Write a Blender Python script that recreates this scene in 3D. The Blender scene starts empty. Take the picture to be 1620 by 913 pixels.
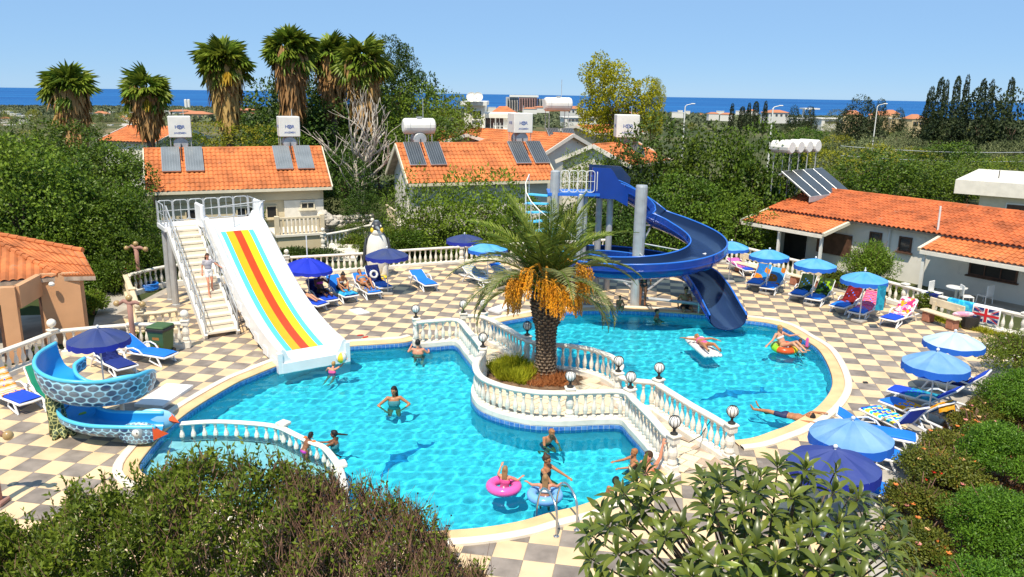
import bpy, math, random
import numpy as np
from mathutils import Vector, Matrix
from mathutils.geometry import tessellate_polygon
R = math.radians; PI = math.pi
sc = bpy.context.scene
C = sc.collection
# ---------------------------------------------------------------- camera
CAMZ = 8.5; FPX = 1255.0; PIT = R(13.97); ROL = R(0.87)
cam = bpy.data.cameras.new('camera'); cam.sensor_width = 36; cam.lens = 36*FPX/1620
cam.clip_start = 0.1; cam.clip_end = 120000
cob = bpy.data.objects.new('camera', cam); C.objects.link(cob)
fw = Vector((0, math.cos(PIT), -math.sin(PIT))); ul = Vector((0, math.sin(PIT), math.cos(PIT))); rl = Vector((1, 0, 0))
rt = rl*math.cos(ROL)+ul*math.sin(ROL); up = ul*math.cos(ROL)-rl*math.sin(ROL)
M = Matrix((rt, up, -fw)).transposed().to_4x4(); M.translation = (0, 0, CAMZ)
cob.matrix_world = M; sc.camera = cob
# ---------------------------------------------------------------- daylight
SUN_EL, SUN_AZ = R(61), R(195)
w = bpy.data.worlds.new('World'); sc.world = w; w.use_nodes = True
nt = w.node_tree; nt.nodes.clear()
sky = nt.nodes.new('ShaderNodeTexSky'); sky.sky_type = 'NISHITA'; sky.sun_disc = False
sky.sun_elevation = SUN_EL; sky.sun_rotation = SUN_AZ
sky.air_density = 1.6; sky.dust_density = 0.0; sky.ozone_density = 10.0; sky.altitude = 6500
bg = nt.nodes.new('ShaderNodeBackground'); bg.inputs['Strength'].default_value = 0.106
wo = nt.nodes.new('ShaderNodeOutputWorld')
hz = nt.nodes.new('ShaderNodeMix'); hz.data_type = 'RGBA'; hz.inputs['Factor'].default_value = 0.7; hz.inputs['B'].default_value = (2.95, 4.95, 7.5, 1)   # an evenly hazy summer sky
nt.links.new(sky.outputs[0], hz.inputs['A']); nt.links.new(hz.outputs['Result'], bg.inputs[0]); nt.links.new(bg.outputs[0], wo.inputs[0])
sl = bpy.data.lights.new('sun', 'SUN'); sl.energy = 5.0; sl.angle = R(0.55); sl.color = (1, 0.915, 0.75)
so = bpy.data.objects.new('sun', sl); C.objects.link(so)
sd = Vector((-math.sin(SUN_AZ)*math.cos(SUN_EL), -math.cos(SUN_AZ)*math.cos(SUN_EL), -math.sin(SUN_EL)))
so.rotation_euler = sd.to_track_quat('-Z', 'Y').to_euler(); so.location = (-20, -40, 80)
vs = sc.view_settings; vs.view_transform = 'Standard'; vs.look = 'None'; vs.exposure = 0.2; vs.gamma = 1; vs.use_curve_mapping = False
sc.cycles.max_bounces = 8; sc.cycles.transparent_max_bounces = 12; sc.cycles.diffuse_bounces = 3
sc.cycles.glossy_bounces = 3; sc.cycles.transmission_bounces = 4
sc.cycles.caustics_reflective = False; sc.cycles.caustics_refractive = True

# ---------------------------------------------------------------- from the picture's geometry to places in metres
def ray(px, py):
    c, s = math.cos(ROL), math.sin(ROL); u = px-810; v = py-456.5
    uu = c*u+s*v; vv = -s*u+c*v
    return Vector((uu, FPX*math.cos(PIT)-vv*math.sin(PIT), -FPX*math.sin(PIT)-vv*math.cos(PIT)))
def G(px, py, z=0.0):
    d = ray(px, py); t = (z-CAMZ)/d.z
    return Vector((d.x*t, d.y*t, z))
def AT(px, py, Y):
    d = ray(px, py); t = Y/d.y
    return Vector((d.x*t, Y, CAMZ+d.z*t))
def GL(pts, z=0.0): return [G(a, b, z) for a, b in pts]
rnd = random.Random(7)

# ---------------------------------------------------------------- mesh helper
class MB:
    def __init__(s): s.v = []; s.f = []; s.m = []; s.mi = 0
    def add(s, vs, fs):
        b = len(s.v); s.v += [tuple(x) for x in vs]
        for f in fs: s.f.append([i+b for i in f]); s.m.append(s.mi)
        return s
    def box(s, c, sz, rz=0.0, ax=None):
        x, y, z = sz[0]/2, sz[1]/2, sz[2]/2
        m = ax if ax is not None else Matrix.Rotation(rz, 3, 'Z')
        c = Vector(c)
        P = [c+m@Vector((a*x, b*y, d*z)) for d in (-1, 1) for a, b in ((-1, -1), (1, -1), (1, 1), (-1, 1))]
        return s.add(P, [(3, 2, 1, 0), (4, 5, 6, 7), (0, 1, 5, 4), (1, 2, 6, 5), (2, 3, 7, 6), (3, 0, 4, 7)])
    def rbox(s, c, sz, b, rz=0.0, ax=None):          # box with cut edges
        x, y, z = sz[0]/2, sz[1]/2, sz[2]/2
        b = min(b, x*.8, y*.8, z*.8)
        m = ax if ax is not None else Matrix.Rotation(rz, 3, 'Z')
        c = Vector(c); P = []
        for zz, ins in ((-z, b), (-z+b, 0), (z-b, 0), (z, b)):
            xx, yy = x-ins, y-ins
            k = b*.999 if ins == 0 else b*.6
            for p in ((-xx+k, -yy), (xx-k, -yy), (xx, -yy+k), (xx, yy-k), (xx-k, yy), (-xx+k, yy), (-xx, yy-k), (-xx, -yy+k)):
                P.append(c+m@Vector((p[0], p[1], zz)))
        F = [tuple(range(7, -1, -1)), tuple(range(24, 32))]
        for r in range(3):
            for i in range(8):
                j = (i+1) % 8; F.append((r*8+i, r*8+j, r*8+8+j, r*8+8+i))
        return s.add(P, F)
    def frame_of(s, d):
        d = Vector(d).normalized(); a = Vector((0, 0, 1)) if abs(d.z) < .95 else Vector((1, 0, 0))
        x = d.cross(a).normalized(); y = x.cross(d).normalized(); return x, y
    def tube(s, path, r, n=6, cap=True, closed=False):
        path = [Vector(p) for p in path]; k = len(path)
        rs = r if isinstance(r, (list, tuple)) else [r]*k
        P = []; px = None
        for i, p in enumerate(path):
            if closed: d = path[(i+1) % k]-path[i-1]
            else: d = path[min(i+1, k-1)]-path[max(i-1, 0)]
            if d.length < 1e-9: d = Vector((0, 0, 1))
            d.normalize()
            if px is None: x, y = s.frame_of(d)
            else:
                x = px-d*px.dot(d)
                if x.length < 1e-6: x, y = s.frame_of(d)
                x.normalize(); y = d.cross(x)*1.0
                y.normalize()
            px = x; y = d.cross(x)
            for j in range(n):
                a = 2*PI*j/n; P.append(p+(x*math.cos(a)+y*math.sin(a))*rs[i])
        F = []
        for i in range(k if closed else k-1):
            i2 = (i+1) % k
            for j in range(n):
                q = (j+1) % n; F.append((i*n+j, i*n+q, i2*n+q, i2*n+j))
        if cap and not closed: F += [tuple(range(n-1, -1, -1)), tuple(range((k-1)*n, k*n))]
        return s.add(P, F)
    def cyl(s, a, b, r0, r1=None, n=10): return s.tube([a, b], [r0, r0 if r1 is None else r1], n)
    def lathe(s, prof, n=10, c=(0, 0, 0), ax=None, sx=1.0, sy=1.0):
        c = Vector(c); m = ax if ax is not None else Matrix.Identity(3)
        P = []; k = len(prof)
        for r, z in prof:
            for j in range(n):
                a = 2*PI*j/n; P.append(c+m@Vector((r*math.cos(a)*sx, r*math.sin(a)*sy, z)))
        F = []
        for i in range(k-1):
            for j in range(n):
                q = (j+1) % n; F.append((i*n+j, i*n+q, i*n+n+q, i*n+n+j))
        F += [tuple(range(n-1, -1, -1)), tuple(range((k-1)*n, k*n))]
        return s.add(P, F)
    def ell(s, c, r, n=10, k=6, ax=None):
        pr = [(max(math.sin(PI*i/k), 1e-3), -math.cos(PI*i/k)) for i in range(k+1)]
        if not isinstance(r, (tuple, list)): r = (r, r, r)
        m = (ax if ax is not None else Matrix.Identity(3)) @ Matrix.Diagonal(r)
        return s.lathe(pr, n, c, m)
    def prism(s, poly, z0, z1):
        n = len(poly); P = [(p[0], p[1], z0) for p in poly]+[(p[0], p[1], z1) for p in poly]
        F = [(i, (i+1) % n, n+(i+1) % n, n+i) for i in range(n)]
        s.add(P, F)
        t = tessellate_polygon([[Vector((p[0], p[1], 0)) for p in poly]])
        b = len(s.v)-2*n
        for a in t:
            for tri, off in ((a, n), (a, 0)):
                q = [s.v[b+i] for i in tri]
                cr = (q[1][0]-q[0][0])*(q[2][1]-q[0][1])-(q[1][1]-q[0][1])*(q[2][0]-q[0][0])
                tt = tri if (cr > 0) == (off > 0) else tri[::-1]
                s.f.append([b+off+i for i in tt]); s.m.append(s.mi)
        return s
    def slab(s, quad, t):                            # thick 4-corner plate, thickness downwards along its normal
        q = [Vector(p) for p in quad]; nrm = (q[1]-q[0]).cross(q[3]-q[0]).normalized()
        if nrm.z < 0: nrm = -nrm
        lo = [p-nrm*t for p in q]
        return s.add(q+lo, [(0, 1, 2, 3), (7, 6, 5, 4), (0, 4, 5, 1), (1, 5, 6, 2), (2, 6, 7, 3), (3, 7, 4, 0)])
    def strip(s, rows):                              # rows: list of equal-length point lists
        n = len(rows[0]); P = [p for r in rows for p in r]; F = []
        for i in range(len(rows)-1):
            for j in range(n-1): F.append((i*n+j, i*n+j+1, i*n+n+j+1, i*n+n+j))
        return s.add(P, F)
    def mesh(s, name, mats, smooth=False):
        me = bpy.data.meshes.new(name); me.from_pydata(s.v, [], s.f)
        ms = mats if isinstance(mats, (list, tuple)) else [mats]
        for m in ms: me.materials.append(m)
        if len(ms) > 1: me.polygons.foreach_set('material_index', s.m)
        if smooth: me.polygons.foreach_set('use_smooth', [True]*len(s.f))
        me.update(); return me
    def build(s, name, mats, parent=None, smooth=False, loc=None, rz=None, label=None, kind=None):
        return obj(name, s.mesh(name, mats, smooth), parent, loc, rz, label, kind)
def obj(name, me, parent=None, loc=None, rz=None, label=None, kind=None):
    o = bpy.data.objects.new(name, me); C.objects.link(o)
    if parent is not None: o.parent = parent
    if loc is not None: o.location = loc
    if rz is not None: o.rotation_euler = (0, 0, rz)
    if label: o['label'] = label
    if kind: o['kind'] = kind
    return o
def thing(name, label, cat, loc=(0, 0, 0), rz=0.0, group=None):
    o = bpy.data.objects.new(name, None); C.objects.link(o); o.location = loc; o.rotation_euler = (0, 0, rz)
    o.empty_display_size = .2
    return tag(o, label, cat, group)
def tag(o, label, cat, group=None):
    o['label'] = label; o['category'] = cat
    if group: o['group'] = group
    return o
def dup(r, loc=None, rz=None, label=None, scale=None):
    c = r.copy(); C.objects.link(c)
    if loc is not None: c.location = loc
    if rz is not None: c.rotation_euler = (0, 0, rz)
    if label: c['label'] = label
    if scale: c.scale = scale
    def kids(a, b):
        for ch in list(a.children):
            if ch == b: continue
            d = ch.copy(); C.objects.link(d); d.parent = b; kids(ch, d)
    kids(r, c); return c
def rotm(axis, a): return Matrix.Rotation(a, 3, axis)
def smooth_path(pts, n):                             # Catmull-Rom resample
    P = [Vector(p) for p in pts]; out = []
    for i in range(len(P)-1):
        p0 = P[max(i-1, 0)]; p1 = P[i]; p2 = P[i+1]; p3 = P[min(i+2, len(P)-1)]
        for k in range(n):
            t = k/n
            out.append(.5*((2*p1)+(p2-p0)*t+(2*p0-5*p1+4*p2-p3)*t*t+(3*p1-p0-3*p2+p3)*t**3))
    out.append(P[-1]); return out
def resample(path, step):
    P = [Vector(p) for p in path]; L = [0.0]
    for a, b in zip(P, P[1:]): L.append(L[-1]+(b-a).length)
    n = max(1, round(L[-1]/step)); out = []; k = 0
    for i in range(n+1):
        d = L[-1]*i/n
        while k < len(L)-2 and L[k+1] < d: k += 1
        t = (d-L[k])/max(1e-9, L[k+1]-L[k]); out.append(P[k].lerp(P[k+1], t))
    return out
def offset2(path, d, closed=False):                  # offset to the left of travel
    n = len(path); out = []
    for i, p in enumerate(path):
        a = path[i-1] if (closed or i > 0) else path[i]
        b = path[(i+1) % n] if (closed or i < n-1) else path[i]
        t = Vector((b.x-a.x, b.y-a.y, 0)).normalized()
        out.append(Vector((p.x-t.y*d, p.y+t.x*d, p.z)))
    return out
def inside(p, poly):
    c = False; n = len(poly); j = n-1; x, y = p[0], p[1]
    for i in range(n):
        xi, yi = poly[i][0], poly[i][1]; xj, yj = poly[j][0], poly[j][1]
        if (yi > y) != (yj > y) and x < (xj-xi)*(y-yi)/(yj-yi)+xi: c = not c
        j = i
    return c
def dist_poly(p, poly):
    best = 1e9; n = len(poly)
    for i in range(n):
        a = poly[i-1]; b = poly[i]; dx, dy = b[0]-a[0], b[1]-a[1]; l = dx*dx+dy*dy
        t = 0 if l == 0 else max(0, min(1, ((p[0]-a[0])*dx+(p[1]-a[1])*dy)/l))
        best = min(best, math.hypot(a[0]+dx*t-p[0], a[1]+dy*t-p[1]))
    return best

# ---------------------------------------------------------------- materials
def newmat(name):
    m = bpy.data.materials.new(name); m.use_nodes = True; nt = m.node_tree
    return m, nt, nt.nodes['Principled BSDF'], nt.nodes['Material Output']
def rgb(c): return (c[0], c[1], c[2], 1)
def mat(name, col, rough=.6, var=.12, scale=2.0, bump=0.0, bscale=25.0, metal=0.0, spec=.4, objvar=0.0, col2=None, det=5.0, coat=0.0, wear=None):
    m, nt, b, o = newmat(name); N = nt.nodes; L = nt.links
    b.inputs['Roughness'].default_value = rough; b.inputs['Metallic'].default_value = metal
    b.inputs['Specular IOR Level'].default_value = spec; b.inputs['Coat Weight'].default_value = coat
    g = N.new('ShaderNodeNewGeometry')
    n = N.new('ShaderNodeTexNoise'); n.inputs['Scale'].default_value = scale; n.inputs['Detail'].default_value = det
    L.new(g.outputs['Position'], n.inputs['Vector'])
    r = N.new('ShaderNodeValToRGB'); c2 = col2 or [c*(1-var*2) for c in col]
    r.color_ramp.elements[0].color = rgb(c2); r.color_ramp.elements[1].color = rgb([min(1, c*(1+var*.6)) for c in col] if not col2 else col)
    r.color_ramp.elements[0].position = .28; r.color_ramp.elements[1].position = .62
    L.new(n.outputs['Fac'], r.inputs['Fac']); out = r.outputs['Color']
    if wear:
        n3 = N.new('ShaderNodeTexNoise'); n3.inputs['Scale'].default_value = 1.7; n3.inputs['Detail'].default_value = 9; n3.inputs['Roughness'].default_value = .7; L.new(g.outputs['Position'], n3.inputs['Vector'])
        m4 = N.new('ShaderNodeMapRange'); m4.inputs['From Min'].default_value = .60; m4.inputs['From Max'].default_value = .70; m4.inputs['To Max'].default_value = .75; L.new(n3.outputs['Fac'], m4.inputs['Value'])
        mw = N.new('ShaderNodeMix'); mw.data_type = 'RGBA'; L.new(m4.outputs[0], mw.inputs['Factor']); L.new(out, mw.inputs['A']); mw.inputs['B'].default_value = rgb(wear); out = mw.outputs['Result']
    if objvar:
        oi = N.new('ShaderNodeObjectInfo'); h = N.new('ShaderNodeHueSaturation')
        mr = N.new('ShaderNodeMapRange'); mr.inputs['To Min'].default_value = 1-objvar; mr.inputs['To Max'].default_value = 1+objvar
        L.new(oi.outputs['Random'], mr.inputs['Value']); L.new(mr.outputs['Result'], h.inputs['Value']); L.new(out, h.inputs['Color']); out = h.outputs['Color']
    L.new(out, b.inputs['Base Color'])
    if bump:
        n2 = N.new('ShaderNodeTexNoise'); n2.inputs['Scale'].default_value = bscale; n2.inputs['Detail'].default_value = 4
        L.new(g.outputs['Position'], n2.inputs['Vector'])
        bp = N.new('ShaderNodeBump'); bp.inputs['Strength'].default_value = bump; bp.inputs['Distance'].default_value = .02
        L.new(n2.outputs['Fac'], bp.inputs['Height']); L.new(bp.outputs['Normal'], b.inputs['Normal'])
    return m
def leafmat(name, dark, light, trans=.3, rough=.45, objvar=.18, spec=.2, pale=None):
    m, nt, b, o = newmat(name); N = nt.nodes; L = nt.links
    a = N.new('ShaderNodeAttribute'); a.attribute_name = 'tint'
    r = N.new('ShaderNodeValToRGB'); r.color_ramp.elements[0].color = rgb(dark); r.color_ramp.elements[1].color = rgb(light)
    if pale:
        e = r.color_ramp.elements.new(.93); e.color = rgb(light); r.color_ramp.elements[-1].color = rgb(pale)
    L.new(a.outputs['Fac'], r.inputs['Fac'])
    oi = N.new('ShaderNodeObjectInfo'); h = N.new('ShaderNodeHueSaturation')
    mr = N.new('ShaderNodeMapRange'); mr.inputs['To Min'].default_value = 1-objvar; mr.inputs['To Max'].default_value = 1+objvar
    L.new(oi.outputs['Random'], mr.inputs['Value']); L.new(mr.outputs['Result'], h.inputs['Value'])
    m2 = N.new('ShaderNodeMapRange'); m2.inputs['To Min'].default_value = .5-objvar*.07; m2.inputs['To Max'].default_value = .5+objvar*.07
    ml = N.new('ShaderNodeMath'); ml.operation = 'FRACT'; mm = N.new('ShaderNodeMath'); mm.operation = 'MULTIPLY'; mm.inputs[1].default_value = 7.3
    L.new(oi.outputs['Random'], mm.inputs[0]); L.new(mm.outputs[0], ml.inputs[0]); L.new(ml.outputs[0], m2.inputs['Value']); L.new(m2.outputs['Result'], h.inputs['Hue'])
    L.new(r.outputs['Color'], h.inputs['Color']); L.new(h.outputs['Color'], b.inputs['Base Color'])
    b.inputs['Roughness'].default_value = rough; b.inputs['Specular IOR Level'].default_value = spec
    t = N.new('ShaderNodeBsdfTranslucent'); L.new(h.outputs['Color'], t.inputs['Color'])
    mx = N.new('ShaderNodeMixShader'); mx.inputs['Fac'].default_value = trans
    L.new(b.outputs[0], mx.inputs[1]); L.new(t.outputs[0], mx.inputs[2]); L.new(mx.outputs[0], o.inputs['Surface'])
    return m
MT = {}
MT['white'] = mat('white_paint', (.80, .78, .73), .5, .05, 1.5, .05, 40)
MT['plaster'] = mat('white_plaster', (.82, .77, .68), .8, .06, .8, .15, 30, wear=(.66, .61, .53))
MT['balus'] = mat('painted_concrete', (.80, .75, .66), .7, .08, 3, .1, 30, wear=(.60, .55, .46))
MT['balus2'] = mat('cream_concrete', (.72, .60, .42), .7, .08, 3, .1, 30, wear=(.52, .42, .30))
MT['plastic'] = mat('white_plastic', (.82, .82, .82), .35, .04, 2)
MT['cream'] = mat('cream_tile', (.76, .55, .33), .55, .10, 1.3, .1, 60, objvar=.06, wear=(.56, .43, .29))
MT['gray'] = mat('grey_tile', (.285, .235, .198), .6, .2, 2.2, .1, 60, objvar=.14, wear=(.42, .38, .33))
MT['grout'] = mat('grout', (.42, .36, .29), .8, .1, 4)
MT['coping'] = mat('coping_stone', (.80, .52, .27), .6, .10, 1.6, .12, 30)
MT['copwhite'] = mat('coping_rim', (.82, .72, .58), .6, .06, 2, .1, 30)
MT['stone'] = mat('paving_stone', (.76, .64, .46), .75, .10, 2.5, .5, 14, objvar=.08)
MT['soil'] = mat('soil', (.20, .12, .07), .95, .3, 3, .6, 12)
MT['steel'] = mat('steel', (.55, .56, .57), .28, .05, 3, metal=.9)
MT['galv'] = mat('galvanised', (.52, .53, .54), .45, .10, 3, .05, 30, metal=.35)
MT['dark'] = mat('dark_metal', (.03, .028, .027), .4, .1, 4)
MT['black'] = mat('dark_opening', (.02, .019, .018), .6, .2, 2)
MT['glass'] = mat('window_glass', (.03, .035, .04), .08, .1, 1, spec=.8)
MT['wood'] = mat('brown_wood', (.11, .055, .035), .55, .2, 4)
MT['roof'] = mat('clay_tile', (.60, .185, .058), .75, .22, 1.1, .15, 20, objvar=.06, wear=(.36, .20, .12))
MT['roof2'] = mat('weathered_clay_tile', (.56, .145, .045), .75, .25, 1.3, .15, 20, objvar=.10, wear=(.33, .20, .13))
MT['mortar'] = mat('mortar', (.45, .34, .26), .9, .2, 4)
MT['barge'] = mat('barge_board', (.74, .66, .50), .7, .05, 3)
MT['barge2'] = mat('barge_board_pale', (.80, .74, .64), .7, .05, 3)
MT['beige'] = mat('beige_plaster', (.68, .57, .38), .85, .06, .8, .15, 30)
MT['peach'] = mat('peach_plaster', (.62, .33, .17), .85, .07, 1.0, .15, 30)
MT['bark'] = mat('bark', (.16, .11, .075), .9, .35, 5, .5, 20)
MT['palebark'] = mat('pale_bark', (.50, .42, .34), .85, .2, 5, .3, 20)
MT['concrete'] = mat('concrete', (.42, .38, .33), .9, .15, 1.5, .2, 25)
# ================================================================ ground, deck, pools
WZ = -0.12                                            # water level
RT1 = GL([(658,508),(690,505.5),(724,504.5),(742,522),(758,541),(764,553),(755,568),(752.6,578),(757,589),(769,599),(801,610),(840,617),(870,619),(902,619),(950,617),(988,618),(1006,633),(1030,657),(1054,684),(1066,692)], .92)
RT2 = GL([(733,498),(764,499.5),(801,517),(831,535),(847,540),(880,543),(924,548),(953,556),(972,565),(982,576),(978,591),(1000,599),(1036,603),(1046,609),(1093,638),(1125,656),(1157,675)], .92)
for L_ in (RT1, RT2):
    for p in L_: p.z = 0
def sm(path, n=4): return resample(smooth_path(path, 6), .16)
P1 = sm(RT1); P2 = sm(RT2)
OUT1 = GL([(1045,741),(985,772),(927,798),(868,813),(824,826),(772,835),(720,840),(640,843),(560,840),(480,828),(400,808),(300,782),(238,757),(220,738),(240,708),(261,684),(291,658),(325,635),(375,606),(405,593),(444,577),(490,562),(548,549),(600,545),(640,542),(660,537)])
OUT2 = GL([(1159,698),(1190,694),(1225,682),(1252,671),(1297,641),(1317,603.5),(1297,556),(1265,533.5),(1240,518.5),(1215,511),(1182,507),(1130,500),(1070,495.5),(1000,492),(939,491.5),(880,494),(838,501),(799,508),(778,514)])
O1 = resample(smooth_path(OUT1, 5), .25); O2 = resample(smooth_path(OUT2, 5), .25)
E1 = offset2(P1, -.13); E2 = offset2(P2, .13)
POOL1 = O1+E1                                        # O1 ends at bridge start, E1 runs back to the other bridge foot
POOL2 = O2+[p for p in E2[4:]]
ISL = P1+P2[::-1]
KID = [p for p in GL([(286,664),(340,661),(400,664),(440,669.5),(466,681),(494,694),(510,700),(523,712.6),(533,727),(540,745),(545,775),(540,806)], .35)]
for p in KID: p.z = 0
KIDP = resample(smooth_path(KID, 6), .16)
# --- terrain: one sheet to the coast, sunk under the deck
def coast(x, y): return 2300+max(0.0, x)*.55
def gz(x, y):
    d = math.hypot(x, y)
    if d < 62: return -.06
    z = -.06-.0200*(d-62)
    return max(z, -62.0)
def axis(lo, hi, near, step, gr):
    out = [0.0]; s = step
    while out[-1] < hi: s = step if out[-1] < near else s*gr; out.append(out[-1]+s)
    neg = [0.0]; s = step
    while neg[-1] > lo: s = step if neg[-1] > -near else s*gr; neg.append(neg[-1]-s)
    return sorted(set(neg+out))
gx = axis(-9000, 9000, 30, 1.5, 1.11); gy = axis(-150, 3600, 52, 1.5, 1.09)
DECK = [(-17.5, 8), (3.2, 8), (6.6, 11.4), (7.3, 13.6), (7.75, 14.5), (9.63, 17.68), (10.9, 19.3), (13.42, 21.85), (19.5, 27.2), (18.9, 28.4), (11.3, 40.8), (6, 41.6), (-.35, 40.5), (-5.3, 38.5), (-10.0, 36.5), (-15.0, 33.8), (-15.3, 26.0), (-11.0, 25.6), (-12.9, 25.4), (-14.9, 24.4), (-17.5, 20)]
low = [(p[0]*.93-.2, 24+(p[1]-24)*.90) for p in DECK]
V = []; F = []
for j, y in enumerate(gy):
    for i, x in enumerate(gx):
        z = gz(x, y)
        if 60 < math.hypot(x, y) < 2500: z += .5*math.sin(x*.021+1)*math.sin(y*.017)
        if inside((x, y), low): z = -2.2
        V.append((x, y, z))
nx = len(gx)
for j in range(len(gy)-1):
    for i in range(nx-1): F.append((j*nx+i, j*nx+i+1, j*nx+nx+i+1, j*nx+nx+i))
m, nt, b, o = newmat('dry_land'); N = nt.nodes; L = nt.links
g = N.new('ShaderNodeNewGeometry'); n = N.new('ShaderNodeTexNoise'); n.inputs['Scale'].default_value = .012; n.inputs['Detail'].default_value = 9; n.inputs['Roughness'].default_value = .68
L.new(g.outputs['Position'], n.inputs['Vector']); r = N.new('ShaderNodeValToRGB')
r.color_ramp.elements[0].position = .40; r.color_ramp.elements[0].color = (.045, .062, .022, 1); r.color_ramp.elements[1].position = .66; r.color_ramp.elements[1].color = (.27, .20, .115, 1)
e = r.color_ramp.elements.new(.52); e.color = (.10, .105, .045, 1)
L.new(n.outputs['Fac'], r.inputs['Fac']); L.new(r.outputs['Color'], b.inputs['Base Color']); b.inputs['Roughness'].default_value = .95; b.inputs['Specular IOR Level'].default_value = .1
me = bpy.data.meshes.new('ground'); me.from_pydata(V, [], F); me.materials.append(m); me.polygons.foreach_set('use_smooth', [True]*len(F))
obj('ground', me, kind='structure')
# --- sea, following the earth's curve
V = []; F = []; ER = 6.371e6; rings = [1500, 2000, 2300, 2700, 3200, 4000, 5500, 8000, 11000, 15000, 19000, 23000, 27000, 31000, 36000]; na = 120
for d in rings:
    for k in range(na+1):
        a = R(-25+230*k/na); V.append((d*math.cos(a), d*math.sin(a), -46-d*d/(2*ER)))
for i in range(len(rings)-1):
    for k in range(na): F.append((i*(na+1)+k, (i+1)*(na+1)+k, (i+1)*(na+1)+k+1, i*(na+1)+k+1))
m, nt, b, o = newmat('sea_water'); N = nt.nodes; L = nt.links
g = N.new('ShaderNodeNewGeometry'); mp = N.new('ShaderNodeMapping'); mp.inputs['Scale'].default_value = (.0006, .0022, 0)
n = N.new('ShaderNodeTexNoise'); n.inputs['Scale'].default_value = 1; n.inputs['Detail'].default_value = 8
L.new(g.outputs['Position'], mp.inputs['Vector']); L.new(mp.outputs[0], n.inputs['Vector'])
r = N.new('ShaderNodeValToRGB'); r.color_ramp.elements[0].color = (.012, .085, .27, 1); r.color_ramp.elements[1].color = (.022, .135, .36, 1)
r.color_ramp.elements[0].position = .35; r.color_ramp.elements[1].position = .65
L.new(n.outputs['Fac'], r.inputs['Fac']); L.new(r.outputs['Color'], b.inputs['Base Color']); b.inputs['Roughness'].default_value = .75; b.inputs['Specular IOR Level'].default_value = .12
me = bpy.data.meshes.new('sea'); me.from_pydata(V, [], F); me.materials.append(m); obj('sea', me, kind='structure')
# --- deck
root = thing('pool_deck', 'x', 'x'); del root['label'], root['category']; root['kind'] = 'structure'; DECKO = root
poly = [[Vector((p[0], p[1], 0)) for p in DECK], POOL1, POOL2]
mb = MB(); tri = tessellate_polygon(poly); fl = [p for q in poly for p in q]
mb.add([(p.x, p.y, -.014) for p in fl], [t if (fl[t[1]]-fl[t[0]]).cross(fl[t[2]]-fl[t[0]]).z > 0 else t[::-1] for t in tri])
mb.build('deck_bed', MT['grout'], root)
mb = MB()
for i in range(len(DECK)):
    a, c = DECK[i-1], DECK[i]; mb.add([(a[0], a[1], -.014), (c[0], c[1], -.014), (c[0], c[1], -1), (a[0], a[1], -1)], [(0, 1, 2, 3)])
mb.build('deck_edge', MT['concrete'], root)
TH = R(-10); TS = .60
tx = Vector((math.cos(TH), math.sin(TH), 0)); ty = Vector((math.sin(TH), -math.cos(TH), 0))
def tile_mb(s, h=.014):
    q = s/2-.004; k = q-.006; mb = MB()
    P = [(-k, -k, 0), (k, -k, 0), (k, k, 0), (-k, k, 0), (-q, -q, -.005), (q, -q, -.005), (q, q, -.005), (-q, q, -.005), (-q, -q, -h), (q, -q, -h), (q, q, -h), (-q, q, -h)]
    F = [(0, 1, 2, 3)]
    for l in (0, 4): F += [(l+i, l+4+i, l+4+(i+1) % 4, l+(i+1) % 4) for i in range(4)]
    return mb.add(P, F)
tmesh = [tile_mb(TS).mesh('tile', MT['gray']), tile_mb(TS).mesh('tile', MT['cream'])]
full = []; cut = [MB(), MB()]; stuffm = [MB(), MB()]
CP1 = [Vector(p) for p in POOL1]
for i in range(-40, 45):
    for j in range(-75, -8):
        c = tx*(TS*(i+.5-.341))+ty*(TS*(j+.5+.305))
        if not inside(c, DECK) or dist_poly(c, DECK) < .3: continue
        col = 0 if (i+j) % 2 == 0 else 1
        if inside(c, ISL): continue
        d1 = dist_poly(c, POOL1); d2 = dist_poly(c, POOL2); inp = inside(c, POOL1) or inside(c, POOL2); di = dist_poly(c, ISL)
        if min(d1, d2) < .46 or inp or di < .46:
            if inp and min(d1, d2) > .45: continue
            for a in range(5):                       # cut tile: the pieces outside the coping
                for e in range(5):
                    q = c+tx*((a-2)*.12)+ty*((e-2)*.12)
                    if inside(q, POOL1) or inside(q, POOL2) or inside(q, ISL) or min(dist_poly(q, POOL1), dist_poly(q, POOL2)) < .12: continue
                    v = [q+tx*(u*.06)+ty*(w_*.06) for u, w_ in ((-1, 1), (1, 1), (1, -1), (-1, -1))]
                    cut[col].add([(p.x, p.y, -.001) for p in v], [(0, 1, 2, 3)])
            continue
        px = c.y*math.cos(PIT)+CAMZ*math.sin(PIT)
        vis = abs(c.x/px) < .66 and 12.9 < c.y
        hid = (c.x < -1.2 and c.y < 15.5) or (c.x > 1.6 and c.y < 13.9)
        full.append(((c.y if vis else 900)+(500 if hid else 0), c, col))
full.sort(key=lambda t: t[0])
for k, (d, c, col) in enumerate(full):
    h = .0015*rnd.random()
    if k < 300:
        o = obj('tile', tmesh[col], root, (c.x, c.y, h), TH+rnd.uniform(-.003, .003))
    else:
        s = tile_mb(TS); rm = rotm('Z', TH)
        stuffm[col].add([rm@Vector(v)+Vector((c.x, c.y, h)) for v in s.v], s.f[:5])
for col, mm in ((0, 'gray'), (1, 'cream')):
    stuffm[col].build('far_tile_field', MT[mm], root, kind='stuff')
    if cut[col].v: cut[col].build('cut_tile_edge', MT[mm], root, kind='stuff')
kb = [Vector((p[0], p[1], 0)) for p in DECK]
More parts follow.
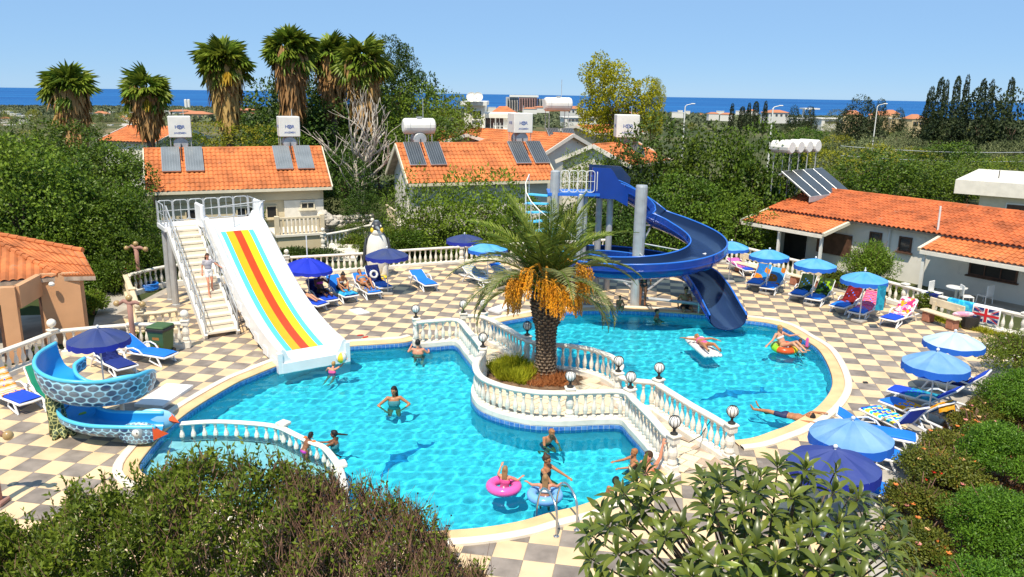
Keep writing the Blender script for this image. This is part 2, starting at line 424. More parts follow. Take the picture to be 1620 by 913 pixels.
for seg, nm in ((kb[1:9], 'kerb'), (kb[9:16], 'kerb')):
    seg = resample(seg, .5); rows = [[Vector((q.x, q.y, z)) for (dd, z), q in zip(((-.12, -.2), (-.12, .05), (-.10, .06), (.42, .06), (.44, .04), (.44, -.02)), qq)] for qq in zip(*[offset2(seg, d_) for d_ in (-.12, -.12, -.10, .42, .44, .44)])]
    MB().strip([r[::-1] for r in rows]).build('kerb', MT['concrete'], DECKO)
# --- coping round both pools
def coping(path, side):
    w = [(.0, -.10), (.0, .022), (.015, .036), (.33, .036), (.345, .026)]
    rows = [[Vector((q.x, q.y, z)) for (dd, z), q in zip(w, qq)] for qq in zip(*[offset2(path, side*d_) for d_, _ in w])]
    a = MB().strip(rows if side < 0 else [r[::-1] for r in rows])
    a.build('coping', MT['coping'], DECKO, smooth=False)
    w = [(.348, 0.0), (.348, .062), (.37, .075), (.53, .075), (.56, .055), (.56, -.01)]
    rows = [[Vector((q.x, q.y, z)) for (dd, z), q in zip(w, qq)] for qq in zip(*[offset2(path, side*d_) for d_, _ in w])]
    MB().strip(rows if side < 0 else [r[::-1] for r in rows]).build('coping_rim', MT['copwhite'], DECKO)
def signed(poly): return sum(poly[i-1].x*poly[i].y-poly[i].x*poly[i-1].y for i in range(len(poly)))
S1 = -1 if signed(POOL1) > 0 else 1; S2 = -1 if signed(POOL2) > 0 else 1
coping(O1, S1); coping(O2, S2)
# --- pool shells
m, nt, b, o = newmat('pool_liner'); N = nt.nodes; L = nt.links
g = N.new('ShaderNodeNewGeometry'); bk = N.new('ShaderNodeTexBrick'); bk.offset = 0
bk.inputs['Color1'].default_value = (.36, .88, .985, 1); bk.inputs['Color2'].default_value = (.32, .86, .98, 1); bk.inputs['Mortar'].default_value = (.46, .92, .98, 1)
bk.inputs['Scale'].default_value = 4; bk.inputs['Mortar Size'].default_value = .02; bk.inputs['Brick Width'].default_value = .5; bk.inputs['Row Height'].default_value = .5
L.new(g.outputs['Position'], bk.inputs['Vector']); L.new(bk.outputs['Color'], b.inputs['Base Color']); b.inputs['Roughness'].default_value = .4
MT['liner'] = m
MT['linerwall'] = mat('pool_wall_mosaic', (.08, .50, .70), .4, .08, 6)
MT['band'] = mat('blue_band_tile', (.05, .16, .52), .2, .25, 9, objvar=.15, col2=(.14, .33, .66))
MT['grout2'] = mat('pale_grout', (.55, .62, .68), .7, .05, 4)
MT['dolphin'] = mat('dark_blue_mosaic', (.05, .30, .62), .4, .15, 5)
def shell(name, poly, depth, lab):
    r_ = thing(name, lab, 'pool'); del r_['label'], r_['category']; r_['kind'] = 'structure'
    mb = MB(); t = tessellate_polygon([poly])
    mb.add([(p.x, p.y, depth) for p in poly], [q if (poly[q[1]]-poly[q[0]]).cross(poly[q[2]]-poly[q[0]]).z > 0 else q[::-1] for q in t])
    mb.build('pool_floor', MT['liner'], r_)
    mb = MB(); n = len(poly)
    mb.add([(p.x, p.y, .0) for p in poly]+[(p.x, p.y, depth) for p in poly], [(i, (i+1) % n, n+(i+1) % n, n+i) for i in range(n)])
    mb.build('pool_wall', MT['linerwall'], r_)
    # waterline tiles
    ins = -1 if signed(poly) < 0 else 1
    q = resample(poly+[poly[0]], .15); mb = MB(); mb2 = MB()
    rows = [[Vector((a.x, a.y, -.012)), Vector((a.x, a.y, -.30))] for a in offset2(q, ins*.012)]
    mb2.strip(rows if ins < 0 else [r[::-1] for r in rows]); mb2.build('tile_bed', MT['grout2'], r_)
    for k in range(len(q)-1):
        a, c = q[k], q[k+1]; d = (c-a); l = d.length; d.normalize(); nrm = Vector((-d.y, d.x, 0))*ins
        mid = (a+c)/2+nrm*.016; ax = Matrix((d, nrm, Vector((0, 0, 1)))).transposed()
        mb.box((mid.x, mid.y, -.09), (l-.014, .012, .14), ax=ax); mb.box((mid.x, mid.y, -.235), (l-.014, .012, .12), ax=ax)
    mb.build('waterline_tile_band', MT['band'], r_, kind='stuff')
    return r_
S_A = shell('main_pool', POOL1, -1.5, 'x'); S_B = shell('slide_pool', POOL2, -1.5, 'x')
# raised floor of the children's corner
kp = [p for p in KIDP]+[Vector(p) for p in O1 if inside(p, [(-30, 0), (-30, 18.6), (-4.0, 17.6), (-3.6, 14.3), (-3.4, 0)])]
kpp = KIDP+[p for p in resample([KIDP[-1], G(300,782), G(238,757), G(220,738), G(240,708), G(261,684), KIDP[0]], .4)[1:-1]]
t = tessellate_polygon([kpp]); mb = MB()
mb.add([(p.x, p.y, -.42) for p in kpp], [q if (kpp[q[1]]-kpp[q[0]]).cross(kpp[q[2]]-kpp[q[0]]).z > 0 else q[::-1] for q in t])
rows = [[Vector((p.x, p.y, -.42)), Vector((p.x, p.y, -1.5))] for p in KIDP]; mb.strip(rows)
MT['kidfloor'] = mat('pale_pool_floor', (.74, .90, .94), .5, .06, 5)
mb.build('shallow_floor', MT['kidfloor'], S_A)
dol = [(-1.0, .05), (-.75, .18), (-.45, .3), (-.15, .34), (.0, .52), (.12, .33), (.45, .22), (.75, .05), (1.0, .28), (1.05, .0), (1.22, -.2), (.85, -.12), (.45, -.02), (.1, .02), (-.1, -.22), (-.2, .0), (-.55, .02), (-.85, -.04), (-1.15, -.02)]
for px, py, a, s, par in ((640,716,1.1,.95,S_A), (890,548,.6,1.0,S_B), (1165,622,.35,1.15,S_B)):
    c = G(px, py, -.55); rm = rotm('Z', a); mb = MB(); pl = [rm@Vector((x*s, y*s, 0))+c for x, y in dol]
    t = tessellate_polygon([pl]); mb.add([(p.x, p.y, -1.495) for p in pl], [q if (pl[q[1]]-pl[q[0]]).cross(pl[q[2]]-pl[q[0]]).z > 0 else q[::-1] for q in t])
    mb.build('floor_mosaic', MT['dolphin'], par, label='dark blue leaping sea animal shape in the pool floor')
# --- water: real refracting surface with wave geometry; the sun reaches the floor through it as caustics
_r = random.Random(2); WV = [(_r.uniform(*((.12, .22) if k < 5 else (.24, .62))), _r.uniform(0, 6.28), 0, _r.uniform(0, 6.28)) for k in range(19)]; WV = [(l, d, 0.0027*l**1.12, p) for l, d, _, p in WV]
def water_mat(name, col):
    m, nt, b, o = newmat(name); N = nt.nodes; L = nt.links; N.remove(b)
    gl = N.new('ShaderNodeBsdfGlass'); gl.inputs['IOR'].default_value = 1.33; gl.inputs['Roughness'].default_value = 0; gl.inputs['Color'].default_value = rgb(col); L.new(gl.outputs[0], o.inputs['Surface']); return m
MT['water'] = water_mat('pool_water', (.38, .945, 1.0)); MT['water2'] = water_mat('shallow_water', (.66, .97, 1.0))
def water(poly, m, st=.045):
    xs = [p.x for p in poly]; ys = [p.y for p in poly]; nx_ = int((max(xs)-min(xs))/st)+2; ny_ = int((max(ys)-min(ys))/st)+2; x0, y0 = min(xs)-st/2, min(ys)-st/2
    P2_ = np.array([(p.x, p.y) for p in poly]); X, Y = np.meshgrid(x0+st*np.arange(nx_), y0+st*np.arange(ny_)); ins = np.zeros(X.shape, bool); n = len(P2_); j = n-1
    for i in range(n):
        xi, yi = P2_[i]; xj, yj = P2_[j]
        if yi != yj: ins ^= ((yi > Y) != (yj > Y)) & (X < (xj-xi)*(Y-yi)/(yj-yi)+xi)
        j = i
    near = ins.copy()
    for dy in (-1, 0, 1):
        for dx in (-1, 0, 1): near |= np.roll(np.roll(ins, dy, 0), dx, 1)
    Z = np.full(X.shape, WZ); 
    for k, (wl, dr_, am, ph) in enumerate(WV): Z = Z+am*np.sin((X*math.cos(dr_)+Y*math.sin(dr_))*2*PI/wl+ph+.8*np.sin(.9*X+.7*Y+k))
    idx = -np.ones(X.shape, int); idx[near] = np.arange(near.sum()); V = np.stack([X[near], Y[near], Z[near]], 1)
    q = np.stack([idx[:-1, :-1], idx[:-1, 1:], idx[1:, 1:], idx[1:, :-1]], -1).reshape(-1, 4); q = q[(q >= 0).all(1)]
    me = bpy.data.meshes.new('water'); me.from_pydata(V.tolist(), [], q.tolist()); me.polygons.foreach_set('use_smooth', [True]*len(q)); me.materials.append(MT[m]); o = obj('water', me, kind='structure'); o.cycles.is_caustics_caster = True; return o
big = POOL1; i0 = min(range(len(big)), key=lambda i: (big[i]-KIDP[0]).length); i1 = min(range(len(big)), key=lambda i: (big[i]-KIDP[-1]).length)
if i1 < i0: main = big[:i1+1]+KIDP[::-1]+big[i0:]; kid = KIDP+big[i1:i0+1]
else: main = big[i1:]+big[:i0+1]+KIDP; kid = big[i0:i1+1]+KIDP[::-1]
water(main, 'water'); water(kid, 'water2'); water(POOL2, 'water')
sl.cycles.is_caustics_light = True
for r_ in (S_A, S_B):
    for c_ in r_.children: c_.cycles.is_caustics_receiver = True
# --- the island and its bridges
ISO = thing('island', 'x', 'x'); del ISO['label'], ISO['category']; ISO['kind'] = 'structure'
t = tessellate_polygon([ISL]); mb = MB(); mb.add([(p.x, p.y, .006) for p in ISL], [q if (ISL[q[1]]-ISL[q[0]]).cross(ISL[q[2]]-ISL[q[0]]).z > 0 else q[::-1] for q in t])
mb.build('island_bed', MT['mortar'], ISO)
bc = G(842, 601); PALM = G(862, 596); PALM.z = .05
bedp = [bc+Vector((math.cos(a)*r_*1.55, math.sin(a)*r_*.95, 0)) for a, r_ in [(2*PI*k/28, 1+.12*math.sin(3*k)) for k in range(28)]]
cnt = 0; mbs = MB(); ang = R(-38); ux = Vector((math.cos(ang), math.sin(ang), 0)); uy = Vector((-ux.y, ux.x, 0)); cc = G(900, 600)
stm = []
for v in range(4):
    q = MB(); a, c = .21, .15; k = [rnd.uniform(-.02, .02) for _ in range(8)]
    top = [(-a+k[0], -c+k[1]), (a+k[2], -c+k[3]), (a+k[4], c+k[5]), (-a+k[6], c+k[7])]
    q.add([(x*.95, y*.95, .022) for x, y in top]+[(x, y, .014) for x, y in top]+[(x, y, -.004) for x, y in top], [(0, 1, 2, 3)]+[(l+i, l+4+i, l+4+(i+1) % 4, l+(i+1) % 4) for l in (0, 4) for i in range(4)]); stm.append(q)
stme = [q.mesh('paving_stone', MT['stone']) for q in stm]; cand = []
for i in range(-26, 27):
    for j in range(-30, 31):
        c = cc+ux*(i*.44+(.22 if j % 2 else 0))+uy*(j*.325)
        if inside(c, ISL) and dist_poly(c, ISL) > .16 and not inside(c, bedp): cand.append(c)
cand.sort(key=lambda c: c.y)
for k, c in enumerate(cand):
    if k < 300: obj('paving_stone', stme[k % 4], ISO, (c.x, c.y, .008+rnd.uniform(0, .005)), ang+rnd.uniform(-.04, .04))
    else:
        rm = rotm('Z', ang); mbs.add([rm@Vector(v)+c+Vector((0, 0, .008)) for v in stm[k % 4].v], stm[k % 4].f)
if mbs.v: mbs.build('far_paving', MT['stone'], ISO, kind='stuff')
mb = MB(); mb.add([(p.x, p.y, .05) for p in bedp]+[(bc.x, bc.y, .14)]+[(p.x, p.y, 0) for p in bedp], [(i, (i+1) % 28, 28) for i in range(28)]+[(29+i, 29+(i+1) % 28, (i+1) % 28, i) for i in range(28)])
mb.build('planting_bed', MT['soil'], ISO)
# --- balustrades
def lathe_mesh(name, prof, n, m, smooth=True):
    me = MB().lathe(prof, n).mesh(name, m, False)
    return me
BPROF = [(.062, 0), (.062, .05), (.045, .06), (.036, .09), (.055, .13), (.072, .22), (.066, .30), (.040, .40), (.030, .48), (.036, .53), (.050, .555), (.036, .575), (.046, .61), (.062, .62), (.062, .66)]
def balustrade(name, label, path, h=.92, posts=(), step=.235, m='balus', rail=(.2, .10), curb=(.26, .16), fin=None, z0=0.0, group=None, postw=.2, cat='balustrade', kids=True):
    base = path[0].copy(); base.z = z0
    t = thing(name, label, cat, base, 0, group); P = [Vector((p.x, p.y, 0))-Vector((base.x, base.y, 0)) for p in path]
    def sweep(nm, prof):
        rows = [[Vector((q.x, q.y, zz)) for (dd, zz), q in zip(prof, qq)] for qq in zip(*[offset2(P, d_) for d_, _ in prof])]
        mb = MB().strip([r[::-1] for r in rows]); n = len(prof)
        mb.add(rows[0], [tuple(range(n))]); mb.add(rows[-1], [tuple(range(n-1, -1, -1))]); mb.build(nm, MT[m], t)
    a, d = rail[0]/2, rail[1]
    sweep('rail', [(-a+.02, h-d), (-a, h-d*.6), (-a, h-.03), (-a+.03, h), (a-.03, h), (a, h-.03), (a, h-d*.6), (a-.02, h-d), (-a+.02, h-d)])
    a, d = curb[0]/2, curb[1]
    sweep('curb', [(-a, -.3), (-a, d-.02), (-a+.02, d), (a-.02, d), (a, d-.02), (a, -.3)])
    s = (h-rail[1]-curb[1])/.66
    me = lathe_mesh('baluster', [(r_*min(1, .75+.25*s), z*s+curb[1]) for r_, z in BPROF], 8, MT[m])
    pp = [Vector(p) for p in posts]; pp = [Vector((p.x-base.x, p.y-base.y, 0)) for p in pp]
    for p in resample(P, step)[0:]:
        if all((p-q).length > step*.62 for q in pp): obj('baluster', me, t, p)
    for q in pp:
        w_ = postw; k = min(range(len(P)), key=lambda i: (P[i]-q).length); dd = P[min(k+1, len(P)-1)]-P[max(k-1, 0)]; rz = math.atan2(dd.y, dd.x)
        mb = MB()
        if h < .6:
            mb.rbox((0, 0, h/2-.1), (w_, w_, h+.15), .015); mb.rbox((0, 0, h+.03), (w_*1.7, w_*1.7, .09), .02); mb.build('post', MT[m], t, loc=q, rz=rz); continue
        mb.rbox((0, 0, .12), (w_*1.25, w_*1.25, .24), .02); mb.lathe([(w_*.52, .24), (w_*.62, .30), (w_*.50, .36), (w_*.42, .40), (w_*.58, .50), (w_*.60, .58), (w_*.44, .70), (w_*.40, .76), (w_*.48, .80)], 10)
        mb.rbox((0, 0, .80+(h-.78)/2), (w_*1.12, w_*1.12, h-.74), .015); mb.rbox((0, 0, h+.05), (w_*1.4, w_*1.4, .06), .02)
        po = mb.build('post', MT[m], t, loc=q, rz=rz)
        if fin:
            MB().lathe([(.05, 0), (.04, .05)]+[(max(.012, fin*math.sin(x)), .05+fin-fin*math.cos(x)) for x in [PI*i/8 for i in range(1, 9)]], 12).build('ball_finial', MT[m], po, smooth=True, loc=(0, 0, h+.08))
    return t
def gp(px, py, z=.92):
    p = G(px, py, z); p.z = 0; return p
L1 = [gp(658,506), gp(764,553), gp(902,617), gp(997,618), gp(1066,692)]
L2 = [gp(733,498), gp(765,497), gp(834,534), gp(978,592), gp(1042,603), gp(1157,675)]
balustrade('balustrade', 'long white curved balustrade round the near side of the palm island and its bridges', P1, posts=L1, group='white balustrades round the pools')
balustrade('balustrade', 'white balustrade along the far side of the island and bridges beside the slide pool', P2, posts=L2, group='white balustrades round the pools')
KP = [G(448,667,.36), G(538,731,.36)]
for p in KP: p.z = 0
balustrade('balustrade', 'low curved white balustrade standing in the water round the shallow childrens corner', KIDP, h=.28, posts=KP, m='balus', rail=(.17, .07), curb=(.2, -.25), z0=.0, step=.27, group='white balustrades round the pools', postw=.17)
BB = resample(smooth_path(GL([(208,466),(262,452),(330,444),(400,439),(470,435),(520,432),(583,428),(640,423),(740,416),(820,411),(900,407),(960,404)]), 4), .2)
balustrade('balustrade', 'long white balustrade closing the back of the deck behind the penguin', BB, h=.9, posts=[G(583,428), G(455,436), G(730,417), G(320,445)], fin=.11, step=.27, group='white balustrades at the edge of the deck')
RB = resample(smooth_path(GL([(1150,412),(1190,421),(1250,438),(1330,457),(1430,485),(1500,507),(1612,534),(1660,548)]), 4), .2)
balustrade('balustrade', 'long white balustrade in front of the low bungalow with orange roof', RB, h=.9, posts=[G(1428,484), G(1617,535), G(1270,443)], step=.29, group='white balustrades at the edge of the deck')
LB = resample(GL([(-40,618),(0,600),(45,582),(92,562),(150,556),(205,551)]), .2)
balustrade('balustrade', 'white balustrade with ball finial between the snake slide and the orange kiosk', LB, h=.85, posts=[G(88,564)], fin=.14, step=.26, group='white balustrades at the edge of the deck')
LC = resample(GL([(205,552),(250,552),(296,550)]), .2)
balustrade('balustrade', 'short white balustrade behind the green wheelie bin', LC, h=.9, posts=[G(296,550)], fin=.14, step=.2, group='white balustrades at the edge of the deck')
LD = resample(GL([(226,532),(258,529),(282,525)]), .2)
balustrade('balustrade', 'short cream balustrade beyond the planter behind the green bin', LD, h=.85, posts=[G(224,532)], fin=.15, step=.22, m='balus2', group='white balustrades at the edge of the deck')
LE = resample(GL([(224,530),(213,495),(200,462)]), .2)
balustrade('balustrade', 'cream balustrade running back beside the sunken path to the kiosk', LE, h=.85, posts=[G(199,462), G(212,492)], step=.24, m='balus2', group='white balustrades at the edge of the deck')
# --- globe lamps on the posts
gm, nt, b_, o_ = newmat('opal_globe'); b_.inputs['Base Color'].default_value = (.82, .81, .78, 1); b_.inputs['Roughness'].default_value = .2; b_.inputs['Transmission Weight'].default_value = 0
MT['opal'] = gm
def globe_lamp(p, lab):
    t = thing('globe_lamp', lab, 'lamp', p, 0, 'caged globe lamps on the balustrade posts')
    MB().lathe([(.09, 0), (.09, .03), (.04, .06), (.03, .12), (.055, .15), (.075, .18), (.06, .2)], 10).build('base', MT['dark'], t)
    MB().ell((0, 0, .31), .135, 14, 10).build('globe', MT['opal'], t, smooth=True)
    for k in range(5):
        a = PI*k/5; q = [(math.cos(a)*.142*math.cos(x), math.sin(a)*.142*math.cos(x), .31+.142*math.sin(x)) for x in [2*PI*i/20 for i in range(20)]]
        MB().tube(q, .007, 4, closed=True).build('cage_rib', MT['dark'], t)
    return t
lamp0 = None
for p, lab in ((L1[0], 'globe lamp at the far left foot of the island bridge'), (L2[1], 'globe lamp on the far bridge nearest the white board'), (L1[1], 'globe lamp where the far bridge meets the round planter'),
               (L2[2], 'globe lamp just behind the date palm trunk'), (L1[2], 'globe lamp on the near rail right of the palm trunk'), (L2[3], 'globe lamp where the far rail turns, beyond the palm shade'),
               (L1[3], 'globe lamp at the near top of the flagstone bridge'), (L2[4], 'globe lamp at the far top of the flagstone bridge'), (L2[5], 'globe lamp at the right foot of the flagstone bridge'),
               (L1[4], 'globe lamp at the near foot of the flagstone bridge, above the pool wall'), (L2[0], 'globe lamp half hidden by a hanging palm frond')):
    q = Vector((p.x, p.y, 1.0)); lamp0 = globe_lamp(q, lab) if lamp0 is None else dup(lamp0, q, rnd.uniform(0, .6), lab)
# ================================================================ buildings
def proj(p):
    x, y, z = p[0], p[1], p[2]-CAMZ
    d = y*math.cos(PIT)-z*math.sin(PIT); uu = FPX*x/d; vv = -FPX*(y*math.sin(PIT)+z*math.cos(PIT))/d
    c, s = math.cos(ROL), math.sin(ROL); return 810+c*uu-s*vv, 456.5+s*uu+c*vv
def tile_geo(u, v, n, w, l, h):                       # one barrel tile at the origin of its plane: u across, v up the slope
    mb = MB(); xs = [-.5, -.30, -.12, .12, .30, .5]; zs = [0, .55, 1, 1, .55, 0]
    lo = [u*(x*w)-v*(l*.5)+n*(h*z+.028) for x, z in zip(xs, zs)]; hi = [u*(x*w)+v*(l*.56)+n*(h*z) for x, z in zip(xs, zs)]
    ed = [p-n*.028 for p in lo]
    mb.strip([ed, lo, hi]); return mb
def tiled(parent, O, u, v, poly, w, l, h, m, each=False, name='roof_tile_field'):
    """Cover the plane polygon (u,v coordinates) with rows of clay tiles."""
    u = u.normalized(); v = v.normalized(); n = u.cross(v).normalized()
    if n.z < 0: n = -n
    us = [p[0] for p in poly]; vsn = [p[1] for p in poly]; t = tile_geo(u, v, n, w, l, h)
    me = t.mesh('roof_tile', m) if each else None; mb = MB(); k = 0
    nu = max(1, round((max(us)-min(us))/w)); ww = (max(us)-min(us))/nu; nv = max(1, round((max(vsn)-min(vsn))/l)); ll = (max(vsn)-min(vsn))/nv
    for j in range(nv):
        for i in range(nu):
            c = (min(us)+(i+.5)*ww, min(vsn)+(j+.5)*ll)
            if not inside(c, poly): continue
            p = O+u*c[0]+v*c[1]+n*(.012+rnd.uniform(-.008, .008))
            if each and k < 290: obj('roof_tile', me, parent, p-Vector(parent.location) if parent.parent is None else p)
            else: mb.add([q+p for q in t.v], t.f) if False else mb.add([Vector(q)+p for q in t.v], t.f)
            k += 1
    if mb.v:
        if parent is not None:
            off = Vector(parent.location) if parent.parent is None else Vector(parent.parent.location)
            mb.v = [tuple(Vector(q)-off) for q in mb.v]
        mb.build(name, m, parent, kind='stuff')
def wall_quad(mb, a, b, z0, z1, t=.2):
    d = (b-a).normalized(); nrm = Vector((-d.y, d.x, 0)); c = (a+b)/2; l = (b-a).length
    mb.box((c.x, c.y, (z0+z1)/2), (l, t, z1-z0), ax=Matrix((d, nrm, Vector((0, 0, 1)))).transposed())
def window_on(parent, c, d, w, h, m='glass', fr='white', sill=True, bars=1, name='window', off=Vector((0, 0, 0))):
    """c centre on the wall face, d along the wall, outward normal = d x z"""
    n = Vector((d.y, -d.x, 0)); ax = Matrix((d, n, Vector((0, 0, 1)))).transposed(); c = Vector(c)-off
    mb = MB(); f = .07
    for s in (-1, 1):
        mb.box(c+d*(s*(w/2-f/2))+n*.02, (f, .1, h), ax=ax); mb.box(c+Vector((0, 0, s*(h/2-f/2)))+n*.02, (w-2*f, .096, f), ax=ax)
    for k in range(bars): mb.box(c+d*((k+1)/(bars+1)-.5)*w+n*.018, (.045, .085, h-2*f), ax=ax)
    fo = mb.build(name, MT[fr], parent)
    MB().box(c+n*.012, (w-.1, .03, h-.1), ax=ax).build('pane', MT[m], fo)
    if sill: MB().box(c+n*.07+Vector((0, 0, -h/2-.035)), (w+.16, .2, .06), ax=ax).build('sill', MT[fr], fo)
    return fo
def gable_house(name, label, E0, u, Lw, half, ze, zr, z0, wm, rm='roof', bm='barge', ov=.42, cat='house', group=None, tw=.25, tl=.34, cols=True):
    u = u.normalized(); v = Vector((-u.y, u.x, 0)); E0 = Vector((E0.x, E0.y, 0)); t = thing(name, label, cat, (E0.x, E0.y, z0), 0, group)
    off = Vector((E0.x, E0.y, z0)); up_ = Vector((0, 0, 1))
    def W(a, b, z): return E0+u*a+v*b+up_*z
    mb = MB(); sl_ = (zr-ze)/half; wz = ze+ov*sl_-.10
    P = [W(ov, ov, 0), W(Lw-ov, ov, 0), W(Lw-ov, 2*half-ov, 0), W(ov, 2*half-ov, 0)]
    A = [p+up_*z0 for p in P]; B = [p+up_*wz for p in P]; g1 = W(ov, half, zr-.12); g2 = W(Lw-ov, half, zr-.12)
    mb.add([p-off for p in A+B+[g1, g2]], [(0, 1, 5, 4), (1, 2, 6, 9, 5), (2, 3, 7, 6), (3, 0, 4, 8, 7)])
    mb.build('wall', MT[wm], t)
    ro = MB(); th = .10
    ro.slab([W(0, 0, ze)-off, W(Lw, 0, ze)-off, W(Lw, half, zr)-off, W(0, half, zr)-off], th)
    ro.slab([W(Lw, 2*half, ze)-off, W(0, 2*half, ze)-off, W(0, half, zr)-off, W(Lw, half, zr)-off], th)
    roof = ro.build('roof', MT['mortar'], t)
    vs_ = (v*half+up_*(zr-ze)); sl = vs_.length
    tiled(roof, W(0, -.06, ze), u, vs_, [(0.02, 0), (Lw-.02, 0), (Lw-.02, sl), (0.02, sl)], tw, tl, .055, MT[rm])
    vb = (-v*half+up_*(zr-ze)); tiled(roof, W(Lw, 2*half+.06, ze), -u, vb, [(0.02, 0), (Lw-.02, 0), (Lw-.02, sl), (0.02, sl)], tw, tl, .055, MT[rm])
    mb = MB(); k = int(Lw/.36)
    for i in range(k):
        a = W(Lw*i/k-.02, half, zr+.03+rnd.uniform(0, .012))-off; c = W(Lw*(i+1)/k+.02, half, zr+.045)-off; mb.cyl(a, c, .115, .10, 8)
    mb.build('ridge_cap', MT[rm], roof, kind='stuff')
    for a in (-.03, Lw+.03):
        for b0, b1 in ((-.1, half), (2*half+.1, half)):
            p0 = W(a, b0, ze-.05)-off; p1 = W(a, b1, zr+.0)-off; d = (p1-p0).normalized(); x = u; y = d.cross(x) if True else None
            ax = Matrix((d, x, d.cross(x))).transposed(); MB().box((p0+p1)/2, ((p1-p0).length, .06, .26), ax=ax).build('barge_board', MT[bm], t)
    for b in (-.09,):
        a0 = W(0, b, ze-.06)-off; a1 = W(Lw, b, ze-.06)-off; ax = Matrix((u, v, up_)).transposed(); MB().box((a0+a1)/2, (Lw, .06, .16), ax=ax).build('fascia', MT[bm], t)
    return t, W, off
UP = Vector((0, 0, 1))
# --- solar water heaters
MT['collector'] = mat('collector_glass', (.20, .22, .235), .25, .12, 1.2, spec=.7)
MT['collector2'] = mat('dark_collector_glass', (.06, .066, .072), .25, .12, 1.2, spec=.7)
MT['alu'] = mat('aluminium', (.50, .51, .52), .35, .06, 3, metal=.6)
MT['blueprint'] = mat('blue_print', (.045, .10, .36), .6, .05, 3)
def lettering(txt, size, m, parent, loc, rot, name='lettering'):
    c = bpy.data.curves.new(name, 'FONT'); c.body = txt; c.size = size; c.align_x = 'CENTER'; c.align_y = 'CENTER'; c.extrude = .002; c.offset = size*.012
    c.materials.append(m); c.resolution_u = 2
    tmp = bpy.data.objects.new(name, c); me = bpy.data.meshes.new_from_object(tmp); bpy.data.objects.remove(tmp)
    me.materials.clear(); me.materials.append(m)
    o = obj(name, me, parent, loc, kind='stuff'); o.rotation_euler = rot; return o
def heater(label, ridge, u, alpha, kind, glass='collector', dlen=2.15, pw=.95, gap=.25, lean=0.0, tank_up=.62, tank=1.25, disc=True, group='solar water heaters on the roofs'):
    rz = math.atan2(u.y, u.x); t = thing('solar_water_heater', label, 'solar heater', ridge, rz, group)
    ca, sa = math.cos(alpha), math.sin(alpha); sd_ = Vector((0, -ca, -sa)); nn = Vector((0, -sa, ca)); ax = Matrix((Vector((1, 0, 0)), sd_, nn)).transposed()
    for s in (-1, 1):
        cx = s*(pw/2+gap/2)
        c = Vector((cx, 0, 0))+sd_*(.05+dlen/2)+nn*.16
        fo = MB().rbox(c, (pw, dlen, .10), .015, ax=ax).build('collector', MT['alu'], t)
        mb = MB().box(c+nn*.052, (pw-.07, dlen-.07, .008), ax=ax); mb.build('glass', MT[glass], fo)
        mb = MB()
        for k in range(6): mb.box(c+nn*.058+Vector((pw*(-.36+.144*k), 0, 0)), (.012, dlen-.1, .006), ax=ax)
        mb.build('riser_tube', MT['alu'], fo, kind='stuff')
    MB().tube([Vector((-.03, 0, 0))+sd_*d+nn*.14 for d in (0, dlen*.55)], .03, 6).build('pipe', MT['dark'], t)
    z1 = tank_up
    for a in (-.5, .5):
        for b in (.05, .95): MB().cyl((a*tank*.9, b, -.75), (a*tank*.9, b, z1), .025, n=5).build('stand_leg', MT['galv'], t)
    if disc:
        do = MB().lathe([(.02, -.5), (.36, -.5), (.40, -.46), (.40, .46), (.36, .5), (.02, .5)], 16, (0, .55, .25), rotm('X', R(90))).build('boiler', MT['galv'], t, smooth=False)
        MB().tube([(0, -.0, .3), (0, -.03, .12), (0, -.02, -.1)], .03, 6).build('valve', MT['dark'], do)
    if kind == 'box':
        to = MB().rbox((0, .5, z1+tank*.5), (tank, tank, tank*.97), .03).build('tank', MT['white'], t)
        lettering('HI IR', tank*.21, MT['blueprint'], to, (0, .5-tank/2-.006, z1+tank*.50), (R(90), 0, 0))
        MB().tube([(tank*.095*math.cos(q), .5-tank/2-.006, z1+tank*.5+tank*.085*math.sin(q)) for q in [R(20+i*17) for i in range(10)]], .012, 4).build('emblem', MT['blueprint'], to)
        MB().tube([(tank*.095*math.cos(q), .5-tank/2-.006, z1+tank*.5+tank*.085*math.sin(q)) for q in [R(200+i*17) for i in range(10)]], .012, 4).build('emblem', MT['blueprint'], to)
        MB().tube([(-tank*.05, .5-tank/2-.006, z1+tank*.54), (tank*.05, .5-tank/2-.006, z1+tank*.54), (-tank*.05, .5-tank/2-.006, z1+tank*.46), (tank*.05, .5-tank/2-.006, z1+tank*.46)], .01, 4).build('emblem', MT['blueprint'], to)
        lettering('ANIZMEN', tank*.12, MT['blueprint'], to, (0, .5-tank/2-.006, z1+tank*.22), (R(90), 0, 0))
        lettering('HI IR', tank*.21, MT['blueprint'], to, (-tank/2-.006, .5, z1+tank*.50), (R(90), 0, R(-90)))
    else:
        r = tank*.30; hl = tank*.62
        to = MB().lathe([(.02, -hl), (r*.7, -hl), (r*.93, -hl+.06), (r, -hl+.16), (r, hl-.16), (r*.93, hl-.06), (r*.7, hl), (.02, hl)], 18, (0, .4, z1+r), rotm('Y', R(90))).build('tank', MT['white'], t, smooth=False)
        MB().tube([(a*hl*.62, .4+r*1.01*math.cos(q), z1+r+r*1.01*math.sin(q)) for a in (-1,) for q in [R(200-i*12) for i in range(14)]], .014, 4).build('strap', MT['galv'], to)
        MB().tube([(a*hl*.62, .4+r*1.01*math.cos(q), z1+r+r*1.01*math.sin(q)) for a in (1,) for q in [R(200-i*12) for i in range(14)]], .014, 4).build('strap', MT['galv'], to)
        MB().box((0, .3, z1+2*r+.04), (.3, .2, .1)).build('cap', MT['galv'], to)
    MB().cyl((tank*.2, .6, z1+tank*.4), (tank*.2, .6, z1+tank*1.35), .02, n=5).build('vent_pipe', MT['galv'], t)
    return t
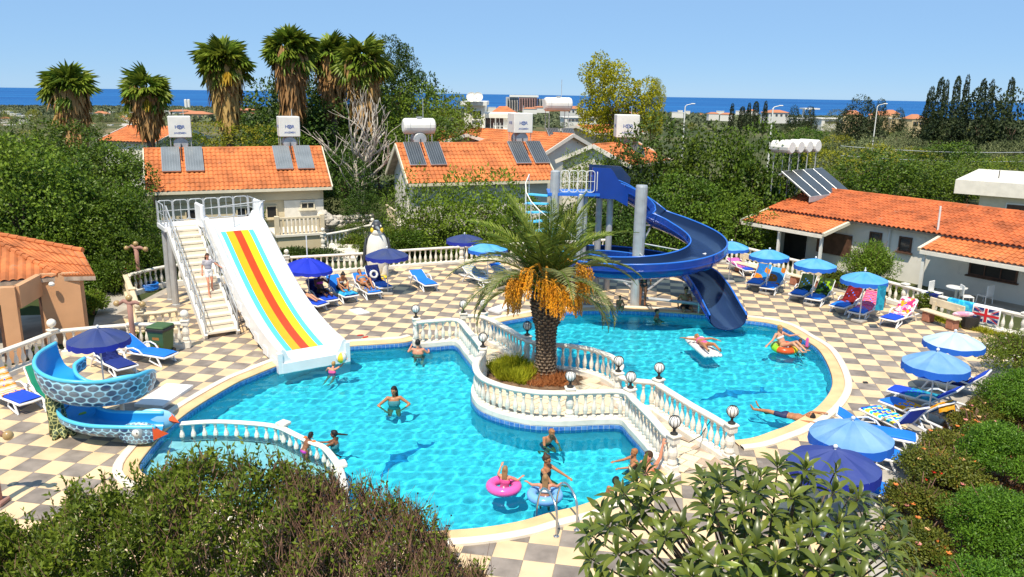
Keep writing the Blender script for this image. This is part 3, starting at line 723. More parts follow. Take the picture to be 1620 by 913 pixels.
def ridge_at(W, half, zr, px, Lw):
    best = min((abs(proj(W(Lw*k/200, half, zr))[0]-px), k) for k in range(201)); return W(Lw*best[1]/200, half, zr+.05), Lw*best[1]/200
# --- house A: beige bungalow behind the white slide
uA = Vector((.918, .396, 0)); EA = G(230, 305, 3.0); EB = G(524.5, 296, 3.0); uA = (EB-EA); uA.z = 0; LA = uA.length; uA.normalize()
hA, WA, oA = gable_house('bungalow', 'beige bungalow with orange tiled roof and two boxed solar heaters, behind the white slide', EA, uA, LA, 3.05, 3.0, 5.0, -.3, 'beige')
vA = Vector((-uA.y, uA.x, 0))
mb = MB(); mb.box(WA(LA/2, .36, 2.62)-oA, (LA-1.2, .12, .62), ax=Matrix((uA, vA, UP)).transposed()); mb.build('lintel_band', MT['beige'], hA)
MB().box(WA(LA-1.55, .375, 1.05)-oA, (2.2, .10, 2.45), ax=Matrix((uA, vA, UP)).transposed()).build('pale_wall_bay', MT['barge2'], hA)
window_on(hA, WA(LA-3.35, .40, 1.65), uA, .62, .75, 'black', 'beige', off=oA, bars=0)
window_on(hA, WA(LA-1.35, .32, 1.95), uA, .8, .42, 'glass', 'barge', off=oA, bars=1)
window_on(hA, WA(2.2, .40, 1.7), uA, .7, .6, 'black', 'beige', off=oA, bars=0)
window_on(hA, WA(5.0, .40, 1.5), uA, 1.0, 1.0, 'glass', 'beige', off=oA, bars=1)
alA = math.atan2(2.0, 3.05)
for px, lab in ((287, 'pale solar heater with white lettered box tank at the left end of the bungalow roof'), (460, 'solar heater with lettered box tank at the right end of the beige bungalow roof')):
    p, _ = ridge_at(WA, 3.05, 5.0, px, LA); heater(lab, p, uA, alA, 'box', tank=1.2)
# terrace of house A
tp = G(441, 397, 0); tq = G(512, 392, 0); d = (tq-tp); lt = d.length; d.normalize(); nv_ = Vector((-d.y, d.x, 0)); ax = Matrix((d, nv_, UP)).transposed()
tt = thing('terrace', 'raised beige terrace with a cream slatted railing beside the beige bungalow', 'terrace', tp)
MB().box(d*(lt/2)+nv_*1.2+Vector((0, 0, .30)), (lt, 2.4, .9), ax=ax).build('terrace_base', MT['beige'], tt)
MB().box(d*(lt/2)+nv_*1.2+Vector((0, 0, .80)), (lt+.24, 2.6, .12), ax=ax).build('floor_slab', MT['barge2'], tt)
MB().box(d*(lt/2)+nv_*.1+Vector((0, 0, 1.72)), (lt+.1, .16, .10), ax=ax).build('top_rail', MT['balus2'], tt)
for k in (0, 1):
    MB().rbox(d*(lt*k)+nv_*.1+Vector((0, 0, 1.36)), (.24, .24, 1.0), .02, ax=ax).build('post', MT['balus2'], tt)
me = MB().rbox((0, 0, .40), (.12, .10, .80), .02).mesh('slat', MT['balus2'])
for k in range(1, 11): obj('slat', me, tt, d*(lt*k/11)+nv_*.1+Vector((0, 0, .865)), math.atan2(d.y, d.x))
# --- house B
EL = G(645, 289, 3.5); ERr = G(881, 288, 3.32); uB = ERr-EL; uB.z = 0; LB_ = uB.length; uB.normalize()
hB, WB, oB = gable_house('bungalow', 'white gabled bungalow with orange tiled roof half hidden by trees', EL, uB, LB_, 3.0, 3.42, 5.35, -.4, 'plaster')
vB = Vector((-uB.y, uB.x, 0))
window_on(hB, WB(.42, 2.2, 2.1), -vB, .95, 1.7, 'glass', 'white', off=oB)
MB().box(WB(-.2, 1.9, .95)-oB, (.9, 2.6, .12), ax=Matrix((uB, vB, UP)).transposed()).build('balcony_slab', MT['barge2'], hB)
for k in range(7): MB().box(WB(-.6, .7+k*.4, 1.4)-oB, (.08, .08, .8), ax=Matrix((uB, vB, UP)).transposed()).build('balcony_slat', MT['balus2'], hB)
MB().box(WB(-.6, 1.9, 1.84)-oB, (.12, 2.6, .09), ax=Matrix((uB, vB, UP)).transposed()).build('balcony_rail', MT['balus2'], hB)
alB = math.atan2(1.93, 3.0)
p, _ = ridge_at(WB, 3.0, 5.35, 665, LB_); heater('solar heater with a white lying cylinder tank above two dark panels on the white bungalow', p, uB, alB, 'cyl', 'collector2', tank=1.55, tank_up=.55)
p, _ = ridge_at(WB, 3.0, 5.35, 827, LB_); heater('solar heater with lettered box tank and leaning dark panels near the blue slide tower', p, uB, alB, 'box', 'collector2', tank=1.22, tank_up=.6)
# --- houses further down the slope
def at_house(name, label, apexpx, eavepx, Y, Lw, wm, rm, ang, half, z0=-1.5, bm='barge2', cat='house', tw=.3, tl=.4, group=None):
    """gable end faces the camera: apex and left eave end given in the picture, ridge runs back at angle ang"""
    a = AT(*apexpx, Y); e = AT(*eavepx, Y); u = Vector((math.sin(ang), math.cos(ang), 0)); v = Vector((-u.y, u.x, 0))
    E0 = Vector((a.x, a.y, 0))-v*half
    return gable_house(name, label, E0, u, Lw, half, e.z, a.z, z0, wm, rm, bm, .3, cat, group, tw, tl)
hC, WC, oC = at_house('house', 'white house with big orange gable roof behind the slatted box tank', (907, 214), (858, 240), 60, 11, 'plaster', 'roof', R(-48), 3.3)
window_on(hC, WC(.3, 3.1, 2.2), Vector((hC.location.x*0+.67, .74, 0)).normalized(), 1.2, 1.3, 'glass', 'white', off=oC)
hD, WD, oD = at_house('house', 'small white gabled house just left of the blue slide start', (938, 231), (889, 258), 52, 6, 'plaster', 'roof', R(35), 2.7)
p = WD(1.6, 2.7, AT(938, 231, 52).z); heater('solar heater with lettered box tank poking out left of the dark tree', AT(992, 218, 55)-Vector((0, 0, .6)), Vector((1, 0, 0)), R(30), 'box', 'collector2', tank=1.55, tank_up=.6)
hE, WE, oE = at_house('house', 'house with orange gable roof beside the white villa', (738, 214), (712, 228), 63, 7, 'concrete', 'roof', R(-28), 2.6)
hF, WF, oF = at_house('house', 'house with orange roof and cream barge right of the pink water tank', (912, 200), (896, 208), 76, 6, 'beige', 'roof', R(60), 3.0)
p = AT(884, 205, 62); heater('solar heater with a big pinkish cylinder tank on a tall stand against the sea', p, Vector((.96, .28, 0)), R(38), 'cyl', 'collector2', tank=1.75, tank_up=1.35, disc=False, dlen=1.7)
# white villa
tv = thing('villa', 'white two storey villa with flat roof, balcony and satellite dishes', 'villa', AT(752, 230, 78)); o_ = Vector(tv.location)
def blk(nm, x0, x1, y0, y1, Y, dep, m, par=tv):
    a = AT(x0, y1, Y)-o_; b = AT(x1, y0, Y)-o_; return MB().box(((a.x+b.x)/2, (a.y+b.y)/2+dep/2, (a.z+b.z)/2), (b.x-a.x, dep, b.z-a.z)).build(nm, MT[m], par)
blk('tower', 734, 767, 166, 245, 78, 6, 'plaster'); blk('roof_slab', 728, 770, 161, 166.5, 77.6, 7, 'white'); blk('wing', 767.5, 813, 186, 240, 79, 7, 'plaster')
blk('parapet', 766, 816, 181, 186.5, 78.5, 8, 'barge2'); blk('balcony_slab', 764, 820, 206, 209.5, 76.5, 3, 'white')
for k in range(7):
    a = AT(781+k*5.4, 206, 76.7)-o_; MB().box(a+Vector((0, 0, .33)), (.05, .05, .7)).build('rail_post', MT['white'], tv)
a = AT(780, 199.5, 76.7)-o_; b = AT(816, 199.8, 76.7)-o_; MB().tube([a, b], .03, 5).build('balcony_rail', MT['white'], tv)
for (x, y, ww, hh, Y) in ((755, 182, .9, .9, 77.98), (776, 198, 1.1, 1.9, 78.98), (790, 199, .9, 1.9, 78.98)):
    window_on(tv, AT(x, y, Y), Vector((1, 0, 0)), ww, hh, 'glass', 'white', off=o_)
for px, py in ((746, 158), (756, 158)):
    t_ = thing('satellite_dish', 'white satellite dish on the villa roof, %s one' % ('left' if px < 750 else 'right'), 'satellite dish', AT(px, py+2.5, 77.7), 0, 'satellite dishes')
    MB().lathe([(.02, 0), (.25, .03), (.42, .10), (.5, .17), (.49, .18), (.4, .11), (.02, .02)], 14, (0, -.1, .35), rotm('X', R(65))).build('dish', MT['white'], t_); MB().cyl((0, 0, -.2), (0, -.05, .35), .04, n=5).build('mast', MT['galv'], t_)
# hip roof beyond
th_ = thing('house', 'far house with orange hipped roof behind the villa', 'house', AT(795, 195, 115)); o_ = Vector(th_.location)
A = [AT(770, 183, 112)-o_, AT(818, 181, 112)-o_, AT(822, 180, 124)-o_, AT(778, 180, 124)-o_]; ap = [AT(790, 168, 118)-o_, AT(802, 168, 118)-o_]
MB().add(A+ap, [(0, 1, 5, 4), (1, 2, 5), (2, 3, 4, 5), (3, 0, 4)]).build('roof', MT['roof'], th_)
blk('wall', 775, 814, 181, 215, 113, 9, 'plaster', th_)
# pink hotel on the shore
tv = thing('hotel', 'wide pink and white seaside hotel with many balconies on the shore', 'hotel', AT(832, 175, 1500)); o_ = Vector(tv.location)
MT['pink'] = mat('pink_facade', (.42, .25, .24), .8, .1, .01); MT['pale'] = mat('pale_facade', (.52, .50, .50), .8, .1, .02)
blk('wing', 800, 820, 154, 180, 1500, 30, 'pale', tv); blk('main_block', 820.5, 850, 153, 180, 1498, 34, 'pink', tv); blk('wing', 850.5, 862, 157, 180, 1500, 30, 'pale', tv); blk('roof', 806, 852, 151, 153.5, 1497, 36, 'white', tv)
for r_ in range(6):
    for c_ in range(14): blk('window', 803+c_*4, 805+c_*4, 156+r_*3.1, 157.8+r_*3.1, 1495.5, 3, 'glass', tv)
for px in (294.5, 299.5):
    t_ = thing('silo', 'pale tower near the shore, the %s of the pair' % ('left' if px < 297 else 'right'), 'tower', AT(px, 172, 1400), 0, 'pair of pale towers')
    MB().lathe([(2.4, -6), (2.4, 14), (2.2, 15.5), (.5, 16)], 10).build('shaft', MT['white'], t_)
# --- low bungalow on the right
r0 = G(1222, 329, 2.5); r1 = G(1340, 351, 2.5); r2 = G(1500, 374, 2.5); r3 = G(1620, 391, 2.5); dr = Vector((.574, -.819, 0)).normalized(); cR = (r0+r1+r2+r3)/4; r0 = cR+dr*(r0-cR).dot(dr); LR = (r3-r0).length+6; nr = Vector((-dr.y, dr.x, 0))
if nr.x < 0: nr = -nr
bR = thing('bungalow', 'long low white bungalow with weathered orange tiles along the right of the deck', 'bungalow', (r0.x, r0.y, -.5)); oR = Vector(bR.location)
def WR(a, b, z): return Vector((r0.x, r0.y, 0))+dr*a+nr*b+UP*z
axR = Matrix((dr, nr, UP)).transposed()
MB().box(WR(LR/2, .45+4, 1.0)-oR, (LR-.8, 8, 2.9), ax=axR).build('wall', MT['plaster'], bR)
zR = 3.33; hf = 4.0
mb = MB().slab([WR(0, 0, 2.5)-oR, WR(LR, 0, 2.5)-oR, WR(LR, hf, zR)-oR, WR(0.0, hf, zR)-oR], .1); mb.slab([WR(LR, 2*hf, 2.5)-oR, WR(0, 2*hf, 2.5)-oR, WR(0, hf, zR)-oR, WR(LR, hf, zR)-oR], .1); roR = mb.build('roof', MT['mortar'], bR)
vs_ = nr*hf+UP*(zR-2.5); tiled(roR, WR(0, -.12, 2.5), dr, vs_, [(0, 0), (LR, 0), (LR, vs_.length), (0, vs_.length)], .24, .36, .075, MT['roof2'])
mb = MB()
for i in range(int(LR/.4)): mb.cyl(WR(i*.4, hf, zR+.05)-oR, WR(i*.4+.43, hf, zR+.065+rnd.uniform(0, .02))-oR, .13, .11, 8)
mb.build('ridge_cap', MT['roof2'], roR, kind='stuff')
def porch(px0, px1, lowz, proj_, lab, roomy=True):
    k0 = min(range(400), key=lambda k: abs(proj(WR(LR*k/400, 0, 2.45))[0]-px0))*LR/400; k1 = min(range(400), key=lambda k: abs(proj(WR(LR*k/400, 0, 2.45))[0]-px1))*LR/400
    q = [WR(k0, -proj_, lowz)-oR, WR(k1, -proj_, lowz)-oR, WR(k1, .3, 2.42)-oR, WR(k0, .3, 2.42)-oR]
    po = MB().slab(q, .08).build('porch_roof', MT['barge2'], bR)
    v_ = nr*(proj_+.3)+UP*(2.42-lowz); tiled(po, WR(k0, -proj_-.05, lowz+.01), dr, v_, [(0, 0), (k1-k0, 0), (k1-k0, v_.length), (0, v_.length)], .235, .33, .06, MT['roof'])
    for a in (k0-.06, k1+.06):
        p0 = WR(a, -proj_-.08, lowz)-oR; p1 = WR(a, .3, 2.46)-oR; dd = (p1-p0).normalized(); MB().box((p0+p1)/2, ((p1-p0).length, .14, .16), ax=Matrix((dd, dr, dd.cross(dr))).transposed()).build('barge_board', MT['barge'], bR)
    MB().box(WR((k0+k1)/2, -proj_-.07, lowz-.10)-oR, (k1-k0, .08, .16), ax=axR).build('fascia', MT['barge2'], bR)
    return k0, k1
k0, k1 = porch(1180, 1343, 1.98, 2.0, '')
for a in (k1-.15, k1-2.6): MB().box(WR(a, -1.85, .6)-oR, (.12, .12, 2.6), ax=axR).build('porch_post', MT['white'], bR)
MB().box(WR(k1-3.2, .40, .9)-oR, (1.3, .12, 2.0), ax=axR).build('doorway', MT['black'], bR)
MB().box(WR(k1-.9, .38, 1.15)-oR, (1.9, .12, 1.1), ax=axR).build('shutter', MT['wood'], bR)
m0, m1 = porch(1489, 1760, 2.0, 1.6, '')
MB().box(WR(m0+.12, -1.5, .6)-oR, (.12, .12, 2.6), ax=axR).build('porch_post', MT['white'], bR)
window_on(bR, WR(m0+2.2, .44, 1.25), -dr*-1, 2.0, .75, 'black', 'wood', off=oR, bars=2)
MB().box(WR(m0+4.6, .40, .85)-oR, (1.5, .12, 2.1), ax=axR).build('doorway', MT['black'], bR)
MB().box(WR((m0+m1)/2, -.5, -.28)-oR, (m1-m0, 2.2, .5), ax=axR).build('porch_floor', MT['concrete'], bR)
for px in (1385, 1433):
    k = min(range(400), key=lambda k: abs(proj(WR(LR*k/400, .45, 1.7))[0]-px))*LR/400; window_on(bR, WR(k, .44, 1.72), dr, .62, .72, 'glass', 'wood', off=oR, bars=0)
k = min(range(400), key=lambda k: abs(proj(WR(LR*k/400, .4, 2))[0]-1408))*LR/400; MB().cyl(WR(k, .4, -.4)-oR, WR(k, .36, 2.4)-oR, .05, n=6).build('drainpipe', MT['white'], bR)
k = min(range(400), key=lambda k: abs(proj(WR(LR*k/400, .2, 2.8))[0]-1484))*LR/400; MB().cyl(WR(k, .25, 2.5)-oR, WR(k, .2, 3.75)-oR, .045, n=6).build('vent_pipe', MT['white'], bR)
# four solar panels in a row behind its ridge
p = AT(1290, 304, 44.5); ts = thing('solar_array', 'row of four tilted dark solar panels under four white tanks behind the long bungalow', 'solar heaters', p, R(38))
for k in range(4):
    ca, sa = math.cos(R(32)), math.sin(R(32)); ax = rotm('X', R(32)); c = Vector(((k-1.5)*1.02, 0, .55))
    fo = MB().rbox(c, (.97, 2.3, .09), .01, ax=ax).build('collector', MT['alu'], ts); MB().box(c+ax@Vector((0, 0, .049)), (.9, 2.2, .008), ax=ax).build('glass', MT['collector2'], fo)
    MB().lathe([(.02, -.62), (.3, -.62), (.36, -.56), (.36, .56), (.3, .62), (.02, .62)], 14, ((k-1.5)*.86, 1.5, 2.45), rotm('X', R(90))).build('tank', MT['white'], ts)
    for b in (1.0, 2.0): MB().cyl(((k-1.5)*.86, b, -.3), ((k-1.5)*.86, b, 2.2), .03, n=5).build('stand_leg', MT['galv'], ts)
MB().box((0, -1.0, -.15), (4.3, .06, .3)).build('beam', MT['galv'], ts); MB().box((0, 1.0, 1.0), (4.3, .06, .08)).build('beam', MT['galv'], ts)
# flat roofed building at the right edge
fb = G(1512, 345, .2); q0 = AT(1512, 284, 50); tf = thing('flat_roofed_house', 'cream flat roofed house with a dark window beyond the long bungalow', 'house', (q0.x, q0.y, -1)); o_ = Vector(tf.location)
dF = Vector((.80, -.60, 0)); nF = Vector((.60, .80, 0)); axF = Matrix((dF, nF, UP)).transposed(); zt = q0.z
MB().box(dF*6+nF*5+Vector((0, 0, zt+1-.43)), (12, 10, .86), ax=axF).build('roof_slab', MT['barge2'], tf)
MB().box(dF*6.9+nF*5+Vector((0, 0, (zt-.1+1)/2-.05)), (11.0, 9, zt-.2+1), ax=axF).build('wall', MT['barge'], tf)
window_on(tf, q0+dF*3.6+nF*.49+Vector((0, 0, -1.75)), dF, 1.5, 1.0, 'wood', 'white', off=o_, bars=0)
for a, b in ((2, 3), (5, 4), (8, 3.5)): MB().tube([dF*a+nF*b+Vector((0, 0, zt+1)), dF*a+nF*b+Vector((0, 0, zt+1.5))], .03, 5).build('rebar', MT['dark'], tf)
# --- orange kiosk on the left
K = [Vector(p) for p in ((-21, 20.6, 0), (-15.75, 23.6, 0), (-15.35, 23.75, 0), (-16.05, 25.3, 0), (-14.5, 25.85, 0), (-17.2, 28.9, 0), (-22, 28, 0))]
tk = thing('kiosk', 'peach coloured kiosk with orange hipped tile roof and open dark doorways', 'kiosk', K[2]); oK = Vector(tk.location); zk = 2.42
mb = MB()
wall_quad(mb, K[1]-oK, K[2]-oK, 0, zk, .3); mb.build('pillar', MT['peach'], tk)
mb = MB(); wall_quad(mb, K[3]+(K[4]-K[3])*.28-oK, K[4]-oK, 0, zk, .2); mb.build('wall', MT['peach'], tk)
mb = MB(); wall_quad(mb, K[4]-oK, K[5]-oK, 0, zk, .2); mb.build('wall', MT['peach'], tk)
mb = MB(); wall_quad(mb, K[0]-oK, K[1]-oK, 1.9, zk, .3); mb.build('lintel', MT['peach'], tk); mb = MB(); wall_quad(mb, K[2]-oK, K[3]+(K[4]-K[3])*.28-oK, 1.72, zk, .2); mb.build('lintel', MT['peach'], tk)
mb = MB(); wall_quad(mb, K[0]+Vector((-.5, 2, 0))-oK, K[3]+Vector((-1.6, 1.5, 0))-oK, 0, zk, .1); mb.build('back_wall', MT['concrete'], tk)
for a in (K[1]-(K[2]-K[1])*.12, K[3]+(K[4]-K[3])*.26): MB().box(a-oK+Vector((0, 0, .93)), (.1, .12, 1.86)).build('door_jamb', MT['wood'], tk)
mb = MB().prism([(p.x-oK.x, p.y-oK.y) for p in K], -.3, .03); mb.build('floor_slab', MT['concrete'], tk)
zE = 2.30; ec = G(94, 438, zE); er = G(151, 437, zE); el = ec+(K[0]-K[1]).normalized()*6.2; el.z = zE
ap = AT(-40, 366, 28.5); rr = AT(131, 399, 27.4)
pl = [el, ec, er, rr, ap]
mb = MB(); mb.add([p-oK for p in (el, ec, er, rr, ap)]+[p-oK-Vector((0, 0, .14)) for p in (el, ec, er, rr, ap)], [(0, 1, 4), (1, 2, 3, 4), (5, 9, 6), (6, 9, 8, 7), (0, 5, 6, 1), (1, 6, 7, 2), (2, 7, 8, 3)]); kro = mb.build('roof', MT['mortar'], tk)
def plane_uv(O, u, pts):
    u = u.normalized(); n = u.cross(pts[2]-O).normalized(); n = n if n.z > 0 else -n; v = n.cross(u).normalized()
    return u, v, [((p-O).dot(u), (p-O).dot(v)) for p in pts]
u, v, pp = plane_uv(ec, el-ec, [ec, el, ap]); tiled(tk, ec, u, v, [(a*1.0, b) for a, b in pp], .235, .30, .05, MT['roof'], each=True)
u, v, pp = plane_uv(ec, er-ec, [ec, er, rr, ap]); 
vv_ = (rr-er).normalized(); uu_ = (er-ec).normalized()
nn_ = uu_.cross(vv_).normalized(); nn_ = nn_ if nn_.z > 0 else -nn_
big = []
for j in range(3):
    for i in range(12):
        a = ec.lerp(er, 0); k0_ = (i/7.0); 
        def bl(s, t): return (ec.lerp(er, s)).lerp(ap.lerp(rr, s), t)
        s0, s1, t0, t1 = i/12, (i+1)/12-.006, j/3, (j+1)/3+.03
        c = [bl(s0, t0), bl(s1, t0), bl(s1, min(1, t1)), bl(s0, min(1, t1))]; h0 = nn_*(.055+.01*rnd.random()); h1 = nn_*.02; mid0 = bl((s0+s1)/2, t0)+h0+nn_*.035; mid1 = bl((s0+s1)/2, min(1, t1))+h1+nn_*.03
        mb = MB().strip([[c[0], (c[0]+c[1])/2, c[1]], [c[0]+h0, mid0, c[1]+h0], [c[3]+h1, mid1, c[2]+h1]]); mb.v = [tuple(Vector(q)-oK) for q in mb.v]; mb.build('roof_tile', MT['roof'], tk)
mb = MB()
for a, b in ((ec, ap), (rr, ap)):
    n_ = int((b-a).length/.36)
    for i in range(n_): 
        p0 = a.lerp(b, i/n_)+Vector((0, 0, .07)); p1 = a.lerp(b, (i+1.08)/n_)+Vector((0, 0, .055)); MB().cyl(p0-oK, p1-oK, .10, .085, 8).build('ridge_tile', MT['roof'], tk)
MB().lathe([(.01, 0), (.08, .02), (.10, .08), (.06, .14), (.01, .15)], 8, G(82, 453, 2.05)-oK).build('lamp', MT['white'], tk)
# ================================================================ slides, furniture, small things
def cmat(name, col, rough=.35, **k): MT[name] = mat(name, col, rough, .04, 2, **k); return MT[name]
cmat('lane_blue', (.10, .56, .85)); cmat('lane_yellow', (.80, .66, .006)); cmat('lane_gold', (.76, .40, .004)); cmat('lane_red', (.74, .055, .005)); cmat('slide_white', (.84, .84, .84), .3)
cmat('stepcream', (.80, .71, .58), .7); cmat('blue_shell', (.008, .048, .29), .22, coat=.3); cmat('navy_inside', (.020, .045, .12), .16, coat=.4); cmat('blue_rim', (.03, .16, .62), .25)
cmat('cushion_blue', (.012, .19, .74), .75); cmat('cushion_royal', (.012, .07, .60), .75); cmat('cushion_navy', (.012, .03, .20), .75); cmat('cushion_green', (.0, .20, .11), .75)
# --- white five-lane slide
BLp = G(446, 580, .15); BRp = G(545, 556, .15); mid = (BLp+BRp)/2
wv = Vector((.83, .56, 0)); dn = Vector((.56, -.83, 0)); PT = mid-dn*9.35; PT.z = 0
ts = thing('water_slide', 'wide white slide with yellow, red and blue lanes running into the pool', 'water slide', PT)
prof = [(0, 3.20), (.5, 3.20), (.9, 3.14), (1.4, 2.96), (2.0, 2.66), (3.0, 2.12), (4.0, 1.62), (5.0, 1.18), (6.0, .82), (7.0, .55), (8.0, .36), (8.8, .26), (9.4, .22)]
cross = [(-1.62, -.22), (-1.60, .34), (-1.50, .42), (-1.36, .38), (-1.22, .14), (-1.08, .03), (-.95, 0), (0, 0), (.95, 0), (1.08, .03), (1.22, .14), (1.40, .40), (1.52, .43), (1.62, .34), (1.64, -.22)]
PR = smooth_path([Vector((0, s, z)) for s, z in prof], 3)
rows = []
for q in PR:
    f = 1.0
    rows.append([dn*q.y+wv*(a*.68)+UP*(q.z+b) for a, b in cross])
mb = MB().strip(rows); mb.strip([[p-UP*.05 for p in (r[0], r[-1])] for r in rows]); body = mb.build('chute', MT['slide_white'], ts, smooth=False)
mb = MB(); r = rows[-1]; mb.add(r+[dn*9.4+wv*1.1-UP*.25, dn*9.4-wv*1.1-UP*.25], [tuple(range(len(r)+2))]); mb.box(dn*9.35+wv*(-1.1)+UP*.10, (.15, .2, .85), ax=Matrix((wv, dn, UP)).transposed()); mb.box(dn*9.35+wv*1.1+UP*.10, (.15, .2, .85), ax=Matrix((wv, dn, UP)).transposed()); mb.box(dn*9.43+UP*.03, (2.1, .06, .34), ax=Matrix((wv, dn, UP)).transposed()); mb.build('end_lip', MT['slide_white'], ts)
for k, m_ in enumerate(('lane_blue', 'lane_gold', 'lane_red', 'lane_yellow', 'lane_blue')):
    wd = [.19, .29, .29, .29, .19]; x0 = -.625+sum(wd[:k]); x1 = x0+wd[k]
    MB().strip([[dn*q.y+wv*x+UP*(q.z+.008) for x in (x0, (x0+x1)/2, x1)] for q in PR if 1.15 < q.y < 8.75]).build('lane', MT[m_], ts, smooth=True)
for s_ in (-1.14, 1.14):                             # side wings at the start
    MB().rbox(dn*.35+wv*s_+UP*3.62, (.16, 1.0, .95), .06, ax=Matrix((wv, dn, UP)).transposed()).build('start_wing', MT['slide_white'], ts)
mb = MB()
for k in range(8):                                   # scalloped stiffeners under the side
    d_ = 2.2+k*.95; z_ = min(PR, key=lambda q: abs(q.y-d_)).z; mb.rbox(dn*d_+wv*(-1.08)+UP*(z_-.16), (.08, .5, .35), .08, ax=Matrix((wv, dn, UP)).transposed())
mb.build('side_stiffener', MT['slide_white'], ts, kind='stuff')
axS = Matrix((wv, dn, UP)).transposed()
MB().tube([dn*.9+wv*-.9+UP*3.95, dn*.9+wv*1.25+UP*4.1], .022, 6).build('start_bar', MT['galv'], ts)
MB().cyl(dn*.9+UP*3.15, dn*.9+UP*4.0, .022, n=6).build('bar_post', MT['galv'], ts)
for d_, z_, x_ in ((-.2, 3.05, -2.2), (-1.2, 3.05, -2.2), (1.6, 2.6, -1.1), (1.6, 2.6, .9), (3.9, 1.4, -1.0), (3.9, 1.4, .9), (-1.1, 3.05, 1.1)):
    b = dn*d_+wv*x_
    MB().lathe([(.16, 0), (.16, .03), (.13, .05), (.125, z_)], 12, b).build('column', MT['galv'], ts)
# platform, railing, stairs
ctr = wv*(-.57)-dn*.72
MB().box(ctr+UP*3.08, (3.7, 1.5, .16), ax=axS).build('platform', MT['slide_white'], ts)
def hoop(c, d, w_, h_, r=.022):
    q = []; cr = .12
    for sx, sz, a0 in ((1, 1, 0), (-1, 1, 90), (-1, -1, 180), (1, -1, 270)):
        for k in range(4):
            a = R(a0+30*k); q.append(c+d*(sx*(w_/2-cr)+cr*math.cos(a))+UP*(sz*(h_/2-cr)+cr*math.sin(a)))
    mb = MB().tube(q, r, 5, closed=True); mb.tube([c-d*(w_/2), c+d*(w_/2)], r*.6, 4); mb.tube([c-UP*(h_/2), c+UP*(h_/2)], r*.6, 4)
    return mb
for k in range(6): hoop(wv*(-2.08+k*.60)-dn*1.42+UP*3.62, wv, .56, .82).build('rail_hoop', MT['galv'], ts)
for k in range(7): MB().cyl(wv*(-2.38+k*.60)-dn*1.42+UP*3.1, wv*(-2.38+k*.60)-dn*1.42+UP*4.05, .022, n=5).build('rail_post', MT['galv'], ts)
hoop(wv*(-2.36)-dn*.75+UP*3.62, dn, 1.1, .82).build('rail_hoop', MT['galv'], ts)
hoop(wv*(1.22)-dn*.75+UP*3.62, dn, 1.1, .82).build('rail_hoop', MT['galv'], ts)
st = thing('staircase', 'steep cream steps with steel handrails up to the start of the white slide', 'staircase', PT)
sx = -1.74; run0, run1 = 0.0, 5.0; ns = 15; sw = 1.0
for k in range(ns):
    z = 3.10*(1-(k+1)/ns)+.0; d0 = run0+(run1-run0)*k/ns; dd = (run1-run0)/ns
    MB().box(dn*(d0+dd/2)+wv*sx+UP*(z+.175), (sw, dd+.03, .07), ax=axS).build('step', MT['stepcream'], st)
    MB().box(dn*(d0+dd*.03)+wv*sx+UP*(z+.25), (sw-.02, .03, .14), ax=axS).build('riser', MT['stepcream'], st)
for s_ in (-1, 1):
    a = dn*run0+wv*(sx+s_*(sw/2+.05))+UP*3.06; b = dn*(run1+.05)+wv*(sx+s_*(sw/2+.05))+UP*.02
    d_ = (b-a).normalized(); MB().box((a+b)/2, ((b-a).length, .10, .30), ax=Matrix((d_, wv, d_.cross(wv))).transposed()).build('stringer', MT['white'], st)
    mb = MB().tube([a+UP*.95, b+UP*.95, b+UP*.1], .025, 6); mb.tube([a+UP*.55, b+UP*.55], .018, 5); mb.build('handrail', MT['galv'], st)
    for k in range(9): p = a.lerp(b, k/8); MB().cyl(p, p+UP*.95, .02, n=5).build('baluster', MT['galv'], st)
# --- blue spiral slide
HC = Vector((5.1, 31.6, 0)); RR = 2.75
tb = thing('spiral_slide', 'tall dark blue spiral slide winding round a grey column into the far pool', 'water slide', HC); o_ = HC
pts = []
for x, y, z in ((-1.7, 2.75, 4.32), (-1.0, 2.75, 4.28), (-.2, 2.75, 3.98), (.6, 2.75, 3.45)): pts.append(Vector((x, y, z)))
for a, z in ((70, 3.02), (50, 2.72), (30, 2.50), (10, 2.34), (-10, 2.22), (-30, 2.12), (-50, 2.03), (-70, 1.95), (-90, 1.88), (-110, 1.81), (-130, 1.74), (-150, 1.67), (-170, 1.60), (-190, 1.53), (-210, 1.45), (-230, 1.36), (-250, 1.27), (-270, 1.17), (-290, 1.07), (-310, .97), (-330, .87), (-350, .76)):
    pts.append(Vector((RR*math.cos(R(a)), RR*math.sin(R(a)), z)))
pts += [Vector((2.80, -.55, .60)), Vector((2.86, -1.3, .42)), Vector((2.95, -2.1, .20)), Vector((3.0, -2.75, .10)), Vector((3.02, -3.0, .10))]
SP = smooth_path(pts, 4)
def trough(path, prof_fn, m, name, parent, flip=False, cap=False):
    rows = []; n = len(path)
    for i, p in enumerate(path):
        t = path[min(i+1, n-1)]-path[max(i-1, 0)]; t.z *= 1; t.normalize(); s = Vector((t.y, -t.x, 0)).normalized(); u = s.cross(t); u = u if u.z > 0 else -u
        rows.append([p+s*a+u*b for a, b in prof_fn(i/(n-1))])
    mb = MB().strip([r[::-1] for r in rows] if flip else rows); return mb, rows
def prof_out(t):
    hi = .60 if t < .9 else .60-(t-.9)*2.2; W_ = .70; out = []
    for k in range(13):
        a = PI+PI*k/12; out.append((W_*math.cos(a)*(1.0), hi*.55+.42*math.sin(a)*1.0))
    left = [(-W_-.03, hi), (-W_-.03, hi*.62), (-W_-.06, hi*.60), (-W_-.06, hi*.54)]; return left+out+[(-x, y) for x, y in left[::-1]]
def prof_in(t):
    return [(x*.955, y+.025) for x, y in prof_out(t) if abs(x) <= .63][:]
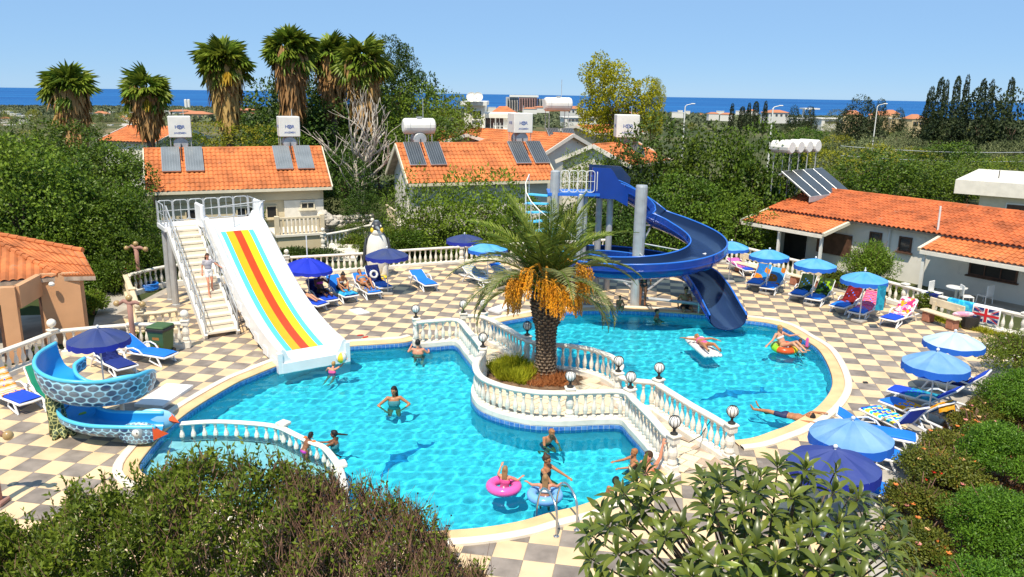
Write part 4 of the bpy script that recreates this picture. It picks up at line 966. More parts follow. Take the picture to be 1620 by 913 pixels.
mb, ro = trough(SP, prof_out, None, '', None); mb.build('chute_shell', MT['blue_shell'], tb, smooth=False)
def prof_in2(t):
    hi = .60 if t < .9 else .60-(t-.9)*2.2; q = [(-.68, hi)]+[(.675*math.cos(PI+PI*k/12), hi*.55+.395*math.sin(PI+PI*k/12)) for k in range(13)]+[(.68, hi)]; return q
mb, ri = trough(SP, prof_in2, None, '', None, flip=True); mb.build('chute_lining', MT['navy_inside'], tb, smooth=True)
for s_ in (0, -1):
    MB().strip([[a[s_], b[s_]] if s_ == 0 else [b[s_], a[s_]] for a, b in zip(ro, ri)]).build('rim', MT['blue_rim'], tb)
    MB().tube([a[s_].lerp(b[s_], .5) for a, b in zip(ro, ri)], .035, 6).build('rim_tube', MT['blue_rim'], tb, smooth=True)
for i in range(6, len(SP)-3, 11):
    MB().tube([q+(q-SP[i])*.02 for q in ro[i]], .03, 5).build('joint_flange', MT['blue_shell'], tb)
# start box
a = SP[0]
for y_, pl in ((.78, [(-.1, -.1), (1.7, -.3), (1.75, .55), (1.3, 1.05), (-.1, 1.12)]), (-.80, [(-.1, -.15), (.9, -.2), (1.45, -.5), (1.45, .16), (1.05, .56), (.8, .95), (.66, 1.10), (-.1, 1.12)])):
    n_ = len(pl); MB().add([a+Vector((x, y_-.03, z)) for x, z in pl]+[a+Vector((x, y_+.03, z)) for x, z in pl], [tuple(range(n_)), tuple(range(2*n_-1, n_-1, -1))]+[((i+1) % n_, i, n_+i, n_+(i+1) % n_) for i in range(n_)]).build('start_wall', MT['navy_inside' if y_ > 0 else 'blue_shell'], tb)
MB().box(a+Vector((.4, 0, -.10)), (1.2, 1.3, .1)).build('start_floor', MT['blue_rim'], tb)
mb = MB().tube([SP[6]+Vector((0, .62, .75)), SP[6]+Vector((0, -.62, .75))], .03, 5)
MB().lathe([(.24, 0), (.24, 4.88), (.22, 4.95), (.05, 4.97)], 16, (0, 0, 0)).build('column', MT['galv'], tb)
for i in (16, 30, 46, 62, 78, 92):
    p = SP[i]; q = Vector((0, 0, p.z-.7)); MB().tube([q, p+Vector((0, 0, -.06))], .045, 6).build('brace', MT['galv'], tb); MB().tube([Vector((0, 0, p.z+.35)), p.lerp(Vector((0, 0, p.z)), .25)], .03, 6).build('brace', MT['galv'], tb)
p = SP[-14]; MB().tube([Vector((0, 0, .35)), p+Vector((-.1, 0, -.1))], .07, 8).build('brace', MT['galv'], tb); MB().cyl((p.x-.5, p.y, 0), (p.x-.5, p.y, .55), .05, n=8).build('leg', MT['galv'], tb)
# tower
tw_ = thing('slide_tower', 'steel tower with blue platform, railings and stairs at the start of the spiral slide', 'tower', (HC.x-3.3, HC.y+2.6, 0)); 
MB().box((.75, 0, 4.30), (2.2, 1.5, .12)).build('platform', MT['blue_rim'], tw_)
for x, y, h_ in ((-.05, -.6, 5.25), (1.05, -.65, 4.3), (1.25, -.35, 4.3), (1.95, .3, 4.3), (2.4, .1, 4.3), (-.05, .6, 4.3)):
    r_ = .2 if h_ > 5 else .14; MB().lathe([(r_, 0), (r_, h_), (r_*.7, h_+.04)], 12, (x, y, 0)).build('column', MT['galv'], tw_)
for k in range(4): hoop(Vector((.36+k*.36, -.74, 4.86)), Vector((1, 0, 0)), .34, .9, .016).build('rail_hoop', MT['white'], tw_)
hoop(Vector((1.72, -.4, 4.86)), Vector((0, 1, 0)), .6, .9, .018).build('rail_hoop', MT['white'], tw_)
c_ = Vector((-.05, -.6, 0))
for k in range(13):
    z = 4.2-k*.33; a_ = R(150+k*22); p = c_+Vector((.75*math.cos(a_), .75*math.sin(a_), z)); MB().box(p, (1.0, .36, .05), a_).build('stair_tread', MT['lane_blue'], tw_)
q = [c_+Vector((1.25*math.cos(R(150+k*22)), 1.25*math.sin(R(150+k*22)), 5.05-k*.33)) for k in range(13)]; MB().tube(q, .025, 5).build('stair_rail', MT['white'], tw_)
for p in q: MB().cyl(p, p-UP*.85, .015, n=4).build('stair_post', MT['white'], tw_)
# --- snake slide
SB = G(163, 676); SB.z = 0
tsn = thing('snake_slide', 'curling blue snake slide with scales, eye and open orange beak beside the shallow corner', 'water slide', SB)
def scale_mat(name, dark, use_map):
    m, nt, b, o = newmat(name); N = nt.nodes; L = nt.links
    if use_map: at = N.new('ShaderNodeAttribute'); at.attribute_name = 'skin_map'; src = at.outputs['Vector']
    else: at = N.new('ShaderNodeTexCoord'); mp = N.new('ShaderNodeMapping'); mp.inputs['Rotation'].default_value = (R(90), 0, 0); L.new(at.outputs['Object'], mp.inputs[0]); src = mp.outputs[0]
    dist = []
    for off in (0, .5):
        q = src
        for op, v in (('MULTIPLY', (5.6, 3.233, 0) if use_map else (8.5, 4.9, 0)), ('ADD', (off+10, off+10, 0)), ('FRACTION', None), ('SUBTRACT', (.5, .5, 0)), ('MULTIPLY', (1, 1.732, 0)), ('LENGTH', None)):
            vm = N.new('ShaderNodeVectorMath'); vm.operation = op; L.new(q, vm.inputs[0])
            if v: vm.inputs[1].default_value = v
            q = vm.outputs['Value' if op == 'LENGTH' else 'Vector']
        dist.append(q)
    mn = N.new('ShaderNodeMath'); mn.operation = 'MINIMUM'; L.new(dist[0], mn.inputs[0]); L.new(dist[1], mn.inputs[1])
    n = N.new('ShaderNodeTexNoise'); n.inputs['Scale'].default_value = 3.2; n.inputs['Detail'].default_value = 3; L.new(src, n.inputs['Vector'])
    h = N.new('ShaderNodeValToRGB'); h.color_ramp.elements[0].position = .36; h.color_ramp.elements[0].color = (.012, .05, .15, 1); h.color_ramp.elements[1].position = .66; h.color_ramp.elements[1].color = (.24, .32, .38, 1); L.new(n.outputs['Fac'], h.inputs['Fac'])
    g2 = N.new('ShaderNodeValToRGB'); g2.color_ramp.elements[0].position = .40; g2.color_ramp.elements[0].color = (1, 1, 1, 1); g2.color_ramp.elements[1].position = .48; g2.color_ramp.elements[1].color = (0, 0, 0, 1); L.new(mn.outputs[0], g2.inputs['Fac'])
    m3 = N.new('ShaderNodeMix'); m3.data_type = 'RGBA'; L.new(g2.outputs['Color'], m3.inputs['Factor']); m3.inputs['A'].default_value = (.36, .68, .86, 1); L.new(h.outputs['Color'], m3.inputs['B'])
    L.new(m3.outputs['Result'], b.inputs['Base Color']); b.inputs['Roughness'].default_value = .35; MT[name] = m
scale_mat('scales', 0, True); scale_mat('head_scales', 0, False)
m, nt, b, o = newmat('trunk_scales'); N = nt.nodes; L = nt.links
tc = N.new('ShaderNodeTexCoord'); v = N.new('ShaderNodeTexVoronoi'); v.feature = 'DISTANCE_TO_EDGE'; v.inputs['Scale'].default_value = 9; v.inputs['Randomness'].default_value = .7; L.new(tc.outputs['Object'], v.inputs['Vector'])
r = N.new('ShaderNodeValToRGB'); r.color_ramp.elements[0].position = .04; r.color_ramp.elements[0].color = (.50, .50, .20, 1); r.color_ramp.elements[1].position = .10; r.color_ramp.elements[1].color = (.035, .06, .025, 1); L.new(v.outputs['Distance'], r.inputs['Fac']); L.new(r.outputs['Color'], b.inputs['Base Color']); b.inputs['Roughness'].default_value = .6; MT['trunkscales'] = m
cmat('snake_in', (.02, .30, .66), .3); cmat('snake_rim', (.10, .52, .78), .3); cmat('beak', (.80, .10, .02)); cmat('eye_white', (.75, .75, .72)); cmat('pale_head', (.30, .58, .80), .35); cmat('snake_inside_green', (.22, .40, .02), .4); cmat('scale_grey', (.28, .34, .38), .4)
sp = []; RS = .86
for a, z in ((150, 1.36), (180, 1.28), (205, 1.18), (230, 1.10), (255, 1.02), (280, .96), (305, .90), (330, .85), (355, .80), (380, .73), (405, .65), (430, .58), (455, .51), (480, .44), (505, .37), (530, .31), (555, .27), (580, .24), (605, .22)):
    f = max(0, min(1, (a-380)/140)); sp.append(Vector((RS*math.cos(R(a))+.42*f, RS*(1-.12*f)*math.sin(R(a))-.05*f, z)))
e_ = sp[-1]
sp += [e_+Vector((.40, -.12, -.02)), e_+Vector((.85, -.14, -.03)), e_+Vector((1.3, -.10, -.05)), e_+Vector((1.75, -.02, -.08))]
SS = smooth_path(sp, 4)
def hh(t): return .74-.34*max(0, min(1, (t-.36)/.14))
def ps(t):
    ho = hh(t); hi = .42; W_ = .40
    return [(-W_-.05, hi), (-W_-.02, hi*.8)]+[(W_*math.cos(PI+PI*k/10), .26+.26*math.sin(PI+PI*k/10)) for k in range(11)]+[(W_+.05, ho*.6), (W_+.07, ho*.85), (W_+.05, ho)]
def ps2(t):
    ho = hh(t); return [(-.36, .42)]+[(.37*math.cos(PI+PI*k/10), .26+.235*math.sin(PI+PI*k/10)) for k in range(11)]+[(.41, ho*.6), (.41, ho)]
mb, ro = trough(SS, ps, None, '', None); bo = mb.build('body', MT['scales'], tsn, smooth=False)
at = bo.data.attributes.new('skin_map', 'FLOAT_VECTOR', 'POINT'); vv = []; ln = 0
for i, r_ in enumerate(ro):
    ln += (SS[i]-SS[i-1]).length if i else 0; w_ = 0
    for j, p in enumerate(r_): w_ += (p-r_[j-1]).length if j else 0; vv += [ln, w_, 0]
at.data.foreach_set('vector', vv)
mb, ri = trough(SS, ps2, None, '', None, flip=True); mb.build('chute_lining', MT['snake_in'], tsn, smooth=True)
for s_ in (0, -1):
    MB().tube([a[s_].lerp(b[s_], .5)+UP*.01 for a, b in zip(ro, ri)], .052, 7).build('rim', MT['snake_rim'], tsn, smooth=True)
hp = SS[-1]; axh = Matrix((Vector((.99, .1, 0)), Vector((-.1, .99, 0)), UP)).transposed()
for s_, nm in ((-1, 'near'), (1, 'far')):
    b0 = hp+Vector((-.30, s_*.42, .25))
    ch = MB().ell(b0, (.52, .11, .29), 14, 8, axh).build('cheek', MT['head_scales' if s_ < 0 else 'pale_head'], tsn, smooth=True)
    MB().ell(b0+Vector((-.02, -s_*-.085, .06)), (.17, .05, .16), 12, 6).build('eye_ring', MT['scale_grey'], tsn, smooth=True)
    MB().ell(b0+Vector((-.02, s_*.12, .06)), (.10, .04, .09), 10, 6).build('eye', MT['eye_white'], tsn, smooth=True); MB().ell(b0+Vector((.01, s_*.145, .06)), (.03, .015, .035), 8, 4).build('pupil', MT['black'], tsn)
    MB().add([b0+Vector((.36, s_*.06, .20)), b0+Vector((.66, -s_*.10, -.04)), b0+Vector((.36, s_*.07, -.15)), b0+Vector((.38, -s_*.06, .0))], [(0, 1, 2), (0, 3, 1), (2, 1, 3), (0, 2, 3)]).build('beak', MT['beak'], tsn)
MB().tube([Vector((-.86, -.40, 0)), Vector((-.88, -.40, .35)), Vector((-.95, -.36, .8)), Vector((-.95, -.3, 1.15))], [.26, .22, .20, .20], 10).build('trunk_support', MT['trunkscales'], tsn, smooth=True)
for k in range(5): a_ = R(-80+k*32); MB().tube([Vector((-.86, -.40, .25)), Vector((-.86+.25*math.cos(a_), -.40+.25*math.sin(a_), .10)), Vector((-.86+.45*math.cos(a_), -.40+.45*math.sin(a_), .02))], [.14, .11, .04], 7).build('root', MT['trunkscales'], tsn, smooth=True)
MB().cyl((-.98, -.48, .95), (-.98, -.36, .95), .09, n=12).build('nozzle', MT['barge2'], tsn)
MB().cyl((1.0, -.85, 0), (1.0, -.85, .20), .05, n=8).build('leg', MT['white'], tsn); MB().cyl((.1, .85, 0), (.1, .85, .5), .06, n=8).build('leg', MT['white'], tsn)
MB().ell(Vector((-.62, .25, .34)), (.22, .3, .02), 10, 4).build('green_patch', MT['snake_inside_green'], tsn)
# --- penguin statue
pg = thing('penguin_statue', 'big black and white penguin statue with yellow cheeks standing behind the navy parasol', 'statue', G(598, 438), R(12))
cmat('penguin_white', (.76, .73, .66), .5); cmat('penguin_black', (.045, .05, .06), .5); cmat('penguin_yellow', (.80, .55, .03), .5); cmat('penguin_grey', (.22, .25, .28), .5)
MB().lathe([(.30, .12), (.42, .3), (.50, .7), (.52, 1.1), (.49, 1.5), (.40, 1.85), (.28, 2.05), (.20, 2.15)], 16, sx=1.05, sy=.85).build('body', MT['penguin_white'], pg, smooth=True)
MB().lathe([(.32, .10), (.44, .3), (.525, .7), (.545, 1.1), (.51, 1.5), (.42, 1.85), (.30, 2.08), (.22, 2.15)], 16, (0, .06, 0), sx=1.08, sy=.84).build('back', MT['penguin_black'], pg, smooth=True)
MB().ell((0, -.02, 2.36), (.26, .28, .30), 14, 10).build('head', MT['penguin_black'], pg, smooth=True)
MB().ell((.0, -.10, 2.12), (.27, .22, .20), 12, 8).build('neck', MT['penguin_white'], pg, smooth=True)
for s_ in (-1, 1):
    MB().ell((s_*.20, -.14, 2.22), (.10, .12, .14), 10, 6).build('cheek', MT['penguin_yellow'], pg, smooth=True); MB().ell((s_*.17, -.20, 2.42), (.05, .05, .06), 8, 6).build('eye', MT['penguin_white'], pg, smooth=True)
    MB().ell((s_*.57, .02, 1.2), (.08, .22, .68), 10, 8, rotm('Y', R(s_*-6))).build('flipper', MT['penguin_black'], pg, smooth=True); MB().lathe([(.22, .02), (.24, .2), (.26, .5), (.2, .8)], 12, (s_*.24, -.08, 0)).build('leg', MT['penguin_white'], pg, smooth=True)
    MB().ell((s_*.24, -.34, .06), (.19, .26, .07), 10, 6).build('foot', MT['penguin_yellow'], pg, smooth=True)
MB().tube([(0, -.24, 2.36), (.06, -.42, 2.33), (.14, -.55, 2.25)], [.10, .06, .015], 8).build('beak', MT['penguin_grey'], pg, smooth=True)
MB().ell((0, .02, 2.62), (.12, .16, .05), 10, 5).build('crest', MT['penguin_grey'], pg, smooth=True)
# --- parasols
def fabric(name, c, fade): 
    MT[name] = mat(name, c, .7, .1, 1.6, col2=fade, objvar=.04); return MT[name]
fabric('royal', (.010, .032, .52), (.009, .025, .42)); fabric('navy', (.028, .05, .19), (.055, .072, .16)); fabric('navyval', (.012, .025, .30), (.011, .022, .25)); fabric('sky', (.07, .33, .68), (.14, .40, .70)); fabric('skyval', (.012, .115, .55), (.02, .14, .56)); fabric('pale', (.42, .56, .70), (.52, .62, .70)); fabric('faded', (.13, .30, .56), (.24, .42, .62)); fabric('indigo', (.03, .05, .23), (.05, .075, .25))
def parasol(label, c, r, top, vm, zt=2.25, rise=.30, tilt=(0, 0), pole_up=.06, base=True, n=8, val=.17):
    t = thing('parasol', label, 'parasol', (c.x, c.y, 0), rnd.uniform(0, .7), 'parasols round the pools')
    q = bpy.data.objects.new('canopy', None); rows = []; K_ = n*4
    zc = zt-.06
    for i in range(8):
        f = i/7; row = []
        for k in range(K_+1):
            a = 2*PI*k/K_; ph = abs(((k % 4)/4)-.5)*2; sag = (1-ph)*f*(1-f)*.20+(1-ph)*.025*f
            rr_ = r*f*(1-.022*(1-ph)); z = zc-rise*f**1.55-sag
            row.append(Vector((rr_*math.cos(a), rr_*math.sin(a), z)))
        rows.append(row)
    tm = Matrix.Rotation(tilt[0], 3, 'X')@Matrix.Rotation(tilt[1], 3, 'Y'); pv = Vector((0, 0, zc-rise))
    rows = [[pv+tm@(p-pv) for p in row] for row in rows]
    MB().strip(rows).build('canopy', MT[top], t, smooth=False)
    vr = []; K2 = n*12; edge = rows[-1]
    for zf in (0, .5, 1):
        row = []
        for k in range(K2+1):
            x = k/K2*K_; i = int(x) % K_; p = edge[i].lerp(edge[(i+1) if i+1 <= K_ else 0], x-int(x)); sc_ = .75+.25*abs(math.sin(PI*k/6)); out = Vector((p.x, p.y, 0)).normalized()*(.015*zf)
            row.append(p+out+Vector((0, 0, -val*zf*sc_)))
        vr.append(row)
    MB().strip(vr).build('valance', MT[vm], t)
    for k in range(n):
        i = k*4; MB().tube([rows[j][i]-UP*.012 for j in (0, 2, 4, 6, 7)], .009, 4).build('rib', MT['galv'], t)
    MB().cyl((0, 0, 0), (0, 0, zt+pole_up), .022, n=8).build('pole', MT['plastic'], t)
    MB().ell((0, 0, zt+.0), (.045, .045, .04), 8, 5).build('cap', MT['plastic'], t)
    if base: MB().rbox((0, 0, .06), (.46, .46, .12), .03).build('base_block', MT['concrete'], t)
    return t
def top_at(px, py, z): p = G(px, py, z); return p
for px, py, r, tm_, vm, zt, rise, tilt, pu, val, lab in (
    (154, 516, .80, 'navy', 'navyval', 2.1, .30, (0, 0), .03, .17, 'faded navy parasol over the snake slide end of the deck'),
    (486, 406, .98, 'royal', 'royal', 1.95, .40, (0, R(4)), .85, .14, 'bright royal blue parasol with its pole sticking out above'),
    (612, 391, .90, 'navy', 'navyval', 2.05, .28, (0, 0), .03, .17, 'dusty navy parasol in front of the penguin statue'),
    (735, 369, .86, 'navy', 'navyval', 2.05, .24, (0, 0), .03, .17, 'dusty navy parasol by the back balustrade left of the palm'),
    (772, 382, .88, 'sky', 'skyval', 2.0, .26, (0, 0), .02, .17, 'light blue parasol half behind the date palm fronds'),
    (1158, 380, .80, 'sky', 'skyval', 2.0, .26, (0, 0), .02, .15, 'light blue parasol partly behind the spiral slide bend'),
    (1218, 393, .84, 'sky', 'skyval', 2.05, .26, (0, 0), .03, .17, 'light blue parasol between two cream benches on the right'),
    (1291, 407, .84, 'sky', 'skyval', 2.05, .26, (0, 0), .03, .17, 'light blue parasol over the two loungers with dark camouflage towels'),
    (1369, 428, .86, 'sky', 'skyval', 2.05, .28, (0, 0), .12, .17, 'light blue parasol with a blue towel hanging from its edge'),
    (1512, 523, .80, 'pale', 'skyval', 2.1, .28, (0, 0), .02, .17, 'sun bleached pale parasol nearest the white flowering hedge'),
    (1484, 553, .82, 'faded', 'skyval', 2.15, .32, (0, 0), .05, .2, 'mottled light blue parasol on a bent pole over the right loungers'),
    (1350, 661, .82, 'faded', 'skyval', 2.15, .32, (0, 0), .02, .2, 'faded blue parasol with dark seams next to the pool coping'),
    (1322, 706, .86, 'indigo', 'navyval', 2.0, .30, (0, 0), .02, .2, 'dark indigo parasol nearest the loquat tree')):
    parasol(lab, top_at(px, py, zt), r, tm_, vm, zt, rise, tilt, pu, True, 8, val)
# --- sun loungers
def lprof(a, bl=.74):                                 # side profile of the lying surface: foot end at x=+.98
    h = Vector((-.22, 0, .34)); return [Vector((.98, 0, .335)), Vector((.6, 0, .345)), Vector((.2, 0, .345)), h, h+Vector((-math.cos(a)*bl*.5, 0, math.sin(a)*bl*.5)), h+Vector((-math.cos(a)*bl, 0, math.sin(a)*bl))]
def lounger(label, foot, head, cush='cushion_blue', ang=38, cush2=None, group='sun loungers round the pools'):
    d = (foot-head); d.z = 0; c = foot-d.normalized()*.98; rz = math.atan2(d.y, d.x)
    t = thing('sun_lounger', label, 'sun lounger', (c.x, c.y, 0), rz, group); a = R(ang); P = lprof(a); w_ = .31
    for s_ in (-1, 1):
        MB().tube([(.98, s_*w_, .30), (.5, s_*w_, .31), (-.25, s_*w_, .31), (-.95, s_*w_, .28)], .032, 6).build('side_rail', MT['plastic'], t)
        MB().tube([(.86, s_*(w_+.0), .0), (.70, s_*w_, .30)], .03, 6).build('leg', MT['plastic'], t); MB().tube([(.48, s_*w_, .30), (.40, s_*w_, .16), (.80, s_*w_, .02)], .022, 5).build('leg_brace', MT['plastic'], t)
        MB().tube([(-.82, s_*w_, .0), (-.62, s_*w_, .29)], .03, 6).build('leg', MT['plastic'], t)
        MB().tube([(.18, s_*(w_+.02), .32), (.05, s_*(w_+.04), .46), (-.15, s_*(w_+.05), .52), (-.38, s_*(w_+.04), .47), (-.52, s_*(w_+.03), .31)], .026, 6).build('arm', MT['plastic'], t)
        MB().tube([P[3]+Vector((0, s_*w_, -.03)), P[5]+Vector((0, s_*w_, -.03))], .026, 5).build('back_rail', MT['plastic'], t)
    MB().tube([(.98, -w_, .30), (1.02, 0, .30), (.98, w_, .30)], .035, 6).build('foot_rail', MT['plastic'], t)
    MB().tube([P[5]+Vector((0, -w_, -.03)), P[5]+Vector((0, w_, -.03))], .03, 6).build('head_rail', MT['plastic'], t)
    def pad(pts, m):
        rows = []
        for i, p in enumerate(pts):
            q = pts[min(i+1, len(pts)-1)]-pts[max(i-1, 0)]; n_ = Vector((-q.z, 0, q.x)).normalized(); n_ = n_ if n_.z > 0 else -n_
            e = .5 if i in (0, len(pts)-1) else 1
            rows.append([p+Vector((0, y, 0))+n_*(z*e) for y, z in ((-.28, -.02), (-.285, .02), (-.25, .045), (0, .05), (.25, .045), (.285, .02), (.28, -.02), (-.28, -.02))])
        return MB().strip(rows)
    dn_ = [P[0].lerp(P[1], k/3) for k in range(3)]+[P[1].lerp(P[3], k/4) for k in range(5)]
    pad(dn_, 0).build('seat_cushion', MT[cush], t, smooth=False)
    pad([P[3].lerp(P[5], k/5) for k in range(6)], 0).build('back_cushion', MT[cush2 or cush], t, smooth=False)
    return t, P
MT['towel_pink'] = None
def towel_mat(name, cols, scale, kind='wave', rot=(0, 0, 0)):
    m, nt, b, o = newmat(name); N = nt.nodes; L = nt.links; tc = N.new('ShaderNodeTexCoord'); mp = N.new('ShaderNodeMapping'); mp.inputs['Rotation'].default_value = rot; L.new(tc.outputs['Object'], mp.inputs['Vector'])
    if kind == 'wave': w_ = N.new('ShaderNodeTexWave'); w_.inputs['Scale'].default_value = scale; w_.inputs['Distortion'].default_value = .6; f = w_.outputs['Fac']
    elif kind == 'vor': w_ = N.new('ShaderNodeTexVoronoi'); w_.inputs['Scale'].default_value = scale; s_ = N.new('ShaderNodeSeparateColor'); L.new(w_.outputs['Color'], s_.inputs[0]); f = s_.outputs[0]
    else: w_ = N.new('ShaderNodeTexNoise'); w_.inputs['Scale'].default_value = scale; f = w_.outputs['Fac']
    L.new(mp.outputs[0], w_.inputs['Vector']); r = N.new('ShaderNodeValToRGB'); r.color_ramp.interpolation = 'CONSTANT' if kind != 'noise' else 'LINEAR'
    n = len(cols); lo, hi = (0, 1) if kind != 'noise' else (.35, .65)
    r.color_ramp.elements[0].position = lo; r.color_ramp.elements[0].color = rgb(cols[0]); r.color_ramp.elements[1].position = lo+(hi-lo)*(n-1)/n; r.color_ramp.elements[1].color = rgb(cols[-1])
    for i in range(1, n-1): e = r.color_ramp.elements.new(lo+(hi-lo)*i/n); e.color = rgb(cols[i])
    L.new(f, r.inputs['Fac']); L.new(r.outputs['Color'], b.inputs['Base Color']); b.inputs['Roughness'].default_value = .9; b.inputs['Specular IOR Level'].default_value = .1; MT[name] = m
pk = (.72, .04, .22); 
towel_mat('t_pinkstripe', [pk, (.80, .16, .03), (.75, .60, .50), pk, (.75, .10, .30)], 3.0); towel_mat('t_dots', [(.78, .30, .45), (.75, .68, .70), (.62, .04, .16), (.78, .34, .02), (.74, .66, .70)], 9, 'vor'); towel_mat('t_camo', [(.02, .035, .01), (.03, .05, .015), (.05, .09, .015), (.02, .03, .012), (.25, .42, .02)], 6, 'noise'); towel_mat('t_camo2', [(.015, .03, .012), (.03, .05, .02), (.02, .035, .015)], 8, 'noise')
towel_mat('t_blue', [(.03, .12, .30), (.04, .20, .45), (.02, .07, .22)], 5, 'noise'); towel_mat('t_orangeblue', [(.02, .16, .45), (.03, .25, .60), (.62, .20, .02), (.02, .12, .35)], 3.4, 'vor'); towel_mat('t_lion', [(.06, .30, .60), (.05, .26, .55), (.45, .15, .02), (.07, .30, .55)], 2.6, 'vor')
towel_mat('t_surf', [(.02, .52, .66), (.72, .80, .80), (.80, .66, .05), (.80, .60, .08)], 1.1); towel_mat('t_orange', [(.80, .28, .01), (.85, .36, .02), (.80, .40, .05)], 5, 'noise'); towel_mat('t_teal', [(.02, .28, .40), (.03, .35, .50), (.02, .20, .33)], 6, 'noise'); towel_mat('t_red', [(.16, .012, .012), (.24, .02, .02), (.12, .01, .012)], 5, 'noise'); towel_mat('t_navy', [(.012, .02, .10), (.02, .03, .15), (.01, .015, .09)], 6, 'noise')
towel_mat('t_stripes', [(.75, .70, .30), (.05, .12, .35), (.80, .50, .02), (.70, .72, .74), (.05, .2, .5)], 3.5, 'wave'); towel_mat('t_leopard', [(.32, .22, .13), (.10, .07, .05), (.40, .30, .20)], 16, 'vor'); towel_mat('t_aqua', [(.02, .42, .66), (.10, .60, .72), (.02, .30, .60)], 5, 'noise'); towel_mat('t_yellow', [(.78, .62, .02), (.72, .55, .02), (.82, .68, .05)], 6, 'noise'); towel_mat('t_pinkmauve', [(.60, .14, .42), (.68, .22, .48), (.50, .10, .36)], 4, 'wave'); towel_mat('t_orangewhite', [(.82, .30, .02), (.80, .72, .62), (.85, .36, .05), (.80, .70, .6)], 2.2, 'wave'); towel_mat('t_white', [(.72, .72, .72), (.78, .78, .78), (.70, .70, .72)], 5, 'noise'); towel_mat('t_skyflower', [(.06, .40, .66), (.10, .46, .70), (.75, .60, .05), (.05, .35, .6)], 7, 'vor'); towel_mat('t_pinkwhite', [(.80, .35, .45), (.80, .62, .66), (.78, .30, .42)], 5, 'noise')
def towel(label, L0, m, s0=0.0, s1=1.0, side=.08, y0=-.30, y1=.30, cat='towel', drop=.0, up=.055):
    t0, P = L0; pts = [P[0].lerp(P[3], k/6) for k in range(7)]+[P[3].lerp(P[5], k/5) for k in range(1, 6)]
    L_ = [0]
    for a, b in zip(pts, pts[1:]): L_.append(L_[-1]+(b-a).length)
    rows = []; n = 14
    for i in range(n+1):
        s_ = (s0+(s1-s0)*i/n)*L_[-1]; k = max(j for j in range(len(L_)-1) if L_[j] <= s_+1e-6); f = (s_-L_[k])/(L_[k+1]-L_[k]); p = pts[k].lerp(pts[k+1], min(1, f)); q = pts[k+1]-pts[k]; n_ = Vector((-q.z, 0, q.x)).normalized(); n_ = n_ if n_.z > 0 else -n_
        row = [p+Vector((0, y0-.01, -drop-side*.5))+n_*.0, p+Vector((0, y0, 0))+n_*up]
        for j in range(1, 6): y = y0+(y1-y0)*j/6; row.append(p+Vector((0, y, 0))+n_*(up+.012*math.sin(i*1.7+j*2.1)))
        row += [p+Vector((0, y1, 0))+n_*up, p+Vector((0, y1+.01, -drop-side*.5))]
        rows.append(row)
    if s1 >= .99: rows.append([q+Vector((-.06, 0, -.25)) for q in rows[-1]])
    o = MB().strip(rows).build('towel', MT[m], None, smooth=True); o.location = t0.location; o.rotation_euler = t0.rotation_euler
    return tag(o, label, cat, 'towels on the loungers')
LG = {}
